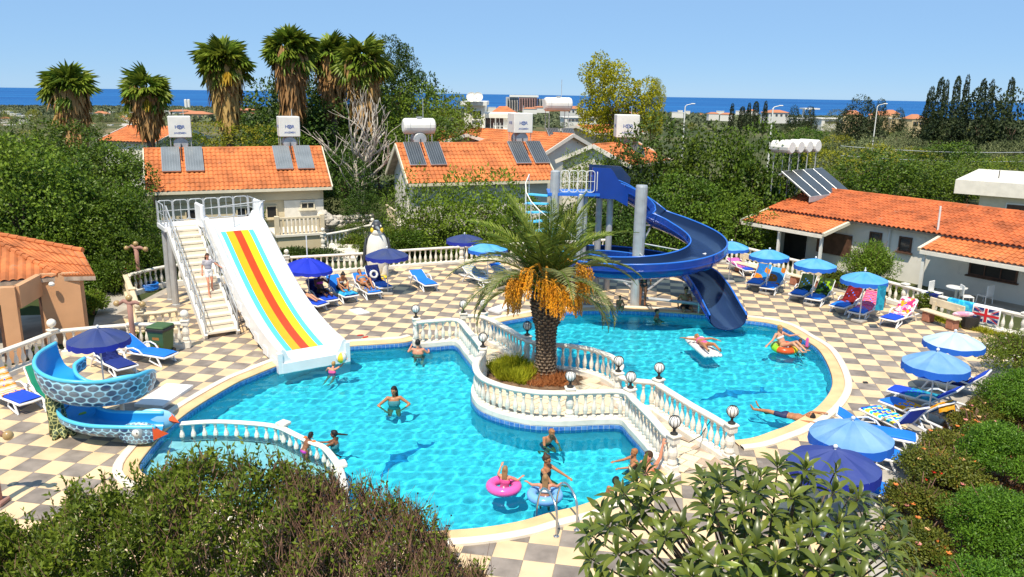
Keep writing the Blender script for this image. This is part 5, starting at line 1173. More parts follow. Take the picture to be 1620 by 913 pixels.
for k, lab, f, h, cu, an in (
    ('a', 'light blue lounger beside the green wheelie bin', (272, 577), (200, 566), 'cushion_blue', 32),
    ('b', 'dark navy lounger in the shade of the left parasol', (204, 597), (150, 572), 'cushion_navy', 42),
    ('c', 'green lounger half hidden behind the snake slide', (96, 648), (46, 606), 'cushion_green', 42),
    ('d', 'blue lounger with an orange and white towel at the left edge', (52, 652), (-12, 628), 'cushion_royal', 42),
    ('e', 'blue lounger cut off by the edge of the white slide', (512, 494), (458, 483), 'cushion_royal', 30),
    ('f', 'blue lounger where a dark haired person sits in the shade', (526, 487), (482, 466), 'cushion_royal', 45),
    ('g', 'blue lounger where a person in striped top leans forward', (557, 480), (512, 460), 'cushion_blue', 45),
    ('h', 'lounger with a sunbathing person in a blue bikini', (594, 475), (550, 450), 'cushion_blue', 40),
    ('i', 'blue lounger with navy towel and white ring on its backrest', (611, 466), (574, 446), 'cushion_blue', 58),
    ('j', 'empty blue lounger facing the navy parasol', (683, 462), (652, 444), 'cushion_blue', 20),
    ('k', 'lounger heaped with bright towels under the palm fronds', (778, 456), (738, 443), 'cushion_blue', 30),
    ('l', 'lounger half hidden by the hanging palm fronds', (822, 452), (782, 440), 'cushion_blue', 30),
    ('m', 'lounger with a mauve towel beside the slide exit', (1188, 438), (1150, 421), 'cushion_royal', 12),
    ('n', 'lounger with a blue printed towel left of the lion towel', (1190, 460), (1226, 438), 'cushion_blue', 52),
    ('o', 'lounger with a lion towel on its backrest', (1212, 467), (1248, 444), 'cushion_blue', 52),
    ('p', 'lounger with plain dark camouflage towel', (1258, 478), (1296, 455), 'cushion_blue', 48),
    ('q', 'lounger with dark and lime camouflage towel', (1284, 485), (1326, 462), 'cushion_blue', 48),
    ('r', 'lounger with a dark red towel under the hanging blue towel', (1322, 497), (1376, 476), 'cushion_blue', 48),
    ('s', 'lounger with a pink striped towel', (1352, 507), (1402, 484), 'cushion_blue', 48),
    ('t', 'lounger with a spotted pink towel nearest the benches', (1402, 518), (1458, 498), 'cushion_royal', 48),
    ('u', 'lounger with folded clothes below the mottled parasol', (1456, 609), (1528, 626), 'cushion_royal', 45),
    ('v', 'lounger with a teal towel beside the bent parasol pole', (1408, 630), (1480, 650), 'cushion_royal', 40),
    ('w', 'lounger with an orange towel, third from the pale parasol', (1400, 648), (1472, 678), 'cushion_blue', 42),
    ('x', 'lounger with a surf printed towel next to the faded parasol', (1372, 662), (1446, 700), 'cushion_royal', 55),
    ('y', 'blue lounger sticking out right of the faded parasol', (1446, 712), (1380, 700), 'cushion_blue', 30),
    ('z', 'blue lounger sticking out right of the indigo parasol', (1428, 744), (1360, 730), 'cushion_blue', 30),
    ('za', 'white framed lounger behind the loquat leaves by the kerb', (1404, 800), (1345, 780), 'cushion_blue', 30)):
    fz, hz = G(f[0], f[1]), G(h[0], h[1]); LG[k] = lounger(lab, fz, hz, cu, an)
for k, m, s0, s1, lab in (('d', 't_orangewhite', .42, 1, 'orange and white towel on the leftmost lounger'), ('b', 't_navy', .45, 1, 'navy towel over the shaded left backrest'), ('f', 't_navy', .3, .95, 'navy towel under the person sitting in the shade'), ('g', 't_aqua', .0, .42, 'aqua towel on the foot of the lounger by the striped top'),
    ('h', 't_leopard', .06, .75, 'leopard print towel under the sunbathing person'), ('i', 't_navy', .42, 1, 'navy towel over the tall backrest near the penguin'), ('k', 't_stripes', .0, 1, 'striped towel in many colours under the palm fronds'), ('l', 't_stripes', .1, .9, 'striped towel half hidden by palm fronds'), ('m', 't_pinkmauve', .18, 1, 'mauve towel on the lounger by the slide exit'),
    ('n', 't_orangeblue', .35, 1, 'blue printed towel left of the lion towel'), ('o', 't_lion', .36, 1, 'sky blue towel with an orange animal print'), ('p', 't_camo2', .38, 1, 'plain dark camouflage towel'), ('q', 't_camo', .38, 1, 'camouflage towel with lime green corner'), ('r', 't_red', .35, 1, 'dark red towel on a backrest'),
    ('s', 't_pinkstripe', .25, 1, 'pink and orange striped towel'), ('t', 't_dots', .38, 1, 'white towel with pink and orange spots'), ('u', 't_navy', .3, .7, 'dark folded clothes on the lounger under the mottled parasol'), ('v', 't_teal', .25, .7, 'teal towel on the lounger beside the bent pole'), ('w', 't_orange', .25, 1, 'orange towel on a right hand lounger'), ('x', 't_surf', .06, .62, 'beach towel printed with turquoise surf and yellow sand')):
    towel(lab, LG[k], m, s0, s1, side=.16 if k in 'ts' else .08)
# hanging things on the right balustrade
def hang(label, a, b, z, m, drop, name='towel', cat='towel', parts=None):
    d = (b-a); l = d.length; d.normalize(); n_ = Vector((d.y, -d.x, 0)); n_ = n_ if n_.y < 0 else -n_
    rows = []
    for zz, o in ((.0-.2, -.13), (.0, -.12), (.015, -.05), (.015, .08), (-.02, .13), (-drop*.5, .14), (-drop, .145)):
        rows.append([a+d*(l*k/8)+UP*(z+zz+.0)+n_*(o+.012*math.sin(k*1.9)*(o > .1)) for k in range(9)])
    o = MB().strip(rows).build(name, MT[m] if not isinstance(m, list) else m, None, smooth=True); return tag(o, label, cat, 'towels drying on the balustrade'), d, n_
rp = [q for q in RB]
def onrail(px): q = min(rp, key=lambda p: abs(proj((p.x, p.y, .9))[0]-px)); return q
hang('white cloth drying on the balustrade beside the black one', onrail(1462), onrail(1469), .9, 't_white', .45)
hang('black towel drying on the balustrade', onrail(1470), onrail(1489), .9, 't_navy', .5)
hang('turquoise towel drying on the balustrade', onrail(1499), onrail(1545), .9, 't_aqua', .42)
# union flag towel with its own pieces
fa, fb_ = onrail(1546), onrail(1583); cmat('flag_white', (.78, .76, .74), .9); cmat('flag_blue', (.02, .035, .18), .9); cmat('flag_red', (.62, .02, .03), .9)
fo, fd, fn = hang('red, white and blue union flag towel on the balustrade', fa, fb_, .9, 'flag_white', .62); l = (fb_-fa).length; H_ = .56; base = fa+UP*.86+fn*.155
def fpoly(pts, m, lift, nm): MB().add([base+fd*(x*l)+UP*(-(y)*H_)+fn*lift for x, y in pts], [tuple(range(len(pts)))]).build(nm, MT[m], fo)
for q in ([(.10, .03), (.42, .03), (.42, .25)], [(.05, .10), (.30, .33), (.05, .33)], [(.58, .03), (.90, .03), (.58, .25)], [(.95, .10), (.95, .33), (.70, .33)], [(.05, .67), (.30, .67), (.05, .9)], [(.42, .75), (.42, .97), (.10, .97)], [(.70, .67), (.95, .67), (.95, .9)], [(.58, .75), (.90, .97), (.58, .97)]): fpoly(q, 'flag_blue', .004, 'blue_field')
fpoly([(.45, .02), (.55, .02), (.55, .98), (.45, .98)], 'flag_red', .008, 'red_cross'); fpoly([(.03, .42), (.97, .42), (.97, .58), (.03, .58)], 'flag_red', .006, 'red_cross')
for a, b in (((0.03, .03), (.36, .36)), ((.97, .03), (.64, .36)), ((.03, .97), (.36, .64)), ((.97, .97), (.64, .64))): fpoly([(a[0], a[1]), (a[0]+.05*(1 if a[0] < .5 else -1), a[1]), (b[0], b[1]), (b[0]-.06*(1 if a[0] < .5 else -1), b[1])], 'flag_red', .005, 'red_saltire')
hp_ = G(1396, 452, 1.75); o = MB().strip([[hp_+Vector((x, .01*math.sin(x*30+z*4), -z)) for x in (-.16, -.08, 0, .08, .16)] for z in (0, .2, .45, .7, .95)]).build('towel', MT['t_teal'], None, smooth=True); tag(o, 'blue towel hanging from the edge of a light blue parasol', 'towel')
o = MB().ell(G(1524, 497, .86), (.42, .12, .10), 12, 6).build('towel', MT['t_pinkwhite'], None, smooth=True); tag(o, 'pink folded cloth over the back of the right bench', 'towel')
# --- benches
def bench(label, a, b, back=True):
    d = b-a; l = d.length; d.normalize(); n_ = Vector((-d.y, d.x, 0)); n_ = n_ if n_.y > 0 else -n_
    t = thing('bench', label, 'bench', (a+b)/2, math.atan2(d.y, d.x), 'cream benches along the right balustrade')
    MB().rbox((0, 0, .44), (l, .38, .07), .02).build('seat', MT['balus2'], t)
    if back:
        MB().rbox((0, .27, .78), (l*.97, .06, .30), .02).build('backrest', MT['balus2'], t)
        for s_ in (-1, 1): MB().box((s_*l*.33, .23, .6), (.12, .05, .4)).build('back_support', MT['balus2'], t)
    for s_ in (-1, 1): MB().rbox((s_*l*.34, .02, .2), (.36, .34, .40), .04).build('leg', MT['clay'], t)
MT['clay'] = mat('terracotta_leg', (.40, .17, .11), .85, .12, 4)
for lab, a, b in (('cream bench left of the light blue parasols', (1162, 428), (1206, 440)), ('cream bench behind the camouflage towels', (1250, 449), (1292, 459)), ('cream bench partly behind the red towel', (1345, 477), (1400, 487)), ('cream bench in front of the drying towels', (1458, 506), (1514, 524))):
    bench(lab, G(*a), G(*b))
t = thing('planter', 'dark round planter by the union flag towel', 'planter', G(1533, 520)); MB().lathe([(.24, 0), (.30, .1), (.33, .5), (.30, .5), (.27, .42), (.02, .42)], 12).build('pot', MT['dark'], t)
# --- wheelie bin
cmat('bin_green', (.055, .115, .035), .5); cmat('bin_lid', (.065, .13, .045), .5); cmat('rust', (.42, .16, .02), .7)
bn = thing('wheelie_bin', 'green wheelie bin with orange marks in front of the short balustrade', 'bin', G(258, 561), R(-12))
mb = MB(); P = [(-.22, -.24, .08), (.22, -.24, .08), (.22, .22, .08), (-.22, .22, .08), (-.29, -.32, .92), (.29, -.32, .92), (.29, .28, .92), (-.29, .28, .92)]; mb.add(P, [(3, 2, 1, 0), (4, 5, 6, 7), (0, 1, 5, 4), (1, 2, 6, 5), (2, 3, 7, 6), (3, 0, 4, 7)]); mb.build('body', MT['bin_green'], bn)
MB().rbox((0, -.02, .90), (.64, .66, .12), .03).build('rim', MT['dark'], bn); MB().rbox((0, -.02, .985), (.62, .64, .08), .03).build('lid', MT['bin_lid'], bn)
for s_ in (-1, 1): MB().cyl((s_*.27, .22, .1), (s_*.20, .22, .1), .1, n=10).build('wheel', MT['dark'], bn)
MB().cyl((-.25, .34, .92), (.25, .34, .92), .02, n=6).build('handle', MT['dark'], bn)
for z, w_ in ((.62, .24), (.36, .15)): MB().box((0, -.292+(.62-z)*.09, z), (w_, .012, .09), ax=rotm('X', R(5))).build('mark', MT['rust'], bn)
# --- pinkish three-globe lamp posts
cmat('lamp_pink', (.36, .19, .15), .8); cmat('globe_amber', (.42, .28, .12), .25, spec=.6)
def three_lamp(label, p, h, s=1.0):
    t = thing('lamp_post', label, 'lamp post', p, rnd.uniform(-.2, .2), 'pinkish lamp posts with three globes')
    MB().tube([(0, 0, 0), (.01, 0, h*.3), (-.01, .01, h*.6), (0, 0, h)], [.10*s, .085*s, .08*s, .09*s], 9).build('post', MT['lamp_pink'], t, smooth=True)
    MB().tube([(-.36*s, 0, h-.02), (-.2*s, 0, h+.10*s), (0, 0, h+.02), (.2*s, 0, h+.06*s), (.36*s, 0, h)], [.05*s, .065*s, .085*s, .065*s, .05*s], 8).build('arm', MT['lamp_pink'], t, smooth=True)
    for x, z in ((-.43*s, h), (.43*s, h), (0, h+.20*s)): MB().ell((x, 0, z), .105*s, 12, 8).build('globe', MT['globe_amber'], t, smooth=True)
    MB().rbox((0, 0, .05), (.34, .34, .1), .02).build('base', MT['lamp_pink'], t)
    return t
three_lamp('pinkish three globe lamp post behind the faded navy parasol', G(213, 556), 1.62); three_lamp('pinkish three globe lamp post in the far left corner by the hose', G(222, 461), 1.85, 1.05); three_lamp('pinkish lamp post cut by the left edge with its shadow on the tiles', G(-3, 797), 1.55)
# --- pool ladder
tl = thing('pool_ladder', 'curved steel ladder handrails on the near pool edge', 'ladder', G(880, 850)); o_ = Vector(tl.location)
for a, b, c_, e in (((880, 849), (880, 822), (850, 793), (838, 824)), ((912, 839), (911, 812), (885, 786), (874, 812))):
    p0 = G(*a)-o_; dd = Vector((-.26, .62, 0)).normalized(); q = [p0, p0+UP*.45, p0+UP*.68+dd*.12, p0+UP*.78+dd*.42, p0+UP*.66+dd*.72, p0+UP*.2+dd*.92, p0-UP*.6+dd*.98]
    MB().tube(smooth_path(q, 4), .024, 8).build('handrail', MT['steel'], tl, smooth=True); MB().lathe([(.06, 0), (.06, .015), (.03, .025)], 10, p0).build('flange', MT['steel'], tl)
# --- flat things on the deck
def board(label, q, t_=.06, m='plastic', name='board'):
    c = sum((G(*p) for p in q), Vector())/4; o = MB().slab([G(*p, t_)-c for p in q], t_).build(name, MT[m], None); o.location = c; return tag(o, label, 'board', 'white boards lying on the deck')
board('large white hatch board lying beside the shallow corner', [(212, 639), (264, 606), (306, 609), (257, 642)], .09); board('small white board lying on the far tiles', [(551, 490), (570, 487), (585, 494), (566, 497)], .04); board('white board near the far bridge lamp', [(772, 489), (796, 480), (812, 484), (790, 494)], .07)
t = thing('hose_coil', 'coiled bright blue hose in the far left corner', 'hose', G(234, 458)); cmat('hose_blue', (.02, .20, .70), .4)
for k in range(5): MB().tube([(.42*math.cos(a)*(1+.05*math.sin(k*2)), .36*math.sin(a), .04+.055*k+.012*math.sin(3*a+k)) for a in [2*PI*i/20 for i in range(20)]], .032, 6, closed=True).build('coil', MT['hose_blue'], t)
cmat('flip_red', (.62, .03, .03), .6)
for i, (px, py) in enumerate(((570, 531), (578, 534))):
    o = MB().ell((0, 0, .02), (.13, .05, .02), 10, 4).build('flip_flop', MT['flip_red'], None, smooth=True); o.location = G(px, py); o.rotation_euler = (0, 0, .3+i*.5); tag(o, 'red flip flop by the pool coping, %s of the pair' % ('nearer the slide' if i == 0 else 'nearer the bridge'), 'flip flop', 'red flip flops')
for px, py, lab in ((505, 436, 'concrete block under the royal blue parasol'), (916-230, 428, 'small white block at the foot of the back balustrade')):
    pass
o = MB().rbox((0, 0, .02), (.14, .10, .04), .01).build('drain', MT['dark'], None); o.location = G(1369, 606); tag(o, 'small dark drain in the right hand tiles', 'drain')
MB_ = MB().tube([G(1125, 664, .62), G(1108, 690, .42), G(1090, 700, .35), G(1075, 694, .6)], .012, 5); o = MB_.build('rope', MT['dark'], None); tag(o, 'dark rope hanging across the foot of the flagstone bridge', 'rope')
# plastic chairs and table under the right porch
ch = None
for px, py, lab in ((1478, 478, 'white plastic garden chair by the porch wall'), (1527, 484, 'white plastic garden chair in front of the porch table'), (1556, 482, 'white plastic garden chair right of the porch table')):
    p = G(px, py, -.1); 
    if ch is None:
        ch = thing('garden_chair', lab, 'chair', p, .6, 'garden chairs under the porch'); MB().rbox((0, 0, .42), (.46, .44, .04), .01).build('seat', MT['plastic'], ch); MB().rbox((0, .22, .68), (.44, .04, .46), .015).build('backrest', MT['plastic'], ch)
        for x in (-.2, .2):
            for y in (-.2, .2): MB().cyl((x*1.1, y*1.1, 0), (x, y, .42), .022, n=5).build('leg', MT['plastic'], ch)
    else: ch = dup(ch, p, rnd.uniform(0, 6), lab)
t = thing('table', 'small round garden table under the right porch', 'table', G(1510, 480, -.1)); MB().lathe([(.02, .70), (.42, .70), (.42, .73), (.02, .73)], 14).build('top', MT['plastic'], t); MB().cyl((0, 0, 0), (0, 0, .7), .05, n=8).build('leg', MT['plastic'], t)
# ================================================================ people
def skin(name, c): MT[name] = mat(name, c, .45, .06, 6); return name
skin('skin_fair', (.62, .30, .18)); skin('skin_pink', (.68, .28, .17)); skin('skin_tan', (.45, .19, .085)); skin('skin_brown', (.26, .105, .05)); skin('skin_dark', (.12, .055, .035))
for n_, c_ in (('hair_black', (.012, .01, .01)), ('hair_brown', (.06, .03, .015)), ('hair_blond', (.42, .24, .08)), ('hair_ginger', (.36, .15, .05)), ('hair_light', (.30, .17, .07)), ('suit_black', (.015, .016, .02)), ('suit_blue', (.03, .28, .55)), ('suit_pink', (.80, .10, .30)), ('suit_navy', (.02, .03, .10)), ('suit_white', (.74, .72, .70)), ('suit_grey', (.45, .42, .45)), ('suit_teal', (.06, .25, .28)), ('suit_purple', (.50, .05, .42)), ('suit_orange', (.85, .17, .02)), ('eye_dark', (.02, .02, .02)), ('lip', (.45, .09, .07))): MT[n_] = mat(n_, c_, .6, .08, 8)
J0 = dict(pel=(0, 0, .93), che=(0, 0, 1.24), nec=(0, .01, 1.44), hed=(0, -.015, 1.585), shL=(.17, 0, 1.375), elL=(.25, .02, 1.10), wrL=(.27, -.06, .86), hiL=(.09, 0, .90), knL=(.10, -.02, .48), anL=(.10, .02, .08), toL=(.11, -.14, .035))
for k in list(J0):
    if k.endswith('L'): a = J0[k]; J0[k[:-1]+'R'] = (-a[0], a[1], a[2])
def capsule(mb, a, b, r0, r1, n=8):
    a, b = Vector(a), Vector(b); d = (b-a); l = d.length
    if l < 1e-6: return
    d.normalize(); P = []; rs = []
    for k in range(4): x = math.cos(PI/2*(1-k/3)); P.append(a-d*r0*math.sin(PI/2*(1-k/3))*.999); rs.append(max(.002, r0*x))
    for k in range(4): x = math.cos(PI/2*k/3); P.append(b+d*r1*math.sin(PI/2*k/3)*.999); rs.append(max(.002, r1*x))
    mb.tube(P, rs, n)
def frame(zax, xax):
    z = Vector(zax).normalized(); x = Vector(xax); x = (x-z*x.dot(z)).normalized(); return Matrix((x, z.cross(x), z)).transposed()
def remesh(o, vox):
    m = o.modifiers.new('one_skin', 'REMESH'); m.mode = 'VOXEL'; m.voxel_size = vox; m.use_smooth_shade = True
    m = o.modifiers.new('soft', 'SMOOTH'); m.factor = .5; m.iterations = 3
TUCK = dict(knL=(.13, -.30, .66), knR=(-.12, -.26, .62), anL=(.12, .02, .42), anR=(-.13, .10, .38), toL=(.12, -.06, .30), toR=(-.13, .06, .26))
def person(label, loc, rz, s=1.0, J=None, look=(0, -1, 0), sk='skin_tan', hair='hair_black', hstyle='short', wear=(), pony=None, group=None, curl=.5, build=1.0):
    t = thing('person', label, 'person', loc, rz, group)
    if loc[2] < -.6: J = dict(TUCK, **(J or {}))
    q = {k: Vector(v)*s for k, v in J0.items()}
    for k, v in (J or {}).items(): q[k] = Vector(v)*s
    mb = MB(); sp = (q['nec']-q['pel']).normalized(); side = q['shL']-q['shR']; fr = frame(sp, side); b_ = build
    mid = q['pel'].lerp(q['che'], .5)
    E3 = [(q['pel']+sp*.0, (.165*b_*s, .118*b_*s, .13*s)), (mid, (.140*b_*s, .100*b_*s, .17*s)), (q['che'], (.168*b_*s, .112*b_*s, .17*s))]
    for c, r in E3: mb.ell(c, r, 12, 8, fr)
    capsule(mb, q['che']+sp*.08*s, q['nec']+sp*.04*s, .055*s, .05*s)
    hz = (q['hed']-q['nec']).normalized(); lk = Vector(look).normalized(); hx = lk.cross(sp if abs(lk.dot(sp)) < .9 else hz)
    if hx.length < .1: hx = side
    hy = -lk; hx = Vector(hx).normalized(); hzz = hy.cross(hx)*-1; hzz = hx.cross(hy) if hx.cross(hy).dot(hz) > 0 else -hx.cross(hy); hf = Matrix((hy.cross(hzz), hy, hzz)).transposed(); H = q['hed']
    mb.ell(H+hzz*.015*s, (.077*s, .098*s, .105*s), 12, 8, hf); mb.ell(H+lk*.025*s-hzz*.055*s, (.055*s, .066*s, .062*s), 10, 6, hf); mb.ell(H+lk*.10*s-hzz*.012*s, (.013*s, .022*s, .024*s), 8, 6, hf)
    for e in (-1, 1): mb.ell(H+hf@Vector((e*.078*s, .005, -.005)), (.012*s, .022*s, .032*s), 8, 5, hf)
    for S in 'LR':
        sh, el, wr, hi, kn, an, to = (q[k+S] for k in ('sh', 'el', 'wr', 'hi', 'kn', 'an', 'to'))
        capsule(mb, q['che']+sp*.07*s, sh, .07*s, .056*s); capsule(mb, sh, el, .052*s, .039*s); capsule(mb, el, wr, .040*s, .026*s)
        d = (wr-el).normalized(); x_ = Vector((0, 0, 1)).cross(d); x_ = x_.normalized() if x_.length > .1 else Vector((1, 0, 0)); nrm = d.cross(x_)
        mb.ell(wr+d*.045*s, (.040*s, .018*s, .05*s), 8, 6, frame(d, x_))
        for i, (o_, l_) in enumerate(((-.030, .070), (-.010, .082), (.010, .076), (.029, .060))):
            a = wr+d*.078*s+x_*o_*s; m_ = a+d*l_*.5*s+x_*o_*.25*s-nrm*.008*s; e = m_+(d*(1-curl*.5)-nrm*curl*.7).normalized()*l_*.5*s; mb.tube([a, m_, e], [.0115*s, .0105*s, .009*s], 6)
        a = wr+d*.025*s-x_*.030*s; mb.tube([a, a+(d*.6-x_*.8).normalized()*.035*s, a+(d*.85-x_*.6-nrm*.2).normalized()*.068*s], [.014*s, .0125*s, .0105*s], 6)
        capsule(mb, hi, kn, .086*s*b_, .056*s); capsule(mb, kn, an, .055*s, .036*s); mb.ell(kn.lerp(an, .3)+(hi-kn).normalized()*0, (.05*s, .055*s, .12*s), 8, 6, frame(an-kn, (1, 0, 0) if abs((an-kn).normalized().x) < .9 else (0, 1, 0)))
        capsule(mb, an, to, .038*s, .024*s)
    o = mb.build('body', MT[sk], t); remesh(o, .0145*max(.8, s))
    mb = MB()
    for e in (-1, 1): mb2 = MB().ell(H+lk*.088*s+hf@Vector((e*.031*s, 0, .012*s)), .012*s, 8, 5); mb2.build('eye', MT['eye_dark'], t)
    MB().ell(H+lk*.088*s-hzz*.058*s, (.024*s, .012*s, .009*s), 8, 5, hf).build('mouth', MT['lip'], t)
    if hair:
        mb = MB(); mb.ell(H-lk*.022*s+hzz*.033*s, (.090*s, .100*s, .105*s), 12, 8, hf); mb.ell(H+hzz*.085*s+lk*.02*s, (.072*s, .075*s, .04*s), 10, 6, hf)
        if hstyle == 'long':
            for e in (-1, 0, 1): capsule(mb, H-lk*.05*s+hf@Vector((e*.05*s, 0, 0)), H-lk*.10*s-hzz*.26*s+hf@Vector((e*.055*s, 0, 0)), .05*s, .03*s)
        if hstyle == 'pony': v = hf@Vector(pony or (0, .16, -.18)); capsule(mb, H-lk*.08*s+hzz*.02*s, H-lk*.08*s+v*s, .04*s, .022*s)
        if hstyle == 'bun': mb.ell(H-lk*.06*s+hzz*.13*s, .045*s, 8, 6)
        h_ = mb.build('hair', MT[hair], t); remesh(h_, .016)
    for kind, m in wear:
        mb = MB(); k_ = 1.075
        if kind == 'shorts':
            mb.ell(q['pel']-sp*.0, tuple(x*k_ for x in (E3[0][1][0], E3[0][1][1], .11*s)), 12, 8, fr)
            for S in 'LR': capsule(mb, q['hi'+S], q['hi'+S].lerp(q['kn'+S], .5), .098*s*b_, .088*s*b_)
        elif kind == 'brief': mb.ell(q['pel']-sp*.02*s, (E3[0][1][0]*k_, E3[0][1][1]*k_, .10*s), 12, 8, fr)
        elif kind == 'top': mb.ell(q['che']-sp*.01*s, (E3[2][1][0]*k_, E3[2][1][1]*1.16, .085*s), 12, 8, fr)
        elif kind == 'suit':
            for (c, r) in E3: mb.ell(c-sp*.015*s, (r[0]*k_, r[1]*1.10, r[2]*.92), 12, 8, fr)
        elif kind == 'shirt':
            for (c, r) in E3[1:]: mb.ell(c, (r[0]*1.13, r[1]*1.2, r[2]*1.05), 12, 8, fr)
            for S in 'LR': capsule(mb, q['che']+sp*.07*s, q['sh'+S], .085*s, .072*s); capsule(mb, q['sh'+S], q['sh'+S].lerp(q['el'+S], .5), .07*s, .06*s)
        elif kind == 'bands':
            for S in 'LR': c = q['sh'+S].lerp(q['el'+S], .55); mb2 = MB().ell(c, (.095*s, .095*s, .085*s), 12, 8, frame(q['el'+S]-q['sh'+S], (0, 1, 0) if abs((q['el'+S]-q['sh'+S]).normalized().y) < .9 else (1, 0, 0))); mb2.build('arm_band', MT[m], t, smooth=True)
            continue
        c_ = mb.build({'shorts': 'swim_shorts', 'brief': 'swim_brief', 'top': 'bikini_top', 'suit': 'swimsuit', 'shirt': 'shirt'}[kind], MT[m], t); remesh(c_, .018)
    if loc[2] < -.2:
        for c_ in t.children: c_.cycles.is_caustics_receiver = True
    return t, q
def at_head(px, py, z, s, hed=(0, -.015, 1.585)):
    p = G(px, py, z); return Vector((p.x, p.y, z-hed[2]*s))
GP = 'bathers in and round the pools'
# woman standing in the main pool, elbows out
person('woman standing in the middle of the main pool with elbows out', at_head(623, 618, .30, 1.02), R(8), 1.02, dict(elL=(.42, -.06, 1.20), wrL=(.20, -.32, 1.08), elR=(-.43, -.06, 1.18), wrR=(-.24, -.30, 1.06)), (-.45, -.9, -.05), 'skin_tan', 'hair_black', 'long', [('suit', 'suit_teal')], group=GP)
# child with ball at the white slide
person('child in pink swimsuit reaching for a yellow ball below the white slide', at_head(525, 576, .16, .74), R(165), .74, dict(nec=(0, -.10, 1.40), hed=(0, -.16, 1.53), elR=(-.30, -.25, 1.45), wrR=(-.42, -.42, 1.66), elL=(.33, -.12, 1.2), wrL=(.40, -.3, 1.15), knL=(.12, .25, .55), anL=(.12, .55, .4), knR=(-.12, .2, .55), anR=(-.12, .5, .35), toL=(.12, .7, .35), toR=(-.12, .65, .3)), (.1, -1, 0), 'skin_pink', 'hair_blond', 'short', [('suit', 'suit_pink')], group=GP)
bl = G(540, 566, .42); t = thing('beach_ball', 'yellow, white and green beach ball held up by the child below the white slide', 'ball', bl)
for k, m_ in enumerate(('penguin_yellow', 'suit_white', 'snake_inside_green', 'suit_white', 'penguin_yellow', 'suit_white')):
    mb = MB(); mb.strip([[Vector((.17*math.sin(PI*i/8)*math.cos(R(60*k+20*j)), .17*math.sin(PI*i/8)*math.sin(R(60*k+20*j)), .17*math.cos(PI*i/8))) for i in range(9)] for j in range(4)]); mb.build('segment', MT[m_], t, smooth=True)
# man at the far edge, seen from behind
person('man seen from behind leaning on the far edge of the main pool', at_head(661, 543, .24, 1.05), R(176), 1.05, dict(elL=(.36, -.14, 1.20), wrL=(.30, -.44, 1.34), elR=(-.34, -.12, 1.18), wrR=(-.26, -.42, 1.32)), (0, -1, -.1), 'skin_pink', 'hair_black', 'short', [('shorts', 'suit_black')], group=GP, build=1.12)
# girl with orange arm bands
person('girl with orange armbands holding the low balustrade of the shallow corner', at_head(481, 688, .45, .62), R(140), .62, dict(che=(0, -.12, 1.2), nec=(0, -.24, 1.36), hed=(0, -.32, 1.48), pel=(0, .05, .93), shL=(.15, -.2, 1.30), shR=(-.15, -.2, 1.30), elL=(.38, -.28, 1.25), wrL=(.30, -.50, 1.20), elR=(-.38, -.28, 1.25), wrR=(-.3, -.5, 1.2)), (0, -1, -.2), 'skin_brown', 'hair_black', 'long', [('brief', 'suit_purple'), ('bands', 'suit_orange')], group=GP)
person('girl with a flying ponytail by the low balustrade in the main pool', at_head(529, 687, .22, .86), R(-100), .86, dict(elL=(.2, -.3, 1.22), wrL=(.1, -.52, 1.25), elR=(-.22, -.3, 1.2), wrR=(-.14, -.52, 1.22)), (0, -1, 0), 'skin_brown', 'hair_black', 'pony', [('suit', 'suit_teal')], pony=(.0, .34, .02), group=GP)
person('boy wading in the main pool near the island wall', at_head(863, 675, .26, .88), R(35), .88, dict(che=(0, -.12, 1.2), nec=(0, -.22, 1.38), hed=(0, -.30, 1.50), shL=(.16, -.16, 1.32), shR=(-.16, -.16, 1.32), elL=(.22, -.34, 1.10), wrL=(.12, -.55, 1.02), elR=(-.24, -.28, 1.08), wrR=(-.12, -.5, .98)), (.1, -1, -.35), 'skin_tan', 'hair_ginger', 'short', [('shorts', 'suit_navy')], group=GP)
person('woman in black swimsuit stretching her arm out to the right', at_head(864, 727, .32, .98), R(62), .98, dict(elL=(.12, -.28, 1.30), wrL=(.02, -.56, 1.27), elR=(-.22, -.26, 1.12), wrR=(-.12, -.50, 1.06)), (0, -1, -.08), 'skin_tan', 'hair_brown', 'bun', [('suit', 'suit_black')], group=GP)
def ring(label, c, R_, r_, m, tilt=0.0, name='swim_ring', m2=None):
    t = thing(name, label, 'swim ring', c, 0, 'inflatable swim rings'); n, k = 28, 12; P = []; F = []
    for i in range(n):
        a = 2*PI*i/n
        for j in range(k): b = 2*PI*j/k; P.append(((R_+r_*math.cos(b))*math.cos(a), (R_+r_*math.cos(b))*math.sin(a), r_*math.sin(b)*.92))
    for i in range(n):
        for j in range(k): F.append((i*k+j, ((i+1) % n)*k+j, ((i+1) % n)*k+(j+1) % k, i*k+(j+1) % k))
    mb = MB().add(P, F)
    if m2: mb.m = [((f[0]//k)*5//n) % 3 for f in F]
    o = mb.build('tube', [MT[x] for x in ([m]+m2)] if m2 else MT[m], t, smooth=True); o.rotation_euler = (tilt, 0, 0)
    MB().cyl((0, -R_*1.0, r_*.9), (0, -R_*1.0, r_*1.15), .02, n=6).build('valve', MT['suit_white'], t); return t
cmat('ring_pink', (.85, .12, .42), .2, coat=.3); cmat('ring_blue', (.20, .45, .85), .2, coat=.3); cmat('ring_red', (.80, .10, .02), .25); cmat('ring_yellow', (.82, .62, .03), .25); cmat('ring_green', (.30, .62, .03), .25)
c = G(797, 769, .0); ring('pink swim ring with a girl sitting in it', c, .29, .115, 'ring_pink')
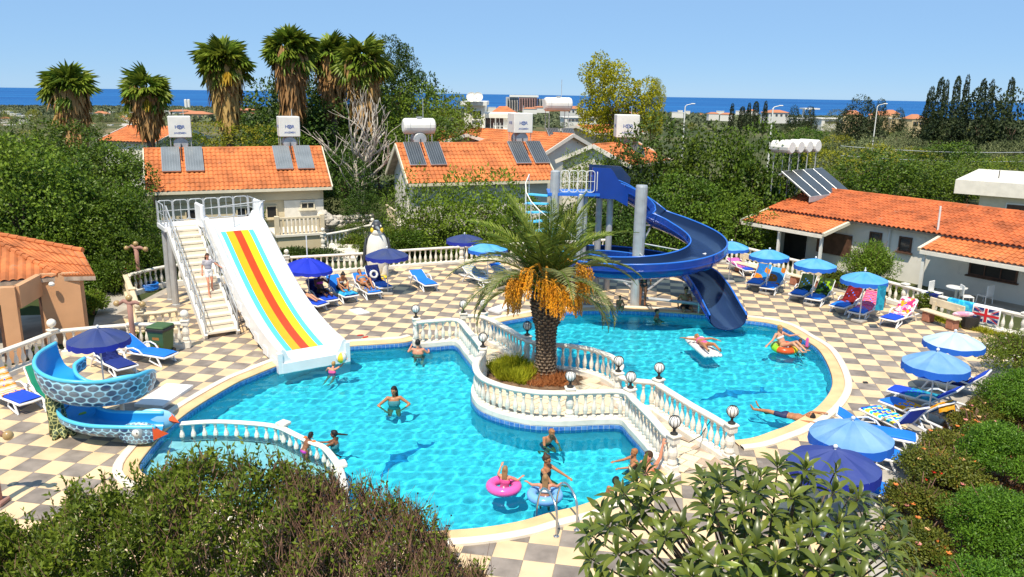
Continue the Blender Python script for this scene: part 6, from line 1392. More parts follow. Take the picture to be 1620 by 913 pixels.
person('girl sitting in the pink swim ring, hand raised', Vector((c.x+.02, c.y+.06, .36-1.585*.74)), R(155), .74, dict(elL=(.32, -.2, 1.28), wrL=(.30, -.36, 1.48), elR=(-.36, -.15, 1.26), wrR=(-.40, -.3, 1.3), pel=(0, .0, 1.0), knL=(.12, -.4, .95), anL=(.14, -.75, .85), toL=(.14, -.88, .9), knR=(-.12, -.4, .9), anR=(-.14, -.72, .78), toR=(-.14, -.85, .8)), (.25, -1, 0), 'skin_pink', 'hair_light', 'long', [('suit', 'suit_pink')], group=GP)
c = G(862, 783, .0); ring('light blue swim ring with a girl standing in it', c, .29, .11, 'ring_blue')
person('girl with pink bikini bottoms standing in the light blue swim ring', Vector((c.x, c.y+.03, .38-1.585*.78)), R(178), .78, dict(elL=(.36, -.1, 1.32), wrL=(.50, -.3, 1.30), elR=(-.34, -.1, 1.30), wrR=(-.44, -.3, 1.28)), (0, -1, 0), 'skin_pink', 'hair_light', 'long', [('brief', 'suit_pink'), ('top', 'suit_white')], group=GP)
person('boy stretching an arm to the left beside the man with raised arm', at_head(1004, 716, .28, .82), R(-75), .82, dict(elL=(.28, -.25, 1.28), wrL=(.2, -.5, 1.24), elR=(-.1, -.30, 1.34), wrR=(-.02, -.58, 1.36)), (0, -1, 0), 'skin_tan', 'hair_ginger', 'short', [('shorts', 'suit_navy')], group=GP)
person('sunburnt man reaching one arm up to the island wall', at_head(1026, 722, .36, 1.06), R(-50), 1.06, dict(elL=(.24, .10, 1.62), wrL=(.24, .16, 1.90), elR=(-.24, -.1, 1.12), wrR=(-.14, -.35, 1.06)), (-.2, -1, .05), 'skin_pink', 'hair_brown', 'short', [('shorts', 'suit_navy')], group=GP, build=1.12)
person('dark haired swimmer peeping out between the loquat leaves', at_head(974, 762, .2, .9), R(150), .9, {}, (0, -1, 0), 'skin_tan', 'hair_black', 'short', [('shorts', 'suit_black')], group=GP)
# lying bodies
LIE = dict(pel=(0, 0, 0), che=(0, .32, .02), nec=(0, .50, .04), hed=(0, .645, .06), shL=(.17, .44, .03), shR=(-.17, .44, .03), hiL=(.09, -.02, 0), hiR=(-.09, -.02, 0), knL=(.13, -.44, .04), knR=(-.13, -.44, .02), anL=(.17, -.84, .0), anR=(-.17, -.84, -.02), toL=(.2, -.92, .12), toR=(-.2, -.92, .10))
p = G(1113, 552, .0); dd = G(1136, 567)-G(1104, 541); rzl = math.atan2(dd.y, dd.x)+PI/2
t = thing('lilo', 'white inflatable lilo under the woman in the pink bikini', 'lilo', p+Vector((0, 0, .02)), rzl)
for x in (-.26, -.13, 0, .13, .26): mb = MB(); capsule(mb, (x, -.8, 0), (x, .72, 0), .075, .075); mb.build('air_tube', MT['suit_white'], t, smooth=True)
mb = MB(); capsule(mb, (-.24, .80, .06), (.24, .80, .06), .12, .12, 10); mb.build('pillow', MT['suit_white'], t, smooth=True)
person('woman in a pink bikini sunbathing on a white lilo', p+Vector((0, 0, .19)), rzl, .98, dict(LIE, elL=(.42, .38, .06), wrL=(.62, .30, .02), elR=(-.40, .50, .04), wrR=(-.52, .66, .02), knL=(.2, -.4, .1), anL=(.32, -.72, -.05), knR=(-.16, -.42, .06), anR=(-.16, -.82, 0)), (0, .2, 1), 'skin_tan', 'hair_ginger', 'short', [('brief', 'suit_pink'), ('top', 'suit_pink')], group=GP)
p = G(1243, 657, -.10); dd = G(1200, 641)-G(1274, 660); rzl = math.atan2(dd.y, dd.x)+PI/2
person('man in dark shorts floating on his back, holding the coping', p, rzl, 1.02, dict(LIE, hed=(0, .65, .15), nec=(0, .51, .07), elL=(.38, .52, .10), wrL=(.40, .78, .16), elR=(-.36, .55, .12), wrR=(-.34, .86, .2), knR=(-.18, -.36, -.2), anR=(-.2, -.6, -.45)), (0, -.35, .9), 'skin_tan', 'hair_black', 'short', [('shorts', 'suit_navy')], group=GP)
c = G(1241, 550, .02); ring('red, yellow and green swim ring by the right edge of the slide pool', c, .34, .13, 'ring_red', R(4), m2=['ring_yellow', 'ring_green'])
person('woman in white bikini lounging in the colourful swim ring', Vector((c.x, c.y, .10)), R(28), .98, dict(pel=(0, .05, -.02), che=(-.06, .20, .26), nec=(-.08, .24, .44), hed=(-.08, .20, .58), shL=(.1, .23, .39), shR=(-.25, .21, .38), elL=(.32, .12, .28), wrL=(.46, -.05, .34), elR=(-.48, .12, .22), wrR=(-.74, .08, .10), hiL=(.09, 0, 0), hiR=(-.08, 0, 0), knL=(.16, -.38, .22), knR=(-.03, -.4, .2), anL=(.22, -.76, .0), anR=(.02, -.80, -.02), toL=(.24, -.9, .05), toR=(.04, -.94, .03)), (-.2, -1, 0), 'skin_fair', 'hair_blond', 'short', [('brief', 'suit_white'), ('top', 'suit_white')], group=GP)
person('child with a pink float standing behind the colourful swim ring', at_head(1266, 540, .26, .72), R(5), .72, dict(elL=(.30, -.2, 1.28), wrL=(.36, -.3, 1.46)), (-.2, -1, 0), 'skin_brown', 'hair_brown', 'short', [('suit', 'suit_grey')], group=GP)
o = MB().rbox((0, 0, 0), (.10, .10, .36), .04).build('pool_float', MT['ring_pink'], None); o.location = G(1277, 542, .25); tag(o, 'small pink pool float in a child hand', 'float')
# man sitting on the edge in the shade of the slide
p = G(1083, 489, .04); person('man in dark shorts sitting on the pool edge in the shade of the blue slide', Vector((p.x, p.y, .04)), R(6), 1.04, dict(pel=(0, 0, .12), che=(0, -.02, .44), nec=(0, -.03, .64), hed=(0, -.06, .785), shL=(.18, -.01, .575), shR=(-.18, -.01, .575), elL=(.28, .06, .34), wrL=(.27, -.04, .1), elR=(-.28, .06, .34), wrR=(-.27, -.04, .1), hiL=(.09, 0, .1), hiR=(-.09, 0, .1), knL=(.16, -.40, .12), knR=(-.16, -.40, .12), anL=(.20, -.48, -.28), anR=(-.22, -.50, -.28), toL=(.22, -.62, -.33), toR=(-.24, -.64, -.33)), (0, -1, -.2), 'skin_tan', 'hair_black', 'short', [('shorts', 'suit_black')], group=GP, build=1.05)
person('dark haired swimmer by the far wall of the slide pool', at_head(1039, 493, .12, .9), R(60), .9, {}, (0, -1, 0), 'skin_tan', 'hair_black', 'short', [('shorts', 'suit_black')], group=GP)
p = G(1016, 487, 0); person('person with one arm raised standing beside the slide column', Vector((p.x, p.y, .07)), R(160), .98, dict(elL=(.34, 0, 1.48), wrL=(.40, -.05, 1.74), elR=(-.30, .05, 1.14), wrR=(-.26, -.14, .98)), (0, -1, .1), 'skin_brown', 'hair_black', 'short', [('suit', 'suit_black')], group=GP)
p = G(979, 496, 0); person('child crouching at the pool edge behind the hanging fronds', Vector((p.x, p.y, .05)), R(10), .68, dict(pel=(0, .05, .3), che=(0, -.02, .6), nec=(0, -.06, .78), hed=(0, -.1, .92), shL=(.16, -.04, .72), shR=(-.16, -.04, .72), elL=(.24, -.2, .5), wrL=(.16, -.35, .35), elR=(-.24, -.2, .5), wrR=(-.16, -.35, .35), hiL=(.09, .04, .28), hiR=(-.09, .04, .28), knL=(.14, -.3, .45), knR=(-.14, -.3, .45), anL=(.13, -.1, .08), anR=(-.13, -.1, .08), toL=(.13, -.26, .03), toR=(-.13, -.26, .03)), (0, -1, -.1), 'skin_tan', 'hair_brown', 'short', [('brief', 'suit_orange')], group=GP)
# girl on the steps
bd = min((abs(proj(PT+dn*(k*.05)+wv*sx+UP*(3.1*(1-(k*.05)/run1)+.1))[1]-458), k*.05) for k in range(100))[1]; bd = (int(bd/(run1/ns))+.5)*run1/ns
zst = 3.10*(1-(int(bd/(run1/ns))+1)/ns)+.21; p = PT+dn*bd+wv*(sx+.12)+UP*zst
person('girl in pale shirt and shorts coming down the slide steps', p, math.atan2(dn.y, dn.x)+PI/2, .82, dict(elL=(.33, -.05, 1.2), wrL=(.46, -.15, 1.1), knL=(.10, -.10, .50), anL=(.10, .02, .09), knR=(-.09, -.24, .46), anR=(-.10, -.26, -.12), toR=(-.1, -.42, -.17)), (.1, -1, -.3), 'skin_pink', 'hair_brown', 'long', [('shirt', 'suit_grey'), ('shorts', 'suit_white')], group=GP)
# on the loungers
SIT = dict(pel=(0, 0, .52), che=(0, .10, .83), nec=(0, .12, 1.02), hed=(0, .09, 1.16), shL=(.17, .11, .96), shR=(-.17, .11, .96), elL=(.24, -.06, .76), wrL=(.16, -.28, .74), elR=(-.24, -.06, .76), wrR=(-.14, -.26, .72), hiL=(.09, -.02, .50), hiR=(-.09, -.02, .50), knL=(.11, -.44, .58), knR=(-.11, -.44, .56), anL=(.10, -.84, .46), anR=(-.12, -.82, .46), toL=(.1, -.90, .56), toR=(-.12, -.88, .56))
def on(k, off): t0 = LG[k][0]; r_ = t0.rotation_euler.z; return Vector(t0.location)+Vector((math.cos(r_)*off, math.sin(r_)*off, -.02)), r_+PI/2
p, r_ = on('f', -.05); person('dark haired person in a mauve top sitting in the shade with one hand raised', p, r_, 1.0, dict(SIT, elL=(.30, -.1, .82), wrL=(.30, -.22, 1.06)), (.3, -1, 0), 'skin_dark', 'hair_black', 'bun', [('top', 'suit_purple'), ('shorts', 'suit_black')], group=GP)
p, r_ = on('g', -.05); person('person in a striped top leaning forward on the lounger', p, r_, 1.0, dict(SIT, che=(0, -.10, .80), nec=(0, -.22, .95), hed=(0, -.32, 1.06), shL=(.17, -.16, .90), shR=(-.17, -.16, .90), elL=(.2, -.34, .72), wrL=(.1, -.5, .62), elR=(-.2, -.34, .72), wrR=(-.1, -.52, .62), knL=(.16, -.36, .66), anL=(.12, -.52, .45), knR=(-.18, -.34, .64), anR=(-.12, -.5, .45), toL=(.12, -.66, .45), toR=(-.12, -.64, .45)), (0, -1, -.5), 'skin_tan', 'hair_black', 'bun', [('top', 'suit_white'), ('shorts', 'suit_black')], group=GP)
REC = dict(pel=(0, 0, .50), che=(0, .26, .66), nec=(0, .42, .80), hed=(0, .53, .90), shL=(.17, .36, .75), shR=(-.17, .36, .75), elL=(.28, .2, .62), wrL=(.20, -.02, .60), elR=(-.28, .2, .62), wrR=(-.2, -.02, .58), hiL=(.09, -.02, .49), hiR=(-.09, -.02, .49), knL=(.10, -.36, .76), knR=(-.10, -.42, .60), anL=(.11, -.66, .46), anR=(-.11, -.84, .46), toL=(.11, -.82, .46), toR=(-.11, -.92, .55))
p, r_ = on('h', -.18); person('person in a blue bikini reclining on the leopard print towel', p, r_, 1.0, REC, (0, -.7, .7), 'skin_tan', 'hair_brown', 'short', [('brief', 'suit_blue'), ('top', 'suit_blue')], group=GP)
p, r_ = on('e', -.10); person('person lying with crossed legs, half hidden by the white slide', p, r_, 1.0, dict(REC, knL=(.06, -.42, .60)), (0, -.7, .7), 'skin_fair', 'hair_brown', 'short', [('brief', 'suit_black')], group=GP)
t0 = LG['i'][0]; r_ = t0.rotation_euler.z; p = Vector(t0.location)+Vector((-.32*math.cos(r_), -.32*math.sin(r_), .62)); o = MB().tube([(.15*math.cos(a), 0, .15*math.sin(a)) for a in [2*PI*k/16 for k in range(16)]], .055, 8, closed=True).build('travel_pillow', MT['suit_white'], None, smooth=True); o.location = p; o.rotation_euler = (R(-25), 0, r_+PI/2); tag(o, 'white ring shaped pillow on the navy towel', 'pillow')
# ================================================================ plants
rng = np.random.default_rng(11)
MT['lf_citrus'] = leafmat('citrus_leaf', (.038, .075, .008), (.155, .24, .02), .25, .4)
MT['lf_dark'] = leafmat('dark_leaf', (.026, .055, .009), (.095, .155, .02), .22, .4)
MT['lf_bright'] = leafmat('bright_leaf', (.07, .125, .012), (.22, .31, .028), .32, .45)
MT['lf_yellow'] = leafmat('yellowing_leaf', (.20, .22, .012), (.52, .45, .02), .35, .5, pale=(.50, .34, .03))
MT['lf_olive'] = leafmat('olive_leaf', (.085, .105, .035), (.26, .28, .115), .22, .5, .22)
MT['lf_cyp'] = leafmat('cypress_leaf', (.018, .030, .011), (.058, .076, .024), .15, .6)
MT['lf_broom'] = leafmat('broom_leaf', (.12, .145, .012), (.37, .35, .022), .3, .5)
MT['lf_hedge'] = leafmat('hedge_leaf', (.040, .105, .010), (.17, .32, .025), .28, .35, .05)
MT['lf_shrub'] = leafmat('shrub_leaf', (.058, .092, .012), (.20, .26, .025), .25, .35, .05, pale=(.28, .30, .04))
MT['lf_loquat'] = leafmat('loquat_leaf', (.05, .082, .013), (.235, .285, .036), .22, .32, .25, .5, pale=(.36, .38, .06))
MT['lf_rose'] = leafmat('rose_leaf', (.06, .085, .014), (.21, .22, .03), .25, .4, .1, pale=(.36, .20, .04))
MT['lf_fan'] = leafmat('fan_palm_leaf', (.075, .125, .014), (.26, .33, .04), .25, .4, .25)
MT['lf_dead'] = leafmat('dead_palm_leaf', (.30, .17, .06), (.68, .43, .17), .25, .7, .2)
MT['lf_gold'] = leafmat('yellowed_palm_leaf', (.40, .22, .02), (.62, .40, .03), .25, .6, .2)
MT['lf_date'] = leafmat('date_palm_leaf', (.19, .215, .075), (.48, .48, .21), .22, .40, .2)
MT['lf_dategreen'] = leafmat('young_date_palm_leaf', (.11, .17, .022), (.34, .40, .06), .25, .40, .2)
MT['lf_grass'] = leafmat('garden_grass', (.22, .25, .012), (.52, .50, .03), .3, .6, .1)
MT['lf_dry'] = leafmat('dry_grass', (.30, .10, .03), (.52, .22, .07), .2, .8, .1)
MT['lf_far'] = leafmat('far_scrub_leaf', (.075, .10, .05), (.17, .19, .10), .1, .8, .1)
MT['twig'] = mat('twig', (.25, .135, .09), .8, .25, 12)
MT['dates'] = mat('orange_dates', (.80, .36, .015), .5, .2, 8, col2=(.68, .23, .01))
MT['stalk'] = mat('orange_stalk', (.70, .30, .02), .6, .15, 5)
MT['bareb'] = mat('bleached_branch', (.50, .44, .37), .85, .15, 5)
MT['ptrunk'] = mat('palm_trunk', (.17, .13, .10), .9, .3, 4, .4, 18)
MT['pstub'] = mat('palm_stub', (.20, .145, .10), .9, .35, 9, .3, 20)
MT['boot_dark'] = mat('palm_boot_dark', (.055, .04, .03), .95, .3, 8)
def unit(v): return v/np.maximum(np.linalg.norm(v, axis=1, keepdims=True), 1e-9)
def leaf_mesh(name, c, d, n, L, W, tint, m, fold=.25, curl=0.0):
    """one pointed folded leaf per row: c base, d direction, n upper side"""
    N = len(c); d = unit(d); s = unit(np.cross(d, n)); n = np.cross(s, d); L = np.asarray(L).reshape(-1, 1)*np.ones((N, 1)); W = np.asarray(W).reshape(-1, 1)*np.ones((N, 1))
    mid = c+d*L*.45
    V = np.stack([c, mid-s*W+n*W*fold, c+d*L-n*L*curl, mid+s*W+n*W*fold], 1).reshape(-1, 3)
    me = bpy.data.meshes.new(name); me.vertices.add(4*N); me.vertices.foreach_set('co', V.astype(np.float32).ravel())
    base = (np.arange(N)*4)[:, None]; tri = (base+np.array([[0, 2, 1, 0, 3, 2]])).reshape(-1)
    me.loops.add(6*N); me.loops.foreach_set('vertex_index', tri.astype(np.int32)); me.polygons.add(2*N)
    me.polygons.foreach_set('loop_start', (np.arange(2*N)*3).astype(np.int32)); me.polygons.foreach_set('loop_total', np.full(2*N, 3, np.int32))
    a = me.attributes.new('tint', 'FLOAT', 'FACE'); a.data.foreach_set('value', np.repeat(np.clip(tint, 0, 1), 2).astype(np.float32))
    me.materials.append(m); me.update(calc_edges=True); return me
def crown_pts(nblob, nleaf, a=.66, c0=.16, c1=.82, rb=(.22, .40), flat=1.0, shape=None, seed=0):
    g = np.random.default_rng(seed); B = []; 
    while len(B) < nblob:
        p = g.uniform(-1, 1, 3)
        if np.linalg.norm(p) > 1 or np.linalg.norm(p) < .35: continue
        z = c0+(c1-c0)*(p[2]*.5+.5); k = 1.0 if shape is None else shape((z-c0)/(c1-c0)); B.append((p[0]*a*k, p[1]*a*k, z, g.uniform(*rb)))
    B = np.array(B); P = []; Nn = []; T = []; per = nleaf//nblob+1
    bt = g.normal(0, .13, nblob)
    for i, b in enumerate(B):
        q = unit(g.normal(0, 1, (per, 3))); r = b[3]*(1-.35*g.random((per, 1))**1.5); p = b[:3]+q*r*np.array([1, 1, .75*flat]); keep = np.ones(per, bool)
        for j, o in enumerate(B):
            if j != i: keep &= np.linalg.norm((p-o[:3])/np.array([1, 1, .75*flat]), axis=1) > o[3]*.72
        P.append(p[keep]); Nn.append(q[keep]); T.append(np.full(keep.sum(), bt[i]))
    return np.concatenate(P), np.concatenate(Nn), np.concatenate(T), B
def crown_mesh(name, m, nblob, nleaf, Ll, Wl, droop=.2, seed=0, zr=1.8, **k):
    k.setdefault('flat', 1.25/zr); P, Nn, T, B = crown_pts(nblob, nleaf, seed=seed, **k); z_ = P[:, 2]; P[:, 2] = (z_-z_.min())/(z_.max()-z_.min())*zr; P[:, :2] /= np.percentile(np.linalg.norm(P[:, :2], axis=1), 96); g = np.random.default_rng(seed+50); n = len(P)
    d = Nn*.7+g.normal(0, .6, (n, 3)); d[:, 2] -= droop; nn = Nn+np.array([0, 0, .6])+g.normal(0, .4, (n, 3))
    return leaf_mesh(name, P, d, nn, Ll*g.uniform(.7, 1.25, n), Wl*g.uniform(.8, 1.2, n), .5+T+g.normal(0, .20, n), m)
def trunk_mesh(name, m, seed=0, limbs=5, r=.045, wob=.06):
    g = random.Random(seed); mb = MB(); p = [Vector((0, 0, -.08)), Vector((g.uniform(-wob, wob), g.uniform(-wob, wob), .25)), Vector((g.uniform(-wob, wob), g.uniform(-wob, wob), .5))]
    mb.tube(p, [r*1.25, r, r*.8], 7)
    p[2] = p[2]*.9
    for k in range(limbs):
        a = 2*PI*k/limbs+g.uniform(-.4, .4); l = g.uniform(.25, .45); e = p[2]+Vector((math.cos(a)*l, math.sin(a)*l, g.uniform(.15, .32))); m_ = p[2].lerp(e, .5)+Vector((0, 0, g.uniform(-.03, .06)))
        mb.tube([p[1].lerp(p[2], .7), m_, e], [r*.6, r*.42, r*.18], 5)
        for q in range(2): f = m_+Vector((g.uniform(-.2, .2), g.uniform(-.2, .2), g.uniform(.06, .14))); mb.tube([m_, f], [r*.3, r*.1], 4)
    return mb.mesh(name, m, True)
CR = {}; ZR = {}
def species(k, m, nv, args, bark='bark'):
    ZR[k] = args.get('zr', 1.8); CR[k] = ([crown_mesh('crown', MT[m], seed=100*len(CR)+i, **args) for i in range(nv)], [trunk_mesh('trunk', MT[bark], 100*len(CR)+i) for i in range(2)])
species('citrus', 'lf_citrus', 3, dict(nblob=95, nleaf=27000, Ll=.056, Wl=.020, rb=(.17, .33)))
species('dark', 'lf_dark', 2, dict(nblob=100, nleaf=27000, Ll=.060, Wl=.021, rb=(.18, .34), zr=2.0, c1=.86))
species('bright', 'lf_bright', 3, dict(nblob=90, nleaf=23000, Ll=.055, Wl=.018, rb=(.20, .34)))
species('yellow', 'lf_yellow', 2, dict(nblob=80, nleaf=20000, Ll=.06, Wl=.022, rb=(.15, .27), a=.76, zr=2.6))
species('olive', 'lf_olive', 3, dict(nblob=50, nleaf=5600, Ll=.085, Wl=.022, zr=1.5))
species('broom', 'lf_broom', 2, dict(nblob=46, nleaf=5000, Ll=.09, Wl=.022, zr=1.4))
species('pine', 'lf_cyp', 2, dict(nblob=110, nleaf=15000, Ll=.085, Wl=.026, rb=(.15, .27), c0=.10, c1=.92, a=.80, zr=2.2, shape=lambda z: max(.18, 1.05-z*.9)))
species('cypress', 'lf_cyp', 2, dict(nblob=100, nleaf=14000, Ll=.22, Wl=.08, rb=(.34, .50), a=.50, c0=.04, c1=.96, zr=6.5, flat=.3, droop=-.5, shape=lambda z: min(1, 1.25-z*1.05)))
species('airy', 'lf_bright', 2, dict(nblob=60, nleaf=5600, Ll=.09, Wl=.017, rb=(.15, .27), a=.76))
ti = [0]
def tree(kind, px, Y, top, wpx, hpx, label, group=None, name='tree', cat='tree', zg=None, depth=1.0):
    a = AT(px, top, Y); k = math.hypot(a.x, Y)/FPX*.99; Rr = wpx/2*k; H = hpx*k*1.0; g_ = gz(a.x, Y) if zg is None else zg; ti[0] += 1
    t = thing(name, label, cat, (a.x, Y, g_), rnd.uniform(0, 6.28), group); cm, tm = CR[kind]
    o = obj('crown', cm[ti[0] % len(cm)], t, (0, 0, a.z-H*1.0-g_)); Rr *= .62 if kind == 'cypress' else 1; o.scale = (Rr*1.04, Rr*1.04*depth, H/ZR[kind])
    hb = max(.3, a.z-H*.45-g_); o = obj('trunk', tm[ti[0] % 2], t, (0, 0, 0)); lw = min(max(.8, hb*.45), Rr*.9); o.scale = (lw, lw, (a.z-H*.28-g_)/.9); return t
GL_ = 'dense citrus trees at the left'
for px, Y, top, w_, h_, lab in ((14, 33, 205, 170, 200, 'dense green citrus tree cut by the left edge above the kiosk'), (88, 43, 186, 150, 120, 'tall citrus tree in front of the leftmost fan palm'), (150, 40, 214, 140, 130, 'citrus tree between the two left fan palms'), (186, 46, 222, 90, 90, 'citrus tree touching the left end of the bungalow roof'),
    (62, 35, 236, 150, 150, 'citrus tree in the second row above the kiosk roof'), (135, 35, 268, 150, 150, 'citrus tree in the middle of the left grove'), (192, 37, 282, 90, 130, 'citrus tree just left of the bungalow wall'), (30, 33.5, 290, 150, 130, 'citrus tree directly over the kiosk ridge'), (108, 33.5, 322, 130, 130, 'low citrus tree behind the right end of the kiosk roof'),
    (178, 33.5, 350, 110, 120, 'low citrus tree left of the corner lamp post'), (-40, 34, 190, 160, 200, 'citrus tree mostly outside the left edge'), (215, 39, 338, 100, 120, 'citrus tree left of the slide staircase'), (272, 39.5, 372, 100, 90, 'bright bush behind the slide staircase')):
    tree('citrus' if rnd.random() < .75 else 'bright', px, Y, top, w_, h_, lab, GL_)
for kind, px, Y, top, w_, h_, lab in (
    ('dark', 432, 66, 116, 150, 190, 'tall dark tree behind the tallest fan palm'), ('dark', 484, 68, 104, 130, 180, 'dark tree filling the gap right of the tallest fan palm'), ('dark', 556, 69, 100, 140, 170, 'dark tree behind the close group of fan palms'), ('dark', 642, 72, 92, 110, 170, 'dark tree below the dark top right of the fan palms'), ('dark', 505, 64, 150, 150, 150, 'dark tree mass between the fan palm trunks'), ('dark', 622, 70, 54, 74, 120, 'dark tree top rising right of the fan palms'), ('dark', 596, 62, 180, 120, 150, 'dark tree behind the bleached bare tree'),
    ('bright', 660, 63, 126, 150, 150, 'bright green tree right of the fan palms'), ('bright', 712, 66, 148, 110, 120, 'bright green tree in front of the white villa'), ('citrus', 675, 56, 178, 110, 90, 'green tree behind the cylinder tank'), ('broom', 335, 55, 190, 100, 60, 'yellowish green tree below the third fan palm'), ('broom', 395, 57, 196, 110, 70, 'yellowish green tree behind the bungalow ridge'), ('bright', 288, 58, 205, 70, 60, 'green bush behind the left box tank'),
    ('bright', 440, 58, 190, 80, 70, 'green tree behind the right box tank'), ('dark', 545, 50, 232, 90, 120, 'dark undergrowth tree at the foot of the bare tree'), ('dark', 575, 46.5, 300, 70, 70, 'dark shrubby tree right of the terrace'),
    ('airy', 668, 42.5, 262, 120, 160, 'leafy green tree with brown trunk behind the penguin statue'), ('airy', 762, 43, 262, 150, 170, 'leafy green tree right in front of the white bungalow'), ('bright', 720, 42, 318, 140, 110, 'lower green tree between the bungalow and the navy parasols'), ('bright', 640, 41.8, 335, 80, 90, 'green tree just right of the penguin head'), ('citrus', 822, 43.5, 295, 110, 130, 'green tree behind the top of the date palm'), ('citrus', 560, 44, 352, 60, 40, 'rounded bush beside the rubble wall'),
    ('yellow', 976, 68, 80, 112, 150, 'tall yellowing tree standing against the sea'), ('yellow', 1036, 69, 122, 36, 90, 'thin yellowing tree right of the tall yellow one'),
    ('dark', 1046, 52, 178, 150, 190, 'big dark tree behind the spiral slide'), ('citrus', 1130, 49, 192, 170, 210, 'big dense green tree above the spiral slide bend'), ('citrus', 1206, 47, 186, 160, 220, 'big dense green tree left of the solar array'), ('dark', 985, 50, 236, 110, 140, 'dark tree behind the slide start'), ('citrus', 1246, 50, 240, 70, 100, 'green tree touching the solar array'),
    ('airy', 925, 47, 234, 74, 100, 'small green tree in front of the white gable'), ('citrus', 1085, 44, 272, 150, 150, 'lower green tree seen through the spiral slide'), ('citrus', 1170, 43, 290, 130, 140, 'lower green tree left of the long bungalow'), ('dark', 1010, 44, 296, 130, 140, 'dark green tree behind the slide column'), ('dark', 930, 46, 310, 120, 120, 'dark green tree behind the slide tower legs'), ('citrus', 880, 47, 320, 90, 110, 'green tree between the date palm and slide tower')):
    tree(kind, px, Y, top, w_, h_, lab)
for kind, px, Y, top, w_, h_, lab in (
    ('citrus', 1400, 56, 232, 130, 100, 'dark glossy tree right behind the long bungalow ridge'), ('citrus', 1466, 55, 252, 120, 84, 'dark glossy tree left of the flat roofed house'), ('broom', 1388, 64, 226, 70, 60, 'yellow flowering tree beyond the long bungalow'), ('broom', 1450, 66, 234, 80, 50, 'second yellowish tree left of the flat roof'), ('bright', 1330, 58, 262, 90, 80, 'green tree right of the solar array'), ('bright', 1540, 60, 250, 120, 60, 'green trees behind the flat roofed house'), ('bright', 1610, 62, 246, 100, 60, 'green tree above the flat roof at the right edge'),
    ('pine', 1365, 150, 150, 62, 66, 'lone dark pine standing against the sea'), ('pine', 1396, 160, 156, 26, 60, 'thin ragged conifer beside the street lamp'), ('pine', 1425, 165, 170, 22, 40, 'small thin conifer right of the lone pine'), ('pine', 1283, 170, 168, 24, 40, 'small conifer in front of the white pergola house'), ('pine', 1258, 165, 166, 24, 44, 'small conifer left of the white pergola house'), ('olive', 1330, 175, 172, 40, 26, 'small round tree between conifers by the sea'),
    ('pine', 1510, 132, 156, 80, 110, 'broad dark conifer under the tall cypresses'), ('pine', 1560, 128, 136, 90, 130, 'broad dark conifer in the middle of the cypress group'), ('pine', 1610, 124, 140, 90, 130, 'broad dark conifer at the right edge'), ('pine', 1470, 138, 176, 50, 80, 'dark conifer at the left foot of the cypress group')):
    tree(kind, px, Y, top, w_, h_, lab)
for i, (px, top, h_, w_) in enumerate(((1475, 138, 80, 20), (1491, 124, 100, 17), (1500, 127, 90, 13), (1517, 122, 100, 16), (1532, 120, 100, 15), (1558, 126, 90, 15), (1572, 127, 90, 14), (1602, 124, 90, 15))):
    tree('cypress', px, 136+i*.7, top, w_*1.1, h_, ['leftmost tall cypress, leaning and broad at its foot', 'tall cypress, first of a close pair', 'shorter cypress, second of a close pair', 'tall cypress right of the close pair', 'tallest cypress in the middle of the row', 'cypress just right of the tallest', 'slim cypress before the gap in the row', 'last cypress near the right edge'][i], 'row of tall cypresses', 'cypress')
for i, (px, top, h_) in enumerate(((1159, 164, 46), (1175, 169, 40), (1186, 163, 46), (1197, 161, 46), (1212, 160, 50))):
    tree('cypress', px, 150+i*2, top, 13+3*(i % 2), h_, ['small cypress beside a conifer beyond the big green trees', 'shortest of the small cypresses', 'small cypress left of the thin tall one', 'thin tall small cypress', 'small cypress by the left street lamp'][i], 'small cypresses in the olive grove', 'cypress')
# olive grove: trees nothing sets apart
k = 0; placed = []
while k < 130:
    Y = 62+240*rnd.random()**1.4; px = rnd.uniform(1240, 1640) if rnd.random() < .62 else (rnd.uniform(-20, 300) if rnd.random() < .7 else rnd.uniform(300, 1240))
    if Y < 90 and not (px > 1290 or px < 130): continue
    a = AT(px, 300, Y); 
    if any((a.x-x)**2+(Y-y)**2 < 16 for x, y in placed): continue
    placed.append((a.x, Y)); H = rnd.uniform(3.2, 5.4); w_ = H*rnd.uniform(1.0, 1.35); kd = 'olive' if rnd.random() < .68 else ('citrus' if rnd.random() < .5 else 'broom'); cm, tm = CR[kd]; g_ = gz(a.x, Y)
    wh = 'left of the palms' if px < 100 else 'between the left fan palms' if px < 300 else 'behind the bungalow roofs' if px < 1000 else 'beyond the big green trees' if px < 1240 else 'behind the solar array' if px < 1340 else 'below the lone pine' if px < 1430 else 'below the cypress row' if px < 1540 else 'near the right edge'; wh += ', close to the houses' if Y < 100 else ', halfway to the shore' if Y > 190 else ''
    t = thing('olive_tree' if kd == 'olive' else 'tree', ('grey green olive tree ' if kd == 'olive' else 'round dark tree among far olives ' if kd == 'citrus' else 'yellow green tree among far olives ')+wh, 'tree', (a.x, Y, g_), rnd.uniform(0, 6), {'olive': 'olives of the far grove', 'citrus': 'dark trees of the far grove', 'broom': 'yellow green trees of the far grove'}[kd])
    o = obj('crown', cm[k % len(cm)], t, (0, 0, H*.12)); o.scale = (w_*.5, w_*.5, H*.9/ZR[kd]); o = obj('trunk', tm[k % 2], t); o.scale = (1.6, 1.6, H*.75); k += 1
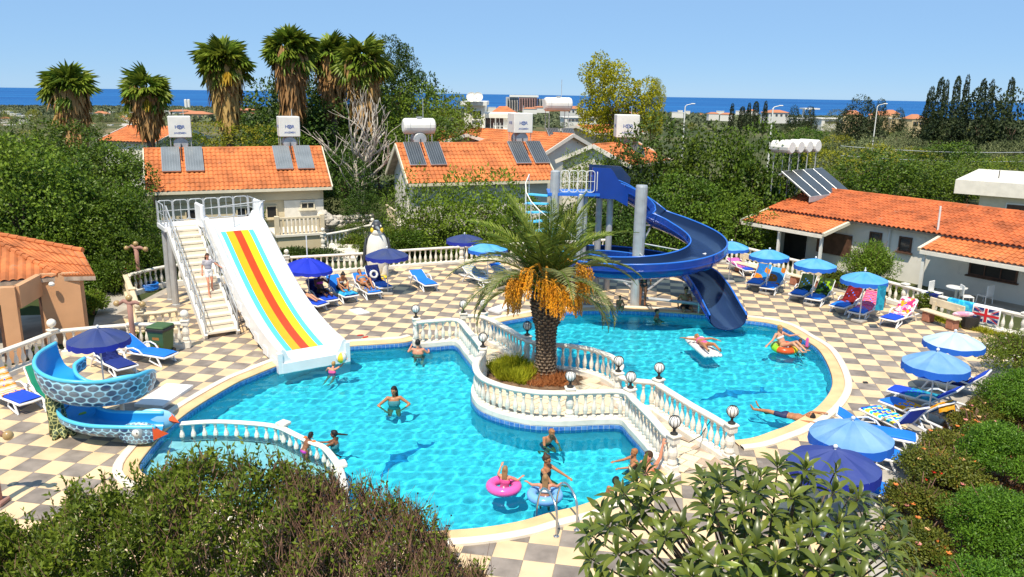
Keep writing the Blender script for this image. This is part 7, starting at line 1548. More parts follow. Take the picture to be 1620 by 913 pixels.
# far scrub: one mass down to the shore
N_ = 5600; d_ = 300+2000*rng.random(N_)**1.3; pxs = rng.uniform(-60, 1690, N_); x_ = (pxs-810)/FPX*d_; cs = []; ds = []; ns = []; Ls = []; tn = []
for i in range(N_):
    y = d_[i]; 
    r_ = rng.uniform(1.2, 3.0)*(1+d_[i]/2500); z = gz(x_[i], y); q = unit(rng.normal(0, 1, (24, 3))); q[:, 2] = np.abs(q[:, 2])
    cs.append(np.array([x_[i], y, z])+q*r_*np.array([1, 1, .45])-np.array([0, 0, .2])); ds.append(q*.4+rng.normal(0, .7, (24, 3))); ns.append(q+np.array([0, 0, .7])); Ls.append(np.full(24, r_*.72)); tn.append(np.clip(rng.normal(.5, .16)+rng.normal(0, .12, 24), 0, 1))
Ls = np.concatenate(Ls); o = obj('scrub', leaf_mesh('scrub', np.concatenate(cs), np.concatenate(ds), np.concatenate(ns), Ls, Ls*.42, np.concatenate(tn), MT['lf_far']), kind='stuff')
# --- far houses
MT['hroof'] = mat('far_roof', (.50, .20, .10), .9, .1, .05); MT['hwall'] = mat('far_wall', (.74, .71, .66), .9, .05, .05); MT['hyel'] = mat('far_yellow_wall', (.66, .50, .28), .9, .05, .05); MT['hwin'] = mat('far_window', (.08, .08, .09), .5, .05, .05)
def far_house(px, py, Y, wpx, hpx, label, group, roof='hroof', wall='hwall', rz=None, flat=False, name='far_house'):
    a = AT(px, py, Y); k = Y/FPX; w_ = wpx*k; h_ = hpx*k; t = thing(name, label, 'house', a, rnd.uniform(-.5, .5) if rz is None else rz, group); d_ = w_*.7
    MB().box((0, 0, -h_), (w_, d_, h_*2.0)).build('wall', MT[wall], t)
    if flat: MB().box((0, 0, h_*.06), (w_*1.06, d_*1.06, h_*.12)).build('roof', MT['hwall'], t)
    else:
        e = .55; P = [(-w_*e, -d_*e, 0), (w_*e, -d_*e, 0), (w_*e, d_*e, 0), (-w_*e, d_*e, 0), (-w_*.22, 0, h_*.5), (w_*.22, 0, h_*.5)]
        MB().add(P, [(0, 1, 5, 4), (1, 2, 5), (2, 3, 4, 5), (3, 0, 4), (3, 2, 1, 0)]).build('roof', MT[roof], t)
    if hpx > 5:
        for q in range(max(1, int(wpx/7))): MB().box((-w_*.36+q*(w_*.72/max(1, int(wpx/7)-1 or 1)), -d_*.5, -h_*.45), (w_*.1, .3, h_*.35)).build('window', MT['hwin'], t)
    return t
for px, py, Y, w_, h_, fl, wl, lab in (
    (1320, 188, 300, 60, 9, True, 'hwall', 'long white house with flat roof below the white pergola'), (1274, 188, 310, 44, 8, True, 'hwall', 'white flat house left of the pergola'), (1348, 182, 260, 26, 14, False, 'hyel', 'yellow house just left of the lone pine'), (1392, 182, 255, 30, 12, False, 'hyel', 'yellow house right of the lone pine'), (1408, 180, 270, 24, 12, False, 'hyel', 'yellow house with red roof by the street lamp'), (1418, 188, 250, 20, 10, True, 'hyel', 'small yellow house right of the street lamp'),
    (1446, 188, 230, 28, 14, False, 'hyel', 'yellow house with red roof left of the cypresses'), (1226, 178, 340, 34, 8, False, 'hwall', 'pale house with red roof beside the left street lamp'), (1150, 181, 420, 20, 5, False, 'hwall', 'low white house with red roof among small cypresses'), (1128, 180, 430, 16, 5, False, 'hwall', 'low white house with red roof near the shore'), (1074, 178, 460, 18, 4, True, 'hwall', 'small white house by the tall street lamp'),
    (905, 172, 360, 30, 8, False, 'hwall', 'pale house with red roof right of the pink tank'), (915, 186, 200, 50, 7, True, 'hwall', 'long low white roof behind the pink tank'), (1000, 180, 300, 26, 6, False, 'hyel', 'pale house behind the yellowing tree'), (856, 170, 500, 24, 4, False, 'hwall', 'row of red roofs in front of the hotel'), (838, 172, 480, 22, 4, False, 'hwall', 'red roofed houses left of the hotel front'), (778, 170, 520, 12, 4, True, 'hwall', 'white house left of the hotel'),
    (815, 179, 180, 14, 8, True, 'hroof', 'reddish stair tower with white tanks behind the villa'), (288, 176, 520, 34, 5, False, 'hwall', 'pale house with red roof under the pair of towers'), (312, 180, 420, 40, 8, False, 'hyel', 'long pale house with tiled roofs left of the third palm'), (285, 190, 330, 30, 7, False, 'hwall', 'house with tiled roof above the left box tank'), (385, 174, 600, 40, 5, False, 'hroof', 'row of red roofs right of the third palm'), (262, 176, 600, 16, 4, True, 'hwall', 'white block near the left shore'), (150, 180, 700, 8, 8, True, 'hwall', 'narrow white tower house right of the first palm'), (165, 175, 900, 50, 3, True, 'hyel', 'long sandy building on the left shore')):
    far_house(px, py, Y, w_, h_, lab, None, wall=wl, flat=fl)
for i in range(60):
    px = rnd.choice([rnd.uniform(120, 215), rnd.uniform(120, 215), rnd.uniform(220, 420), rnd.uniform(1050, 1330), rnd.uniform(0, 60)]); py = 188+rnd.uniform(-10, 22) if px < 420 else 180+rnd.uniform(-3, 14); fl = rnd.random() < .6
    pyh = 150+ROL*(px-810); ang = (py-pyh)/FPX; Y = min(1900, max(260, 6.4/(max(.012, ang)-.0199))) if ang > .0205 else 1500
    far_house(px, py-2, Y, rnd.uniform(7, 16), rnd.uniform(4, 7), ('small white flat roofed house ' if fl else 'small house with red roof ')+('far left' if px < 62 else 'between the two left palms' if px < 172 else 'right of the second palm' if px < 270 else 'beside the third palm' if px < 420 else 'right of the yellowing tree' if px < 1150 else 'near the small cypresses' if px < 1250 else 'left of the lone pine')+(', near the shore' if Y > 1100 else ', close in' if Y < 420 else ', halfway down the slope' if Y < 700 else ', far down the slope'), 'small flat houses down the slope' if fl else 'small red roofed houses down the slope', flat=fl)
pt = AT(1281, 172, 320); t = thing('pergola', 'white flat pergola roof on posts beside the far houses', 'pergola', pt); k = 320/FPX
MB().box((0, 0, 0), (23*k, 6, .5)).build('roof', MT['hwall'], t); [MB().box((x*k, 0, -3), (.7, .7, 6)).build('post', MT['hwall'], t) for x in (-9, 1)]
# house by the left grove
hG, WG, oG = at_house('house', 'house with long orange tiled roofs behind the second fan palm', (292, 203), (268, 222), 66, 5.5, 'plaster', 'roof', R(-75), 3.5, z0=-2)
# street lamps
for px, top, Y, lab in ((1084, 164, 120, 'street lamp left of the small cypresses'), (1223, 167, 95, 'tall street lamp above the big green trees'), (1388, 164, 140, 'street lamp in front of the thin ragged conifer')):
    a = AT(px, top+5, Y); g_ = gz(a.x, Y); t = thing('street_lamp', lab, 'street lamp', (a.x, Y, g_), 0, 'street lamps beyond the garden'); h_ = a.z-g_; k = Y/FPX
    MB().tube([(0, 0, 0), (0, 0, h_), (2*k, 0, h_+2.5*k), (10*k, 0, h_+4.5*k)], [.11, .08, .06, .05], 6).build('pole', MT['white'], t); MB().rbox((12*k, 0, h_+4.7*k), (6*k, .3, 1.6*k), .05).build('lamp_head', MT['white'], t)
for y0, y1, lab in ((231, 240, 'upper overhead wire above the flat roofed house'), (246, 254, 'lower overhead wire above the flat roofed house')):
    a, b = AT(1330, y0, 64), AT(1660, y1, 66); o = MB().tube([a.lerp(b, k/8)-Vector((0, 0, .25*(1-(k/4-1)**2))) for k in range(9)], .022, 4).build('overhead_wire', MT['galv'], None); tag(o, lab, 'wire')
# --- fan palms
def fan_leaf(name, m, seed, droop):
    g = np.random.default_rng(seed); n = 15; c = []; d = []; L = []
    for k in range(n):
        a = R(-105+210*k/(n-1)); c.append((.55, 0, 0)); d.append((math.cos(a), math.sin(a), -droop*abs(math.sin(a))-.1)); L.append(.62*(1-.25*abs(a)/R(105)))
    c += [(0, 0, 0)]; d += [(1, 0, 0)]; L += [.62]; c = np.array(c); d = np.array(d)+g.normal(0, .06, (n+1, 3)); W = np.array([.064]*n+[.02])
    me = leaf_mesh(name, c, d, np.tile([0, 0, 1.], (n+1, 1)), np.array(L), W, np.clip(g.normal(.5, .2, n+1), 0, 1), m, .3, .35); return me
FANG = [fan_leaf('fan_leaf', MT['lf_fan'], s, .35) for s in range(4)]; FAND = [fan_leaf('dead_fan_leaf', MT['lf_dead'], s+9, .9) for s in range(3)]; FANY = [fan_leaf('fan_leaf', MT['lf_gold'], s+19, .6) for s in range(2)]
def fan_palm(px, top, skirt, Y, wpx, label, nl=58):
    g = random.Random(int(px)); k = Y/FPX; a = AT(px, top, Y); b = AT(px, skirt, Y); g_ = gz(a.x, Y); t = thing('fan_palm', label, 'palm', (a.x, Y, g_), 0, 'tall fan palms with dry skirts'); s = wpx*k/2; zc = a.z-g_-s*.75; zs = b.z-g_
    MB().tube([(0, 0, -.3), (.05, 0, zs*.5), (0, 0, zc)], [.30, .26, .24], 9).build('trunk', MT['ptrunk'], t, smooth=True)
    n = 520; an = np.random.default_rng(int(px)); th = an.uniform(0, 2*PI, n); f = an.random(n); z = zs+(zc-zs)*f; r = (.34+.55*f**1.1)*s*.72; c = np.stack([r*np.cos(th)*.9, r*np.sin(th)*.9, z+.35*s], 1); d = np.stack([np.cos(th)*.12, np.sin(th)*.12, -np.ones(n)], 1)+an.normal(0, .1, (n, 3))
    obj('skirt', leaf_mesh('skirt', c, d, np.stack([np.cos(th), np.sin(th), 0*th], 1), an.uniform(.5, .95, n)*s, .075*s*an.uniform(.6, 1.5, n), an.normal(.42, .24, n), MT['lf_dead']), t)
    for i in range(nl):
        az = g.uniform(0, 6.28); el = R(g.choice([75, 60, 45, 30, 15, 0, -15, -30])+g.uniform(-10, 10)); me = FANG[i % 4]; sc_ = s*g.uniform(.9, 1.16)
        if el < R(-12) and g.random() < .35: me = FANY[i % 2] if g.random() < .5 else FAND[i % 3]
        o = obj('fan_leaf', me, t, (0, 0, zc+g.uniform(-.15, .35)*s*.5)); o.rotation_euler = (g.uniform(-.5, .5), -el, az); o.scale = (sc_*.92, sc_*.92, sc_*.92)
    for i in range(22):
        az = g.uniform(0, 6.28); el = R(g.uniform(-75, -30)); o = obj('dead_fan_leaf', FAND[i % 3], t, (0, 0, zc-g.uniform(0, .5)*s)); o.rotation_euler = (g.uniform(-.6, .6), -el, az); o.scale = (s*.95,)*3
for px, top, skirt, Y, w_, lab in ((107, 110, 222, 52, 84, 'leftmost fan palm with a thick dry skirt'), (228, 118, 212, 54, 78, 'second fan palm from the left, above an orange roof'), (352, 70, 196, 57, 88, 'third fan palm from the left, standing alone over the bungalow'), (457, 52, 186, 61, 86, 'tallest fan palm, left of the close group'), (523, 62, 178, 65, 76, 'middle fan palm of the close group'), (573, 68, 194, 60, 88, 'right fan palm of the close group with yellow fans')):
    fan_palm(px, top, skirt, Y, w_, lab)
# --- bleached bare tree
bt = thing('bare_tree', 'bleached leafless tree with twisting pale branches behind the beige bungalow', 'tree', (AT(565, 335, 50).x, 50, -.1)); g = random.Random(5); mb = MB()
def branch(p, d, l, r, lev):
    q = [p]; dd = d.copy()
    for i in range(4): dd = (dd+Vector((g.uniform(-.28, .28), g.uniform(-.28, .28), g.uniform(-.1, .22)))).normalized(); q.append(q[-1]+dd*l/4)
    mb.tube(q, [r, r*.86, r*.72, r*.6, r*.42], 6 if lev < 2 else 4)
    if lev < 3:
        for i in range(3 if lev else 7): k_ = g.randint(1 if lev else 2, 4); ax_ = Vector((g.uniform(-1, 1), g.uniform(-1, 1), g.uniform(.05, .9))).normalized(); branch(q[k_], (dd*.7+ax_).normalized(), l*g.uniform(.5, .75), r*.5, lev+1)
branch(Vector((0, 0, 0)), Vector((.02, 0, 1)), 4.0, .20, 0); branch(Vector((.35, .1, 0)), Vector((-.16, 0, 1)), 4.4, .16, 0); mb.build('trunk', MT['bareb'], bt, smooth=True)
# --- big date palm on the island
dp = thing('date_palm', 'big date palm with orange fruit clusters on the pool island', 'palm', PALM); hT = 2.35
MB().lathe([(.34, -.1), (.29, .3), (.27, .9), (.30, 1.4), (.40, 1.9), (.46, 2.25), (.36, 2.6), (.1, 2.75)], 16).build('trunk', MT['boot_dark'], dp, smooth=True)
mb = MB(); g = random.Random(3)
for j in range(26):
    z = .05+j*.098; r = np.interp(z, [0, .3, .9, 1.4, 1.9, 2.25, 2.6], [.31, .28, .26, .29, .39, .44, .38]); n = 13
    for i in range(n):
        a = 2*PI*(i+.5*(j % 2))/n+g.uniform(-.04, .04); ct = Vector((math.cos(a), math.sin(a), 0)); tg = Vector((-ct.y, ct.x, 0)); w_ = PI*r/n*.92; o_ = .055+.03*(z > 1.6)+g.uniform(-.01, .015)
        P = [ct*(r-.03)+tg*-w_+UP*(z-.02), ct*(r-.03)+tg*w_+UP*(z-.02), ct*(r+o_)+tg*w_*.6+UP*(z+.085), ct*(r+o_)-tg*w_*.6+UP*(z+.085), ct*(r-.02)+tg*w_*.8+UP*(z+.11), ct*(r-.02)-tg*w_*.8+UP*(z+.11)]
        mb.add(P, [(0, 1, 2, 3), (3, 2, 4, 5), (0, 3, 5), (1, 4, 2)])
mb.build('leaf_base', MT['pstub'], dp, kind='stuff')
def frond_mesh(seed, L_, arch, m):
    g = np.random.default_rng(seed); n = 52; pts = []; p = np.zeros(3); el = R(58)
    for i in range(n+1):
        pts.append(p.copy()); e = el-arch*(i/n)**1.25; p = p+np.array([math.cos(e), 0, math.sin(e)])*L_/n
    pts = np.array(pts); c = []; d = []; nn = []; L = []; tn = []
    for i in range(7, n+1):
        t_ = pts[min(i+1, n)]-pts[i-1]; t_ /= np.linalg.norm(t_); u_ = np.array([-t_[2], 0, t_[0]]); f = i/n; l = .60*math.sin(PI*min(1, .22+.80*f))**.6*(1-.42*max(0, f-.5))
        for s_ in (-1, 1):
            for r_ in (0,):
                c.append(pts[i-1]+(pts[i]-pts[i-1])*(.5*r_)); d.append(t_*(.62+.5*f)+np.array([0, s_, 0])*.85+u_*(.38-.15*r_)+g.normal(0, .09, 3)+np.array([0, 0, -.10])); nn.append(u_+np.array([0, -s_*.5, 0])); L.append(l*g.uniform(.85, 1.1)); tn.append(g.normal(.5, .2))
    c, d, nn, L = map(np.array, (c, d, nn, L)); return leaf_mesh('frond', c, d, nn, L, np.full(len(L), .0135), np.array(tn), m, .5, .10), [Vector(q) for q in pts]
FR = {}
for k_, (L_, arch, m) in {'up': (2.9, R(30), 'lf_dategreen'), 'mid': (3.2, R(66), 'lf_dategreen'), 'out': (3.35, R(98), 'lf_date'), 'low': (3.0, R(122), 'lf_date')}.items():
    FR[k_] = []
    for s_ in range(2):
        me, pts = frond_mesh(s_+len(FR)*7, L_, arch, MT[m]); rm_ = MB().tube(pts, [.030*(1-.85*i/len(pts))+.004 for i in range(len(pts))], 5).mesh('rachis', MT['stalk' if k_ == 'x' else 'lf_dategreen']); FR[k_].append((me, rm_))
g = random.Random(9); spec = []
for i in range(12): spec.append(('up', g.uniform(0, 6.28), R(g.uniform(-30, -6))))
for i in range(13): spec.append(('mid', 6.28*i/13+g.uniform(-.2, .2), R(g.uniform(-8, 10))))
for i in range(11): spec.append(('out', 6.28*(i+.5)/11+g.uniform(-.2, .2), R(g.uniform(8, 22))))
for az in (.15, .5, 1.2, 2.0, 2.75, 3.1, 3.4, 5.95): spec.append(('low', az, R(g.uniform(24, 42))))
for i, (k_, az, tl_) in enumerate(spec):
    me, rm_ = FR[k_][i % 2]; s_ = g.uniform(.84, 1.04); o = obj('frond', me, dp, (.12*math.cos(az), .12*math.sin(az), hT+{'up': .75, 'mid': .6, 'out': .42, 'low': .25}[k_])); o.rotation_euler = (g.uniform(-.25, .25), tl_, az); o.scale = (s_, s_, s_); obj('rachis', rm_, o)
def cluster(seed):
    g = random.Random(seed); mb = MB(); mb2 = MB(); tip = Vector((.62, 0, .10)); mb2.tube([(0, 0, 0), (.3, 0, .24), tip], [.035, .03, .022], 6)
    for k in range(34):
        a = g.uniform(0, 6.28); r = g.uniform(.02, .24); e = tip+Vector((math.cos(a)*r+.06, math.sin(a)*r, -g.uniform(.25, .72))); m_ = tip.lerp(e, .35)+Vector((math.cos(a)*r*.5, math.sin(a)*r*.5, .10)); mb2.tube([tip, m_, e], .006, 3)
        for q in range(13):
            f = .25+.75*q/12; p = (m_.lerp(e, f))+Vector((g.uniform(-.022, .022), g.uniform(-.022, .022), 0)); z = .028; mb.add([p+Vector((0, 0, z)), p+Vector((.019, 0, 0)), p+Vector((-.009, .017, 0)), p+Vector((-.009, -.017, 0)), p-Vector((0, 0, z))], [(0, 1, 2), (0, 2, 3), (0, 3, 1), (4, 2, 1), (4, 3, 2), (4, 1, 3)])
    return mb.mesh('fruit', MT['dates']), mb2.mesh('fruit_stalk', MT['stalk'])
CL = [cluster(s) for s in range(3)]
for i in range(15):
    az = 6.28*i/15+g.uniform(-.15, .15); o = obj('fruit_cluster', CL[i % 3][1], dp, (.22*math.cos(az), .22*math.sin(az), hT+g.uniform(.15, 1.0))); o.rotation_euler = (0, R(g.uniform(-16, 14)), az); s_ = g.uniform(1.05, 1.4); o.scale = (s_,)*3; obj('fruit', CL[i % 3][0], o, kind='stuff')
# grass and dry tufts in the island bed
def tuft_mesh(name, poly, n, L_, W_, m, seed, z=.06, spread=.5):
    g = np.random.default_rng(seed); xs = [p[0] for p in poly]; ys = [p[1] for p in poly]; P = []
    while len(P) < n:
        x, y = g.uniform(min(xs), max(xs)), g.uniform(min(ys), max(ys))
        if inside((x, y), poly): P.append((x, y, z))
    P = np.array(P); cl = .5+.5*np.sin(P[:, 0]*5.1+1)*np.sin(P[:, 1]*4.3); d = np.stack([g.normal(0, spread, n), g.normal(0, spread, n), np.ones(n)], 1); return leaf_mesh(name, P, d, g.normal(0, 1, (n, 3)), L_*g.uniform(.5, 1.3, n)*(.6+.7*cl), W_, g.normal(.5, .22, n), m, .2)
def pgon(pts): return [tuple(G(*p))[:2] for p in pts]
obj('grass', tuft_mesh('grass', pgon([(770, 585), (795, 575), (835, 582), (850, 600), (830, 614), (790, 606)]), 3600, .34, .014, MT['lf_grass'], 1), kind='stuff')
obj('dry_grass', tuft_mesh('dry_grass', pgon([(838, 592), (880, 590), (898, 600), (893, 616), (835, 616)]), 1800, .26, .010, MT['lf_dry'], 2, spread=.9), kind='stuff')
# --- shrubs built from the ground up: mound of leaves
def mound(name, label, c, rx, ry, h, m, n, L_, W_, seed, cat='shrub', group=None, twigs=0, z0=0.0, flower=None, nfl=0, fl=.05, ang=0.0, nb=26, br=(.30, .46)):
    g = np.random.default_rng(seed); t = thing(name, label, cat, (c.x, c.y, z0), ang, group); B = []
    for i in range(nb): a = g.uniform(0, 2*PI); r = math.sqrt(g.random())*.72; B.append((math.cos(a)*r*rx, math.sin(a)*r*ry, h*(.28+.42*(1-r*r))*g.uniform(.75, 1.15), g.uniform(*br)))
    B = np.array(B); k = g.integers(0, nb, n); q = unit(g.normal(0, 1, (n, 3))); rad = B[k, 3:4]*np.array([[rx, ry, h*.62]]); P = B[k, :3]+q*rad*(1-.45*g.random((n, 1))**1.5); P[:, 2] = np.maximum(P[:, 2], .03)
    d = q*.6+g.normal(0, .6, (n, 3))+np.array([0, 0, .15]); bt = g.normal(0, .12, nb)[k]
    obj('foliage', leaf_mesh('foliage', P, d, q+np.array([0, 0, .6]), L_*g.uniform(.7, 1.3, n), W_, .5+bt+g.normal(0, .2, n), MT[m]), t)
    mb = MB(); gg = random.Random(seed)
    for i in range(max(5, twigs)): a = gg.uniform(0, 6.28); r = gg.uniform(.2, .8); e = Vector((math.cos(a)*rx*r, math.sin(a)*ry*r, h*gg.uniform(.6, 1.0))); mb.tube([Vector((0, 0, 0)), e*.5+Vector((0, 0, h*.1)), e], [.03, .018, .006], 4)
    mb.build('stem', MT['twig'], t)
    if flower:
        for i in range(nfl):
            j = g.integers(0, n); p = Vector(P[j])+Vector(q[j])*.03; mb = MB()
            for u in range(5): a = 2*PI*u/5; mb.add([p, p+Vector((math.cos(a)*fl, math.sin(a)*fl, .02)), p+Vector((math.cos(a+.9)*fl, math.sin(a+.9)*fl, .03))], [(0, 1, 2)])
            mb.ell(p+Vector((0, 0, .012)), fl*.45, 6, 4); mb.build('blossom', MT[flower if isinstance(flower, str) else gg.choice(flower)], t)
    return t
for nm, c in (('fl_orange', (.80, .24, .06)), ('fl_red', (.70, .03, .02)), ('fl_pink', (.80, .30, .28)), ('fl_white', (.80, .74, .60)), ('fl_peach', (.82, .48, .24))): MT[nm] = mat(nm, c, .6, .1, 9)
# rose bed along the kerb
RG = 'rose bushes along the kerb'
for i, (px, py, rx, h_, n, lab) in enumerate(((1534, 694, .8, .8, 4500, 'rose bush with orange blooms below the furthest right loungers'), (1500, 733, .8, .85, 4500, 'rose bush with pink blooms beside the kerb'), (1466, 768, .85, 1.0, 5000, 'rose bush with red and peach blooms by the kerb'), (1452, 824, .8, .95, 5000, 'rose bush with orange blooms nearest the loquat tree'), (1446, 884, .7, .8, 5000, 'sparse rose bush in dry soil at the lower edge'), (1512, 776, .85, .95, 4500, 'rose bush against the clipped hedge'), (1572, 672, .8, .9, 4000, 'rose bush under the white flowering hedge'))):
    mound('rose_bush', lab, G(px, py), rx, rx, h_, 'lf_rose', int(n*1.7), .06, .017, 40+i, 'rose bush', RG, 20, -.02, ['fl_orange', 'fl_peach', 'fl_pink'] if i != 2 else ['fl_red', 'fl_peach', 'fl_orange'], 20, .06, nb=40, br=(.18, .36))
mound('flowering_shrub', 'tall shrub with small white flowers at the right edge of the deck', G(1612, 600), 1.25, 1.2, 1.6, 'lf_shrub', 14000, .07, .016, 61, twigs=30, flower='fl_white', nfl=40, fl=.045)
mound('flowering_shrub', 'low leafy shrub behind the loungers at the right', G(1590, 655), 1.0, .9, 1.0, 'lf_shrub', 9000, .06, .016, 62, twigs=20, flower='fl_white', nfl=14, fl=.04)
hd = [(G(1632, 672), 1.55, 1.6), (G(1600, 770), 1.45, 1.6), (G(1585, 890), 1.25, 1.6), (G(1700, 800), 1.4, 1.7), (G(1720, 920), 1.3, 1.7), (G(1560, 1010), 1.15, 1.45)]
for i, (c, r_, h_) in enumerate(hd):
    mound('hedge', ['clipped green hedge bush furthest along the right edge', 'clipped green hedge bush in the middle of the right edge', 'clipped green hedge bush in the lower right corner', 'hedge bush outside behind the middle one', 'hedge bush beyond the lower right corner', 'hedge bush at the very bottom of the right corner'][i], c, r_, r_, h_, 'lf_hedge', 34000 if i < 3 else 15000, .056, .0135, 70+i, 'hedge', 'clipped hedge at the right', nb=60, br=(.15, .30))
bedr = [tuple(p)[:2] for p in (G(1532, 628), G(1465, 684), G(1435, 726), G(1407, 834), G(1395, 960), G(1700, 960), G(1700, 628))]
MB().prism(bedr, -.3, -.01).build('planting_bed', MT['soil'], None, kind='structure')
obj('dry_leaves', tuft_mesh('dry_leaves', bedr, 9000, .10, .018, MT['lf_dry'], 8, -.01, 1.4), kind='stuff')
mound('bush', 'feathery green bush in front of the long bungalow', G(1372, 462), 1.35, 1.1, 2.3, 'lf_bright', 9000, .14, .018, 81, twigs=40)
for i, (px, py, w_) in enumerate(((1322, 457, .9), (1400, 472, .8), (1465, 497, .5))): mound('climber', ['flowering climber on the balustrade behind the camouflage towels', 'flowering climber on the balustrade behind the red towel', 'small climber on the balustrade by the black towel'][i], G(px, py), w_, .3, .95, 'lf_shrub', 2600, .09, .025, 85+i, 'climbing plant', 'climbers on the right balustrade', 8, 0, 'fl_white', 30, .045, ang=R(-58))
obj('grass_strip', tuft_mesh('grass_strip', [tuple(p)[:2] for p in [q+Vector((-.55, -.35, 0)) for q in RB[60:]]+[q+Vector((-.15, -.1, 0)) for q in RB[60:]][::-1]], 2600, .22, .014, MT['lf_grass'], 5, .0, .6), kind='stuff')
for i, (px, py, rx, ry, h_, m_, n, lab) in enumerate(((480, 412, 2.2, .7, .8, 'lf_dark', 7000, 'dark low shrub in front of the terrace'), (560, 405, .9, .7, 1.2, 'lf_shrub', 5000, 'rounded shrub beside the white garden steps'), (650, 405, 1.6, .9, 1.6, 'lf_citrus', 8000, 'dense shrub behind the penguin statue'), (800, 400, 1.8, .9, 1.3, 'lf_citrus', 7000, 'dense shrub behind the light blue parasol'), (330, 425, 2.6, .9, 1.7, 'lf_bright', 9000, 'bright shrub behind the balustrade and stairs'), (240, 436, 1.5, .9, 1.9, 'lf_citrus', 8000, 'dense shrub in the far left corner'), (720, 400, 1.8, .9, 1.4, 'lf_dark', 7000, 'dark shrub behind the navy parasol'), (415, 412, .45, .45, 3.0, 'lf_bright', 3500, 'slim upright plant right of the slide platform'), (186, 458, 1.1, .9, 1.3, 'lf_shrub', 6000, 'shrub with red flowers beside the sunken path'), (900, 398, 2.0, 1.0, 1.4, 'lf_dark', 7000, 'dark shrub behind the slide tower'), (1000, 395, 2.4, 1.0, 1.4, 'lf_dark', 7000, 'dark shrub under the spiral slide trees'), (1110, 402, 2.2, 1.0, 1.3, 'lf_dark', 7000, 'dark shrub behind the slide exit'), (235, 545, .9, .25, .45, 'lf_shrub', 1800, 'small plants in the bed behind the wheelie bin'))):
    mound('shrub', lab, G(px, py), rx, ry, h_, m_, n, .11 if i < 12 else .07, .024, 100+i, 'shrub', None, 10, -.05 if i < 12 else .0, 'fl_red' if i == 8 else None, 24 if i == 8 else 0, .07)
mound('hedge', 'narrow clipped hedge above the rubble wall by the terrace', AT(556, 352, 46.5)*1.0, 1.4, .5, .5, 'lf_hedge', 5000, .09, .02, 130, 'hedge', None, 5, AT(556, 356, 46.5).z)
MB().prism([tuple(p)[:2] for p in GL([(140, 546), (206, 543), (210, 500), (196, 452), (176, 448), (150, 500)])], -.3, -.03).build('path', MT['concrete'], None, kind='structure')
mound('shrub', 'leafy green bush behind the right corner of the kiosk', G(160, 462), 1.5, 1.1, 1.7, 'lf_citrus', 9000, .11, .024, 141, 'shrub', None, 10, -.05)
mound('shrub', 'bright green plant between kiosk and sunken path', G(148, 496), .6, .6, 1.0, 'lf_bright', 4000, .10, .022, 142, 'shrub', None, 10, -.05)
# rubble wall and garden steps behind the penguin
rw = thing('rubble_wall', 'pale rubble retaining wall beyond the back balustrade', 'wall', (AT(520, 366, 45.5).x, 45.5, -.1)); w0 = AT(516, 366, 45.5); w1 = AT(592, 366, 46.5); g = random.Random(21); sm_ = []
MT['rubble'] = mat('rubble', (.62, .56, .48), .9, .25, 3, .4, 10, objvar=.15)
for q in range(5):
    b = MB().ell((0, 0, 0), (.24*g.uniform(.8, 1.2), .2, .15*g.uniform(.8, 1.2)), 7, 5); b.v = [tuple(Vector(v)*g.uniform(.88, 1.12)) for v in b.v]; sm_.append(b.mesh('stone', MT['rubble']))
for r_ in range(6):
    for c_ in range(9):
        p = w0.lerp(w1, (c_+.5*(r_ % 2)+g.uniform(-.1, .1))/9); obj('stone', sm_[g.randrange(5)], rw, (p.x-rw.location.x, p.y-45.5+g.uniform(-.06, .06), .1+r_*.24), g.uniform(0, 6))
for q in range(4): p = AT(511+q*5, 340+q*4, 45); obj('stone', sm_[q], rw, (p.x-rw.location.x, -.5, p.z+.1), q).scale = (1.7, 1.7, 1.8)
a = G(512, 398); b = G(590, 380); bl_ = resample([a, G(548, 391), b], .2); balustrade('balustrade', 'short white balustrade of the garden steps left of the penguin', bl_, h=.95, posts=[a, b], fin=.11, step=.3, group='white balustrades at the edge of the deck')
st2 = thing('garden_steps', 'white garden steps between low walls left of the penguin', 'steps', G(540, 412))
for k in range(4): MB().box((0, .35*k, .09+.16*k), (1.6, .4, .16)).build('step', MT['barge2'], st2)
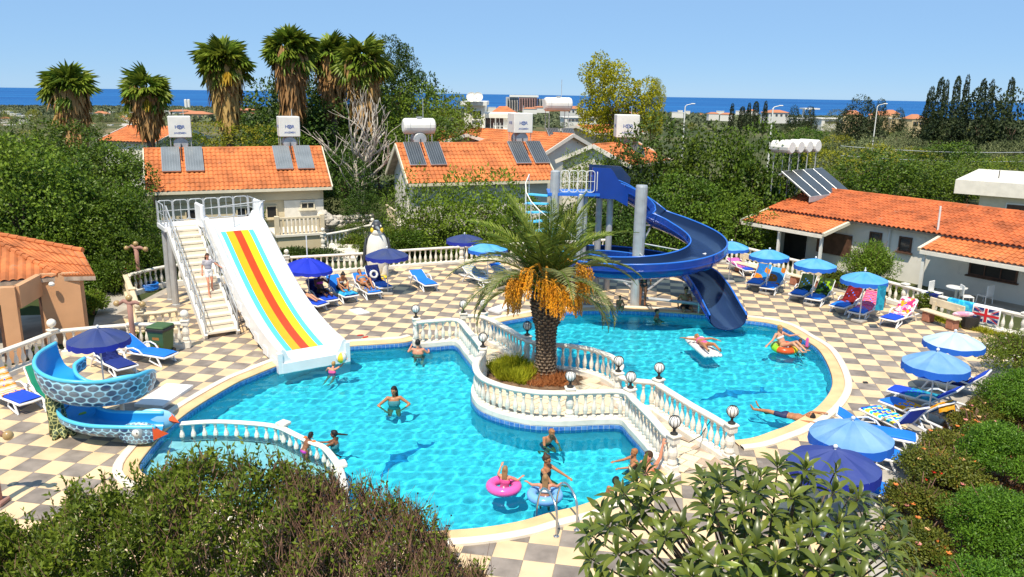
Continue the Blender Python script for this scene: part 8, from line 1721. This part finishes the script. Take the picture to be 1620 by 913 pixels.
# ---------------------------------------------------------------- plants close to the camera
def near_shrub(label, prof, Yr, n, L_, W_, m, seed, twn, bot=930, cat='shrub', group=None, seeds=0, tw=1.0):
    """leafy top of a tall shrub: prof = upper outline; leaves fill the crown below it"""
    g = np.random.default_rng(seed); xs = np.array([p[0] for p in prof], float); ys = np.array([p[1] for p in prof], float); Yc = sum(Yr)/2
    base = AT((xs[0]+xs[-1])/2, bot, Yc); t = thing('shrub', label, cat, (base.x, base.y, 0), 0, group); o_ = Vector(t.location)
    P = []; Q = []
    px = g.uniform(xs[0], xs[-1], n); top = np.interp(px, xs, ys); dep = g.random(n); lump = 16*np.sin(px*.045+seed)+11*np.sin(px*.11+2*seed)
    py = top+34+lump*.7+(bot-top)*np.minimum(1, g.random(n)**1.1)*1.0-np.abs(g.normal(0, 9, n))
    for i in range(n):
        f = min(1, max(0, (py[i]-top[i])/150)); fr = Yc-(Yc-Yr[0])*math.sin(f*PI/2)+ (g.random()-.2)*.55*(Yr[1]-Yr[0])*.5+.10*math.sin(px[i]*.06+py[i]*.05); P.append(AT(px[i], py[i], fr)-o_)
    P = np.array([tuple(p) for p in P]); cl = np.sin(P[:, 0]*7+seed)*np.sin(P[:, 2]*6.3+1)*.14+np.sin(P[:, 0]*2.3+2)*.08
    d = g.normal(0, .55, (n, 3))+np.array([0, -.25, .55]); nn = g.normal(0, .5, (n, 3))+np.array([0, -.5, .8])
    S_ = []; D_ = []
    for k in range(70):                              # loose shoots above the outline
        x = g.uniform(xs[0]+10, xs[-1]-10); b_ = np.array(AT(x, np.interp(x, xs, ys)+40, Yc-.5*g.random())-o_); u = np.array([g.normal(0, .35), g.normal(0, .3), 1.]); u /= np.linalg.norm(u); l = g.uniform(.14, .36)
        for j in range(13): S_.append(b_+u*l*j/13); D_.append(u*.6+g.normal(0, .6, 3))
    P = np.concatenate([P, S_]); d = np.concatenate([d, D_]); nn = np.concatenate([nn, g.normal(0, 1, (len(S_), 3))]); cl = np.concatenate([cl, np.full(len(S_), .08)]); n = len(P)
    obj('foliage', leaf_mesh('foliage', P, d, nn, L_*g.uniform(.6, 1.3, n), W_*g.uniform(.8, 1.2, n), .45+cl+g.normal(0, .2, n), MT[m], .3), t)
    mb = MB(); gg = random.Random(seed); V = []
    k = 0
    while k < twn:
        i = gg.randrange(n); p = Vector(P[i]); dv = Vector((gg.uniform(-.6, .6), gg.uniform(-.5, .3), 1.0)).normalized()*gg.uniform(.12, .34)*tw; a = p-dv*.6; b = p+dv*.5; mb.tube([a, a.lerp(b, .5)+Vector((gg.uniform(-.01, .01), 0, 0)), b], [.0042, .003, .0016], 3, cap=False); k += 1
        if seeds and gg.random() < .12: V.append(b)
    for i in range(9): a = Vector((gg.uniform(-.5, .5), gg.uniform(-.3, .3), .0)); b = Vector(P[gg.randrange(n)]); mb.tube([a, a.lerp(b, .6)+Vector((0, 0, .3)), b], [.05, .03, .008], 5)
    mb.build('twig', MT['twig'], t, kind='stuff')
    if V:
        mb = MB()
        for p in V: mb.ell(p, .010, 5, 4)
        mb.build('seed_head', MT['dark'], t, kind='stuff')
    return t
SG = 'tall shrubs in front of the pool'
near_shrub('leafy dark green shrub at the lower left corner', [(-60, 815), (30, 812), (90, 790), (118, 752), (135, 770), (180, 752), (240, 735), (300, 722)], (6.6, 8.4), 21000, .066, .0125, 'lf_shrub', 5, 700, group=SG)
near_shrub('shrub with green and browning leaves at the bottom left of the pool', [(230, 745), (262, 722), (300, 714), (318, 702), (350, 712), (390, 700), (430, 716), (480, 730), (520, 745)], (6.4, 8.2), 14500, .064, .0125, 'lf_shrub', 9, 1700, group=SG, seeds=1)
near_shrub('twiggy browning shrub at the bottom left with thin bare stems', [(440, 735), (500, 742), (550, 752), (600, 765), (640, 785), (680, 812), (715, 850), (760, 905), (775, 940)], (6.3, 8.0), 7500, .06, .012, 'lf_shrub', 14, 4600, group=SG, seeds=1, tw=1.25)
# loquat tree with big leaves
lq = thing('loquat_tree', 'loquat tree with long leathery leaves in the lower foreground', 'tree', (AT(1200, 900, 7.4).x, 7.4, 0)); o_ = Vector(lq.location); g = np.random.default_rng(4)
def big_leaf(seed):
    gg = random.Random(seed); mb = MB(); n = 6; rows = []
    for i in range(n+1):
        f = i/n; w_ = .5*(math.sin(PI*min(1, f*.97+.03))**.9)*(.25+.05*gg.random()); z = .10*math.sin(PI*f*.9)-.22*f*f; rows.append([Vector((f, -w_, z+w_*.35)), Vector((f, 0, z)), Vector((f, w_, z+w_*.35))])
    rows = [[p*1.0 for p in r] for r in rows]; mb.strip([r[::-1] for r in rows]); me = mb.mesh('leaf', MT['lf_loquat'], True); a = me.attributes.new('tint', 'FLOAT', 'FACE'); v = gg.choice([.18, .36, .5, .64, .82]); a.data.foreach_set('value', [min(1, max(0, v+gg.uniform(-.08, .08)))]*len(me.polygons)); return me, mb
BLF = [big_leaf(s) for s in range(12)]
lxs = [925, 955, 985, 1010, 1060, 1100, 1130, 1160, 1190, 1215, 1240, 1270, 1320, 1350, 1390, 1420, 1450]; lys = [800, 772, 752, 738, 752, 760, 735, 716, 722, 735, 725, 716, 732, 772, 800, 838, 900]
ros = []; tries = 0
while len(ros) < 104 and tries < 6000:
    tries += 1; px = g.uniform(935, 1455); top = np.interp(px, lxs, lys); py = top+(945-top)*g.random()**.9; f = (py-top)/150; Y = 7.7-1.25*min(1, f)+g.uniform(-.25, .35); p = AT(px, py, Y)
    if 940 < px < 1075 and 785 < py < 905 and g.random() < .72: continue
    if all((p-q).length > .235 for q in ros): ros.append(p)
cen = AT(1200, 1000, 7.6); mb = MB(); lv = []
for p in ros:
    m_ = cen.lerp(p, .55)+Vector((0, 0, -.12)); mb.tube([cen-o_, m_-o_, p-o_], [.035, .018, .007], 5); ax_ = ((p-cen).normalized()+Vector((0, -.2, .9))).normalized(); x, y = MB().frame_of(ax_); k0 = g.uniform(0, 6); nL = int(g.integers(10, 15))
    for i in range(nL):
        a = k0+i*2.4; f = i/nL; el = R(62-82*f+g.uniform(-10, 10)); d = (x*math.cos(a)+y*math.sin(a))*math.cos(el)+ax_*math.sin(el); s = d.cross(ax_); s = s.normalized() if s.length > .05 else x; n_ = s.cross(d).normalized(); L = g.uniform(.16, .27)*(1 if f > .2 else .75); M_ = Matrix((d, n_.cross(d), n_)).transposed(); lv.append((p+d*.015-ax_*(f*.05), M_, L, int(g.integers(0, 12)) if f > .18 else int(g.choice([4, 9, 10])), p.y-.35*p.z))
mb.tube([(0, 0, -.1), (.05, .1, 1.2), cen-o_], [.13, .10, .06], 8); mb.build('branch', MT['bark'], lq)
lv.sort(key=lambda t: t[4]); rest = MB(); rt_ = []
for i, (p, M_, L, k, _) in enumerate(lv):
    if i % max(1, len(lv)//300+1) == 0 and i//max(1, len(lv)//300+1) < 300:
        o = obj('leaf', BLF[k][0], lq); o.matrix_local = Matrix.Translation(p-o_)@(M_*L).to_4x4()
    else:
        q = BLF[k][1]; rest.add([M_@(Vector(v)*L)+p-o_ for v in q.v], q.f); rt_ += [max(0, min(1, g.normal(.45, .2)))]*len(q.f)
me = rest.mesh('leaf_mass', MT['lf_loquat'], True); a = me.attributes.new('tint', 'FLOAT', 'FACE'); a.data.foreach_set('value', rt_); obj('leaf_mass', me, lq, kind='stuff')
